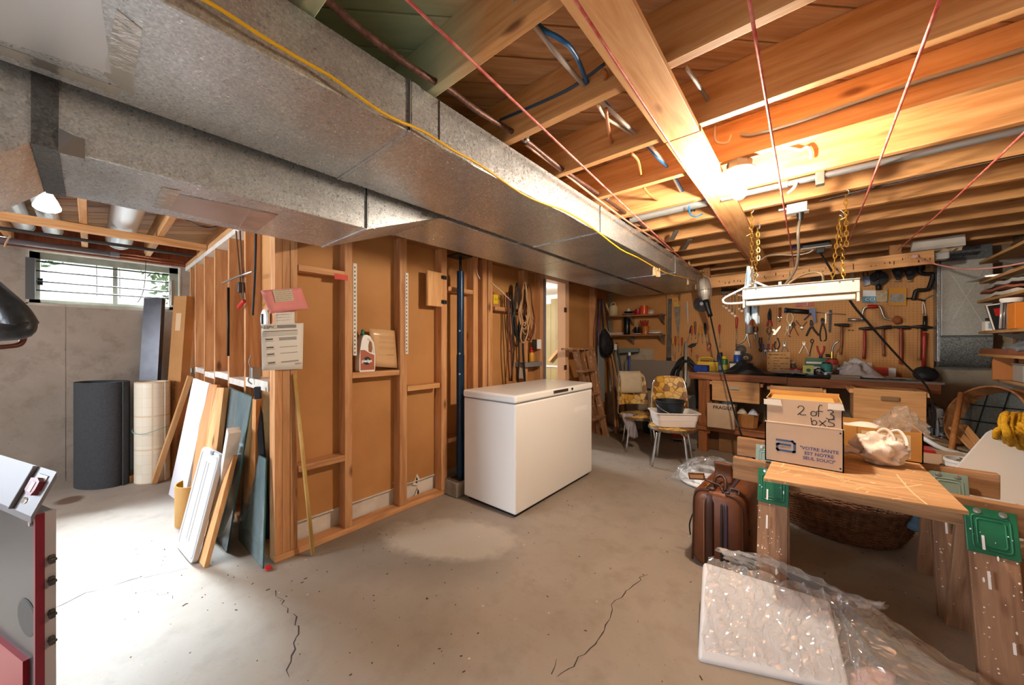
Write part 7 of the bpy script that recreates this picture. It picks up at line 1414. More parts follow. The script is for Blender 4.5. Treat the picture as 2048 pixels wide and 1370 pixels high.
tag(ob('wooden_bookend', prism([(0, 0), (.20, 0)] + [(.10 + .10 * math.cos(a), .13 + .12 * math.sin(a)) for a in [PI * i / 10 for i in range(11)]], .02, frame((1.06, 4.42, z), (1, 0, 0), (0, 0, 1))), pm('bookend', 'b0703c', .5)), 'arched wooden panel standing on the lowest right shelf', 'panel'); ob_b = tag(ob('arched_stick', bx(1.155, 1.163, 4.38, 4.395, z, z + .24), pm('stick_red', '6a2a1c', .5)), 'dark red stick standing before the arched wooden panel', 'stick')
# ================================================================== sieve drum, stick, rope, white panel and floor clutter at right
SC = oy(1964, 838, 4.22); n_ = V((-.66, -.68, .32)).normalized(); SM = frame(SC, V((.5, -.8, .05)), ez=-n_)   # local z runs back into the drum
t = thing('round_sieve', 'large round wooden sieve with wire grid leaning by the right wall', 'sieve', M=SM); r = .26
HOOP = wood('hoop_wood', '9c6a40', '7a4e2c', 'Z', stain=('4a2a1a', 9, .66))
bm = BM(); R0 = []
for rr_, zz in ((r, 0), (r, .21), (r - .012, .21), (r - .012, 0)): R0.append([bm.verts.new((rr_ * math.cos(2 * PI * k / 40), rr_ * math.sin(2 * PI * k / 40), zz)) for k in range(40)])
for i in range(4): ringf(bm, R0[i], R0[(i + 1) % 4])
ob('hoop', bm, HOOP, t, 50, M=SM)
bm = BM(); R0 = []
for rr_, zz in ((r + .010, .09), (r + .010, .23), (r + .001, .23), (r + .001, .09)): R0.append([bm.verts.new((rr_ * math.cos(2 * PI * k / 40), rr_ * math.sin(2 * PI * k / 40), zz)) for k in range(40)])
for i in range(4): ringf(bm, R0[i], R0[(i + 1) % 4])
ob('outer_band', bm, HOOP, t, 50, M=SM)
ob('screen', lathe([(0, .115), (r - .012, .115), (r - .012, .12), (0, .12)], 40), galv('screen_sheet', '76807e', '565f60', .4), t, 40, M=SM)
for k in range(-2, 3):
    c_ = k * .125; hl = math.sqrt(max(.001, (r - .014) ** 2 - c_ ** 2)); ob('grid_wire', tube([(c_, -hl, .108), (c_, hl, .108)], .0035, 6, 1), BLKMET, t, M=SM)
    if abs(k) < 2: ob('grid_wire', tube([(-hl, c_, .104), (hl, c_, .104)], .0035, 6, 1), BLKMET, t, M=SM)
sa, sb = od(1903, 895, 2.62), od(1922, 786, 2.75); sa = sb + (sa - sb) * (sb.z / (sb.z - sa.z))
tag(ob('wooden_stick', tube([sa, sb], .017, 9, 1), wood('stick_wood', 'a8703e', '8a5830', knots=False), smooth=True), 'wooden stick leaning across the left of the round sieve', 'stick')
for k, (a_, b2, lb) in enumerate((((1905, 855), (1955, 905), 'pale wooden slat leaning under the round sieve, upper one'), ((1925, 850), (1968, 900), 'pale wooden slat leaning under the round sieve, lower one'))):
    tag(beam('lath', od(b2[0], b2[1], 2.55), od(a_[0], a_[1], 2.75), .05, .012, PINE), lb, 'slat')
YROPE = pm('rope_yellow', 'c99a16', .8, c2='a87c10', sc=60, bp=.5, bsc=90)
t = thing('yellow_rope', 'thick yellow rope coil on top of the white panel at the right edge', 'rope', od(2030, 890, 1.95)); r_ = random.Random(11)
for k in range(13):
    u_ = 2004 + 4.6 * k; dd_ = 1.98 + r_.uniform(-.05, .05); lo_ = 884 + r_.uniform(-6, 6) + .25 * (u_ - 2004)
    ob('turn', tube([od(u_ + 8, lo_, dd_ + .02), od(u_ + 2 + r_.uniform(-3, 3), 866, dd_ - .03), od(u_ - 2 + r_.uniform(-3, 3), 846, dd_), od(u_ + 3, 830 + r_.uniform(-4, 3), dd_ + .04), od(u_ + 12, 832 + r_.uniform(-3, 4), dd_ + .09), od(u_ + 18, 852, dd_ + .11), od(u_ + 20, lo_ - 4, dd_ + .10)], .0125, 8, 4), YROPE, t, True)
for k in range(3): ob('turn', tube([od(2000 + 16 * k, 868 - 8 * k, 1.96), od(2018 + 14 * k, 862 - 6 * k, 1.93), od(2040 + 10 * k, 868 + 4 * k, 1.92), od(2062, 884 + 4 * k, 1.95)], .013, 8), YROPE, t, True)
ob('loose_end', tube([od(2020, 870, 1.95), od(2005, 858, 1.95), od(1994, 862, 1.95), od(1992, 876, 1.97)], .014, 8), YROPE, t, True)
WP = pm('panel_white', 'e4e6ea', .4)
TL_, TR_, BL_ = od(1984, 856, 2.20), od(2150, 912, 2.05), od(1868, 988, 1.98); ex, ey = TR_ - TL_, BL_ - TL_
e1 = ex - ey * (ex.dot(ey) / ey.length_squared)
t = thing('table_panel', 'large white table panel with round corner hole leaning at the right', 'panel', M=frame(TL_, e1, ey)); PM = MW[t.name]; wl2, hl2 = ex.length, ey.length
ob('panel', prism(rrect(0, 0, wl2, hl2, .03), .028, MX.Identity(4)), WP, t, M=PM); ob('grommet', lathe([(.022, -.004), (.030, -.004), (.030, .002), (.022, .002)], 20, T(.045, .045, 0), cap=False), pm('grommet', 'b9bcc0', .4), t, 40, M=PM); ob('hole', lathe([(0, -.0012), (.022, -.0012)], 20, T(.045, .045, 0), cap=False), pm('hole_dark', '55585c', .8), t, M=PM)
p = oz(1932, 985); t = thing('white_pail', 'white plastic pail of silver scraps left of the white panel', 'pail', (p.x, p.y + .5, 0)); c_ = od(1934, 935, 2.35)
fm = T(c_.x, c_.y, 0); zt = od(1934, 920, 2.35).z; ob('pail', lathe([(.075, 0), (.08, .005), (.095, zt - .02), (.102, zt - .018), (.102, zt), (.092, zt), (.075, .02), (0, .015)], 24, fm), WPLAST, t, 50); bm = BM(); r_ = random.Random(3)
for k in range(22): box(bm, (0, 0, 0), (.06, .012, .004), T(c_.x + r_.uniform(-.05, .05), c_.y + r_.uniform(-.05, .05), zt - .03 + r_.uniform(0, .025), r_.random() * 3, r_.uniform(-.5, .5), r_.uniform(-.5, .5)))
ob('scraps', bm, pm('scrap_silver', 'b9bcc0', .25, .7), t, kind='stuff'); ob('bail_hook', tube([(c_.x - .10, c_.y - .03, zt - .05), (c_.x - .12, c_.y - .05, zt - .04), (c_.x - .135, c_.y - .05, zt - .07), (c_.x - .13, c_.y - .05, zt - .1)], .004, 6), BLKMET, t, True)
c_ = od(1880, 922, 2.55); t = thing('beige_carton', 'plain beige carton behind the plywood, with a red strip on top', 'box', (c_.x, c_.y, 0)); zt = od(1880, 906, 2.55).z
ob('carton', bx(c_.x - .16, c_.x + .12, c_.y - .05, c_.y + .2, 0, zt, .003), CARDL, t); ob('tape_seam', bx(c_.x + .0, c_.x + .02, c_.y - .0512, c_.y - .05, 0, zt), pm('tape_tan', 'a08a6c', .4), t); ob('red_strip', bx(c_.x - .15, c_.x - .03, c_.y - .05, c_.y + .1, zt, zt + .02), RED, t)
for k, (a_, b2, da, db, m_, lb) in enumerate((((1852, 878), (2000, 918), 2.75, 2.5, 'aged', 'weathered board lying across the clutter below the sieve'), ((1858, 872), (1950, 905), 2.85, 2.6, 'aged', 'second weathered board lying behind the first below the sieve'))):
    tag(beam('old_board', od(a_[0], a_[1], da), od(b2[0], b2[1], db), .07, .02, wood('grey_aged', '8a7a64', '6c5c48')), lb, 'board')
tag(ob('white_tubing', tube([od(1846, 875, 2.7), od(1880, 895, 2.62), od(1930, 910, 2.55), od(1990, 918, 2.45)], .017, 9), pm('tubing', 'c2c8cc', .4), smooth=True), 'pale curved plastic tubing along the floor clutter', 'tube')
# ================================================================== sawhorses
SAWG, SAWGR = pm('bracket_green', '1c6a48', .4, .2, c2='17583c', sc=6), pm('bracket_greygreen', '7f948c', .45, .2)
YA_, YB_ = 2.72, 2.25
SPK = pm('paint_splash', 'e6e2dc', .6)
def sawhorse(y0, uL, vL, uR, vR, xl, xr, hh, ml, mr, lb, seed, spread=.215):
    a_, b2 = oy(uL, vL, y0), oy(uR, vR, y0); zt = (a_.z + b2.z) / 2; t = thing('sawhorse', lb, 'sawhorse', ((a_.x + b2.x) / 2, y0, 0), group='paint spotted sawhorses')
    beam('rail', (a_.x, y0, zt - hh / 2), (b2.x, y0, zt - hh / 2), .040, hh, SAWX, t, bev=.004); r_ = random.Random(seed)
    for xx, m_ in ((xl, ml), (xr, mr)):
        for s_ in (-1, 1):
            f_, tp_ = V((xx, y0 + s_ * spread, 0)), V((xx, y0 + s_ * .040, zt - .05)); lg = beam('leg', f_, tp_, .118, .038, SAWL, t, up=V((0, 1, 0)), bev=.003)
            dz = (tp_ - f_).normalized(); bo = tp_ - dz * .055 + V((0, s_ * .0225, 0)); BMx = frame(bo, (1, 0, 0) if s_ < 0 else (-1, 0, 0), dz)
            br = ob('bracket', bx(-.062, .062, -.075, .088, -.004, .004, .002), m_, t, M=BMx)
            for q in (rrect(-.045, -.058, .045, .06, .012), rrect(-.034, -.046, .034, .048, .010)): ob('embossed_rim', tube([(x, y, .003) for x, y in q], .004, 6, 1, True), m_, br, True, M=BMx)
            ob('bolt', lathe([(0, .010), (.010, .008), (.011, .004)], 10, T(-.03, .075, 0)), STEEL, br, 40, M=BMx); ob('bolt', lathe([(0, .010), (.010, .008), (.011, .004)], 10, T(.03, .075, 0)), STEEL, br, 40, M=BMx)
            if s_ < 0:
                bm = BM()
                for k in range(46):
                    x, y, q = r_.uniform(-.055, .055), -r_.uniform(-.05, .48), r_.uniform(.001, .0032); lathe([(0, .0206), (q, .0202)], 6, T(x, y - .04, 0 if y < -.10 else -.012) @ MX.Diagonal((1, 1 + 2.5 * r_.random() * (k % 5 == 0), 1, 1)), bm, False)
                for (x, y, h) in ((-.022, -.035, .05), (-.02, -.16, .06), (.02, -.36, .035)): box(bm, (x, y, .0205 if y < -.1 else .006), (.007, h, .0012))
                ob('paint_drips', bm, SPK, t, M=BMx @ T(0, 0, 0), kind='stuff')
        ob('hinge_pin', cyl((xx - .063, y0, zt - .02 - hh * 0), (xx + .063, y0, zt - hh - .012), .004, n=8), STEEL, t)
    return zt
XBL, XBR = oy(1547, 970, 2.2).x, oy(1977, 1040, 2.2).x
zB = sawhorse(YB_, 1467, 914, 2110, 1022, XBL, XBR, .115, SAWG, SAWG, 'front sawhorse with green leg brackets under the plywood edge', 1)
zA = sawhorse(YA_, 1475, 871, 1998, 951, oy(1537, 930, 2.68).x, oy(1893, 985, 2.68).x, .115, SAWGR, SAWGR, 'rear sawhorse with grey leg brackets behind the front one', 2)
ZT = max(zA, zB) + .001
t = thing('plywood_board', 'paint scratched plywood sheet laid across both sawhorses', 'plywood', (.14, 2.3, ZT))
bm = BM(); c4 = [oz(1527, 962, ZT), oz(1938, 1030, ZT), None, None]; fl_, fr2 = c4[0], c4[1]; bl_, br2 = V((fl_.x + .03, 2.86, ZT)), V((fr2.x - .02, 2.86, ZT))
fl_.z = fr2.z = bl_.z = br2.z = ZT
ob('sheet', quadslab([fl_, fr2, br2, bl_], .013), PLY, t); ob('edge_ply', quadslab([fl_ + V((.002, -.0012, .004)), fr2 + V((-.002, -.0012, .004)), fr2 + V((-.002, .0, .004)), fl_ + V((.002, .0, .004))], .002), DARKPINE, t)
ZT += .013
bm = BM(); r_ = random.Random(9); SM_ = T(0, 0, ZT + .0008)
for k in range(60):
    x, y = r_.uniform(fl_.x + .03, fr2.x - .04), r_.uniform(fl_.y + .05, 2.6); a_ = r_.choice((.1, .1, -.2, 1.0, 1.3)) + r_.uniform(-.2, .2); L_ = r_.uniform(.01, .09)
    ribbon([(x, y), (x + L_ * .5 * math.cos(a_), y + L_ * .5 * math.sin(a_) + .004), (x + L_ * math.cos(a_), y + L_ * math.sin(a_))], r_.uniform(.0015, .005), SM_, bm)
ribbon([(.0, 2.2), (.12, 2.10), (.26, 2.12), (.36, 2.25)], .006, SM_, bm); ribbon([(.30, 2.35), (.31, 2.12), (.33, 1.98)], .006, SM_, bm)
ob('scratches', bm, pm('scratch_pale', 'e0c49c', .8), t, kind='stuff')
# ================================================================== cartons on the plywood
BY = 2.215; xa, xb = -.176, .119; wB = xb - xa; BXM = T(xa, BY, ZT)
CB = pm('carton_mauve', 'b39c87', .85, c2='aa927c', sc=2)
t = thing('medical_carton', 'big carton with blue logo and handwriting standing on the plywood', 'box', M=BXM); hb, ht, dp = .198, .318, .27
for nm, b4 in (('front_panel', (0, wB, 0, .005, 0, hb)), ('back_panel', (0, wB, dp - .005, dp, 0, hb)), ('side_panel', (0, .005, 0, dp, 0, hb)), ('side_panel', (wB - .005, wB, 0, dp, 0, hb)), ('bottom_panel', (0, wB, 0, dp, 0, .005))): ob(nm, bx(*b4), CB, t, M=BXM)
i_ = .004
for nm, b4 in (('upper_front', (i_, wB - i_, i_, i_ + .004, hb - .02, ht)), ('upper_back', (i_, wB - i_, dp - i_ - .004, dp - i_, hb - .02, ht + .015)), ('upper_side', (i_, i_ + .004, i_, dp - i_, hb - .02, ht)), ('upper_side', (wB - i_ - .004, wB - i_, i_, dp - i_, hb - .02, ht))): ob(nm, bx(*b4), pm('carton_upper', 'b59b83', .85) if nm == 'upper_front' else CARDY, t, M=BXM)
ob('top_flap', bx(.02, wB - .03, .03, dp - .02, ht - .012, ht - .008), CARDY, t, M=BXM)
ob('fold_edge', bx(0, wB, -.001, .006, hb - .002, hb + .002), pm('fold_pale', 'd0b49a', .8), t, M=BXM)
FB = BXM @ frame((0, -.0012, 0), (1, 0, 0), (0, 0, 1))
for x0, x1, y0 in ((-.004, .07, .285), (wB - .055, wB + .002, .288)): ob('tape_patch', prism([(x0, y0), (x1, y0 - .002), (x1 - .006, y0 + .028), (x0, y0 + .026)], .001, FB @ T(0, 0, -.004 + .0052)), pm('tape_pale', 'd6cabc', .4), t)
hand = BM(); hx0, hy0, hc = .130, .246, .043
FB2 = BXM @ frame((0, i_ - .0012, 0), (1, 0, 0), (0, 0, 1))
def stroke(pts, dx, dy): ribbon([(hx0 + dx + x * hc, hy0 + dy + y * hc) for x, y in pts], .0036, FB2, hand)
stroke([(0, .75), (.15, 1), (.45, 1), (.55, .75), (.3, .35), (.05, .05), (0, .0), (.15, .15), (.35, .02), (.75, .1)], 0, 0)
stroke([(.75, .45), (.45, .55), (.3, .3), (.4, .05), (.7, .1), (.8, .4), (.78, .5)], .036, 0)
stroke([(.8, 1.25), (.6, 1.3), (.5, 1.0), (.5, .5), (.48, 0)], .056, 0); stroke([(.3, .55), (.55, .62), (.85, .6)], .056, 0)
stroke([(0, .9), (.3, 1), (.5, .8), (.25, .55), (.5, .4), (.5, .1), (.2, -.05), (-.1, .1)], .108, -.006)
stroke([(.1, .82), (.15, .5), (.2, .1), (.25, .05)], .045, -.043); stroke([(.18, .35), (.4, .55), (.6, .35), (.5, .05), (.2, .05)], .045, -.042)
stroke([(0, .6), (.3, .3), (.6, .0)], .078, -.042); stroke([(.6, .65), (.3, .3), (.05, .0)], .078, -.042)
stroke([(.7, .85), (.3, .8), (.2, .55), (.6, .4), (.6, .1), (.1, .02)], .104, -.042)
ob('handwriting', hand, INK, t, kind='stuff')
lg = BM(); LB = .0085
def lbar(pts): ribbon(pts, LB, FB, lg)
def poly_path(P, wd):
    for i in range(len(P) - 1):
        (x0, y0), (x1, y1) = P[i], P[i + 1]; L_ = math.hypot(x1 - x0, y1 - y0); fm = FB @ T(x0, y0, .0004, math.atan2(y1 - y0, x1 - x0)); vs = [lg.verts.new(fm @ V(q)) for q in ((-wd / 2, -wd / 2, 0), (L_ + wd / 2, -wd / 2, 0), (L_ + wd / 2, wd / 2, 0), (-wd / 2, wd / 2, 0))]; lg.faces.new(vs)
lx, ly, lw, lh = .050, .062, .068, .046
poly_path([(lx, ly + lh + .004), (lx + lw - .008, ly + lh + .004), (lx + lw, ly + lh - .004), (lx + lw, ly + .002), (lx + lw - .004, ly), (lx + .004, ly), (lx, ly + .004), (lx, ly + lh * .60), (lx + .006, ly + lh * .66), (lx + lw * .74, ly + lh * .66)], .0098)
ob('logo', lg, INKB, t)
text('lettering', 'ABBOTT', .0125, FB @ T(lx + .0085, ly + .0125, .0006), pm('logo_text', '7a6a68', .8), t)
text('lettering', '"VOTRE SANTE\nEST NOTRE\nSEUL SOUCI"', .0205, FB @ T(.208, .083, .0006), INKV, t, 'CENTER', 1.15, .0005)
for x, y in ((wB - .012, hb - .018), (wB - .012, .018)): ob('staple_mark', lathe([(0, .0012), (.004, .001)], 8, FB @ T(x, y, 0)), INK, t)
t, M_, w_, d_, h_ = carton('open_carton', 'yellow brown open carton with plastic wrapping behind the white bag', .125, .428, 2.64, 2.92, ZT, ZT + .15, CARDY)
ob('white_label', bx(-w_ * .22, w_ * .36, -d_ / 2 - .0012, -d_ / 2, .015, h_ * .88), pm('label_beige', 'cdb898', .8), t, M=M_); ob('flap', hull([(-w_ / 2 - .055, -d_ / 2, h_ + .04), (-w_ / 2, -d_ / 2, h_ - .005), (-w_ / 2, d_ / 2, h_ - .005), (-w_ / 2 - .055, d_ / 2, h_ + .07), (-w_ / 2 - .055, -d_ / 2, h_ + .044), (-w_ / 2, -d_ / 2, h_), (-w_ / 2, d_ / 2, h_), (-w_ / 2 - .055, d_ / 2, h_ + .074)]), CARDY, t, M=M_); ob('seam', bx(-w_ * .28, -w_ * .27, -d_ / 2 - .001, -d_ / 2, 0, h_), pm('seam_brown', '7d5a30', .8), t, M=M_)
FILM = film('clear_film')
def crumple(p, k, amp):
    f_ = lambda v: 1 - 2.2 * abs(NZ.noise(v))
    return V((f_(p * k), f_(p * k + V((7, 1, 3))), f_(p * k + V((2, 9, 5))))) * amp * .7
t = thing('plastic_wrap', 'crumpled clear plastic wrap heaped in the open carton', 'plastic wrap', (.33, 2.76, ZT + .1))
def wrap(s_, q):
    p = V((.20 + .26 * s_, 2.655 + .24 * q, ZT + .125 + .12 * math.exp(-((s_ - .65) ** 2 + (q - .55) ** 2) / .09))); return p + crumple(p, 22, .028)
ob('film', sheet(26, 22, wrap), film('wrap_film', (.9, .86, .8, 1), .15, .8, .1, .12), t); t2 = thing('white_parcel', 'white paper parcel lying under the plastic wrap in the open carton', 'parcel', (.24, 2.75, ZT + .1)); ob('parcel', sheet(10, 8, lambda s_, q: (.15 + .17 * s_, 2.66 + .2 * q, ZT + .13 + .03 * math.sin(PI * s_) * math.sin(PI * q)), .03), PAPER, t2, True)
# white grocery bag
t = thing('grocery_bag', 'knotted white plastic grocery bag on the plywood by the open carton', 'bag', (.27, 2.5, ZT)); GB2 = pm('bag_white', 'e2d3c6', .35, c2='d8c8ba', sc=6); c_ = V((.262, 2.50, ZT))
def bagp(s_, q):
    a_ = 2 * PI * s_; ph = PI * q; rr_ = math.sin(ph) ** .75; p = V((.085 * rr_ * math.cos(a_), .075 * rr_ * math.sin(a_), .062 - .062 * math.cos(PI - ph) * 1.0))
    p.z = .115 * (1 - q) ** .9 if False else .07 + .07 * math.cos(ph); n = p * 1.0; k = 1 + .55 * NZ.noise(V((p.x * 24, p.y * 24, p.z * 30 + 4))) + .25 * abs(NZ.noise(V((p.x * 60, p.y * 60, p.z * 40)))) + .05 * math.sin(9 * a_ + 10 * q)
    return c_ + V((p.x * k, p.y * k, max(.001, p.z * (.8 + .25 * k))))
ob('bag_body', sheet(60, 36, bagp), GB2, t, 45)
for k, dx in enumerate((-.01, .03)): ob('handle_loop', tube([c_ + V((dx, -.02, .12)), c_ + V((dx + .005, -.03, .165)), c_ + V((dx + .03, -.03, .178)), c_ + V((dx + .05, -.04, .15)), c_ + V((dx + .055, -.05, .115))], .008, 7, flat=.5), GB2, t, True)
ob('tail', tube([c_ + V((-.07, -.02, .045)), c_ + V((-.105, -.01, .055)), c_ + V((-.14, 0, .04)), c_ + V((-.17, .02, .03))], .022, 9, rf=lambda s_: .6 + .6 * s_), GB2, t, True)
bm = BM(); scrib(bm, frame(c_ + V((-.065, -.062, .075)), (.8, -.5, 0), (-.1, .2, 1)), 0, .05, 0, .018, 77, .004); ob('print_mark', bm, pm('print_dark', '3a3238', .6), t, kind='stuff')
# ================================================================== suitcase
t = thing('leather_suitcase', 'brown leather suitcase with luggage tag standing under the sawhorse end', 'suitcase', M=T(-.375, 2.46, 0, -.06)); SMx = MW[t.name]
LEA = pm('leather_brown', '6a3a1e', .38, c2='4a2516', sc=3, bp=.08, bsc=80); LEAD = pm('leather_dark', '3c2016', .45)
sw, sh, sl = .25, .44, .52
def scase(o): 
    out = []
    for x, z_ in rrect(-sw / 2 + o, 0 + max(0, o), sw / 2 - o, sh - o, .055, 6): out.append((x * (1 + .10 * (1 - z_ / sh)), z_))
    return out
pf = frame((0, -sl / 2, 0), (1, 0, 0), (0, 0, 1))          # local z of the prism runs towards -y
bm = BM(); ringsP = []
for yy, o_ in ((-sl / 2, .035), (-sl / 2 + .012, .012), (-sl / 2 + .04, 0), (sl / 2 - .04, 0), (sl / 2 - .012, .012), (sl / 2, .035)):
    ringsP.append([bm.verts.new((x, yy, z_)) for x, z_ in scase(o_)])
for i in range(5): ringf(bm, ringsP[i], ringsP[i + 1])
bm.faces.new(ringsP[0][::-1]); bm.faces.new(ringsP[-1]); ob('shell', bm, LEA, t, 50, M=SMx)
def band(x0, name, m_, wd, lift=.002):
    P = [(x0, -sl / 2 - lift, .03), (x0, -sl / 2 - lift, sh - .075), (x0, -sl / 2 + .03, sh - .008), (x0, -sl / 2 + .06, sh + lift), (x0, sl / 2 - .06, sh + lift)]
    ob(name, tube(P, wd, 6, 3, flat=.3), m_, t, True, M=SMx)
band(-.035, 'strap_band', LEAD, .022); band(.025, 'zip', pm('zip_dark', '241a18', .5), .006); band(.045, 'zip', pm('zip_violet', '3a2c3c', .4), .010); band(-.062, 'stitch_line', pm('stitch', '9a6a40', .6), .0025)
for sx in (-1, 1): ob('piping', tube([(sx * x_, -sl / 2 + .014, z_) for x_, z_ in ((.127, .02), (.120, .2), (.116, sh - .06), (.085, sh - .012), (.04, sh - .006))], .006, 7), LEAD, t, True, M=SMx)
ob('handle_flap', sheet(8, 8, lambda s_, q: (-.055 + .09 * s_, -sl / 2 + .17 + .02 * math.sin(PI * q), sh + .001 + .11 * q), .012), LEA, t, True, M=SMx)
ob('handle', tube([(-.03, -sl / 2 + .05, sh + .002), (-.025, -sl / 2 + .08, sh + .05), (.0, -sl / 2 + .1, sh + .065), (.025, -sl / 2 + .08, sh + .045), (.03, -sl / 2 + .05, sh + .002)], .009, 8), LEAD, t, True, M=SMx)
tg = ob('luggage_tag', box(BM(), (0, 0, 0), (.085, .006, .042), T(-.115, -sl / 2 + .05, sh + .045, .2, .2, -.15), .002), LEA, t, M=SMx); ob('tag_window', box(BM(), (0, -.004, 0), (.07, .001, .022), T(-.115, -sl / 2 + .05, sh + .045, .2, .2, -.15)), pm('tag_tan', 'b98a58', .6), tg, M=SMx); ob('tag_strap', tube([(-.075, -sl / 2 + .055, sh + .04), (-.04, -sl / 2 + .05, sh + .03), (.0, -sl / 2 + .06, sh + .02), (.02, -sl / 2 + .04, sh + .0)], .006, 6), LEAD, t, True, M=SMx)
ob('buckle', tube([(x + .075, -sl / 2 + .05, z_ + sh + .012) for x, z_ in rrect(-.02, -.012, .02, .012, .005)], .003, 6, 1, True), STEEL, t, M=SMx); ob('buckle_strap', tube([(.055, -sl / 2 + .06, sh + .012), (.085, -sl / 2 + .05, sh + .004), (.11, -sl / 2 + .06, sh - .03), (.128, -sl / 2 + .1, sh - .1)], .010, 6, flat=.4), LEAD, t, True, M=SMx)
ob('zip_pull', box(BM(), (.128, -sl / 2 + .12, .22), (.012, .03, .035), None, .004), BLACK, t, M=SMx); ob('side_loop', tube([(-.136, -sl / 2 + .05, .26), (-.15, -sl / 2 + .04, .20), (-.145, -sl / 2 + .04, .14)], .004, 6), BLACK, t, True, M=SMx)
# ================================================================== wicker basket
BC = V((.155, 3.24, 0)); t = thing('wicker_basket', 'oval brown wicker laundry basket on the floor behind the sawhorses', 'basket', BC)
WIC = pm('wicker', '85583a', .55, c2='654028', sc=30, rnd=.1)
zr = .235; nst = 40; rows = 26
def bpt(a_, h, off=0.0): k = .72 + .28 * h ** .8; return BC + V(((.375 * k + off) * math.cos(a_), (.27 * k + off) * math.sin(a_), .006 + (zr - .006) * h))
for k in range(nst): a_ = 2 * PI * k / nst; ob('stake', tube([bpt(a_, h) for h in (0, .25, .5, .75, 1)], .005, 5, 1), WIC, t, True)
for r_i in range(rows):
    h = (r_i + .5) / rows; ph = PI * (r_i % 2)
    ob('weaver', tube([bpt(2 * PI * j / (nst * 2), h, .0075 * math.cos(PI * j / 2 * 1.0 * 2 / 2 + ph)) for j in range(nst * 2)], .0046, 5, 1, True), WIC, t, True)
ob('rim', tube([bpt(2 * PI * j / 40, 1.0) + V((0, 0, .006)) for j in range(40)], .012, 7, 1, True), WIC, t, True); ob('base', lathe([(0, .004), (1, .004), (1, .012), (0, .012)], 40, MX.Translation(BC) @ MX.Diagonal((.27, .19, 1, 1))), WIC, t)
tag(ob('blue_rag', tube([oy(1716, 1000, 3.1), oy(1735, 1003, 3.08), oy(1755, 1004, 3.06), oy(1768, 1010, 3.05)], .026, 8, rf=lambda s_: .7 + .5 * math.sin(PI * s_)), pm('rag_bright_blue', '2a6aa8', .7), smooth=True), 'bright blue rag lying over the basket rim', 'rag')
tag(ob('blue_bag', sheet(8, 8, lambda s_, q: od(1822 + 22 * s_, 1035 + 26 * q, 2.05 + .04 * math.sin(5 * s_ + 4 * q)), .02), pm('bag_lightblue', '6a9ac0', .5), smooth=True), 'light blue plastic bag showing left of the rear sawhorse leg', 'bag')
# ================================================================== foam slab in plastic, plastic on the floor
FBL, FBR, FTL, FTR = V((-.335, 1.535, .012)), V((.115, 1.735, .012)), V((-.392, 1.90, .205)), V((.055, 1.955, .215))
FTR = FBR + (FTL - FBL) * .9 + V((.0, -.10, .01))
t = thing('foam_slab', 'white foam slab wrapped in clear plastic, leaning in front of the suitcase', 'foam slab', FBL)
bm = quadslab([FBL, FBR, FTR, FTL], -.05); bmesh.ops.bevel(bm, geom=bm.edges[:], offset=.014, segments=3, profile=.5, affect='EDGES'); ob('slab', bm, pm('foam_block', 'e4e4e8', .8), t, 40)
nf = (FBR - FBL).cross(FTL - FBL).normalized()
if nf.z < 0: nf = -nf
t = thing('plastic_sheet', 'clear plastic sheeting draped over the foam slab and trailing to the right', 'plastic sheet', (.1, 1.7, 0))
def drape(s_, q):
    # s runs left to right, q from the foot of the slab to its top and beyond
    base = FBL.lerp(FBR, min(1, s_ * 1.55)).lerp(FTL.lerp(FTR, min(1, s_ * 1.55)), q)
    if s_ > .64:
        e = (s_ - .64) / .36; tgt = V((.115 + .42 * e, 1.50 + .50 * q + .0 * e, max(.012, (.23 * q + .02) * (1 - e) ** 1.3 + .02))); base = FBR.lerp(FTR, q).lerp(tgt, min(1, e * 1.6)) if e < .625 else tgt
    p = base + nf * .016; c = crumple(V((s_ * 11 + q * 2.2, q * 1.5, 0)), 1.0, .022) + crumple(V((s_ * 34 - q * 5, q * 5, 3)), 1.0, .010) + crumple(p, 45, .003); r_ = p + c; r_.z = max(r_.z, .004); return r_
ob('film', sheet(120, 66, drape), film('sheet_film', (.97, .98, .99, 1), .10, .9, .07, .13), t)
def drape2(s_, q):
    p = FTL.lerp(FTR, s_ * 1.25) + V((0.02 + .04 * q, .02 + .26 * q, .03 - .20 * q)); p.z = max(.01, p.z + .03 * math.sin(5 * s_ + 3 * q)); c = crumple(V((s_ * 3 + q * 3, q * 7, 5)), 1.0, .035) + crumple(V((s_ * 9 - q * 6, q * 18, 3)), 1.0, .012); r_ = p + c; r_.z = max(r_.z, .004); return r_
t = thing('plastic_sheet', 'loose clear plastic folds on the floor behind the foam slab', 'plastic sheet', (.1, 2.0, 0)); ob('film', sheet(76, 36, drape2), film('sheet_film'), t)
tag(ob('pink_wrap', sheet(8, 6, lambda s_, q: oz(1700 + 90 * s_, 1350 + 40 * q) + V((0, 0, .01 + .02 * math.sin(PI * s_))), .004), pm('wrap_pink', 'd5aca4', .6), smooth=True), 'corner of pink wrapping under the plastic at the bottom edge', 'paper')
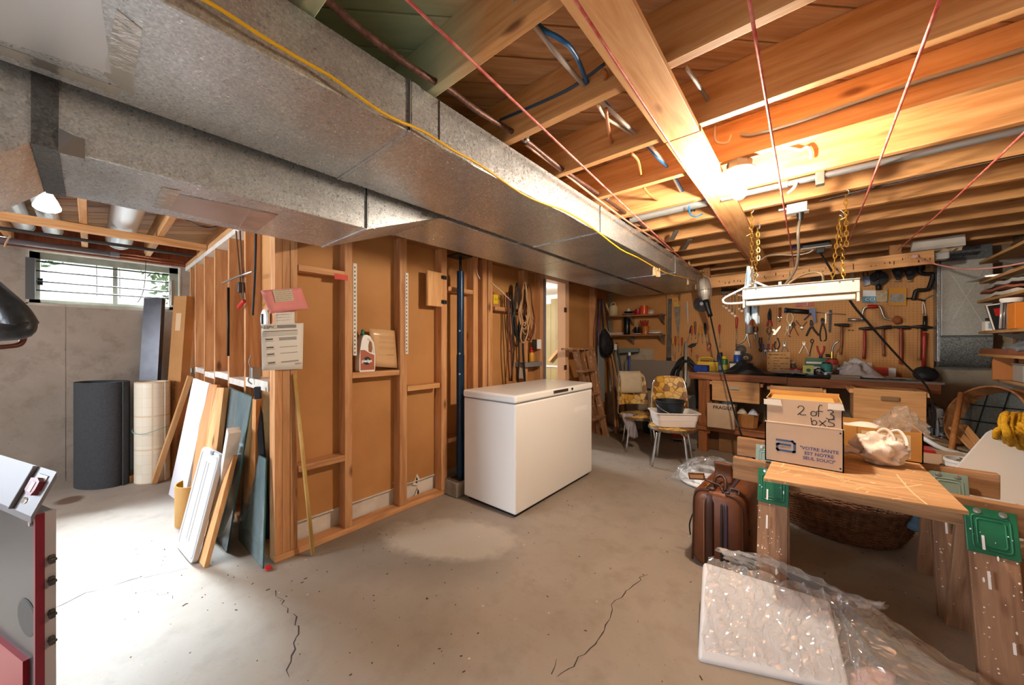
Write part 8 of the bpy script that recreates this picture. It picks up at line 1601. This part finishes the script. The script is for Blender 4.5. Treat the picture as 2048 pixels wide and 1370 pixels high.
t = thing('plastic_bag_heap', 'clear plastic bag with a white coil on the floor before the bench', 'plastic bag', oz(1410, 965)); c_ = oz(1412, 962)
for k in range(4): ob('coil_turn', tube([c_ + V(((.20 - .03 * k) * math.cos(q), (.24 - .04 * k) * math.sin(q), .025 + .022 * k)) for q in [2 * PI * j / 18 for j in range(18)]], .02, 7, 1, True), WPLAST, t, True)
def heap(s_, q): p = c_ + V((-.27 + .62 * s_, -.26 + .66 * q, .02 + .15 * math.sin(PI * s_) ** .8 * math.sin(PI * q) ** .8)); r_ = p + crumple(p, 12, .035) + crumple(p, 30, .012); r_.z = max(.003, r_.z); return r_
ob('film', sheet(60, 60, heap), film('sheet_film'), t)
c_ = od(2075, 1075, 1.75); t = thing('plastic_wrap', 'clear plastic heap at the right edge beyond the front sawhorse', 'plastic wrap', (c_.x, c_.y, .2))
ob('film', sheet(20, 20, lambda s_, q: V((c_.x - .16 + .4 * s_, c_.y - .1 + .4 * q, c_.z + .08 * math.sin(PI * s_) * math.sin(PI * q))) + crumple(V((s_, q, 3)), 9, .05)), film('wrap_film'), t)
t = thing('low_crate', 'low wooden crate carrying the plastic heap at the right edge', 'crate', (c_.x, c_.y, 0)); ob('top_board', bx(c_.x - .2, c_.x + .45, c_.y - .15, c_.y + .4, c_.z - .07, c_.z - .045, .003), wood('crate_board', '9a8468', '7c6a50'), t); ob('side_board', bx(c_.x - .18, c_.x + .43, c_.y - .10, c_.y + .38, .0, c_.z - .07, .002), DARKPINE, t)
p = od(2062, 1352, 1.16); t = thing('work_boot', 'black rubber boot toe at the lower right corner', 'boot', (p.x, p.y, 0)); ob('upper', lathe([(.0, .0), (.05, .0), (.058, .02), (.055, .05), (.04, .085), (.015, .10), (0, .102)], 18, T(p.x + .02, p.y, 0) @ MX.Diagonal((1.3, .9, 1, 1))), RUBBER, t, True); ob('sole', lathe([(0, 0), (.062, 0), (.062, .014), (0, .014)], 18, T(p.x + .02, p.y, 0) @ MX.Diagonal((1.3, .95, 1, 1))), BLACK, t, 40)
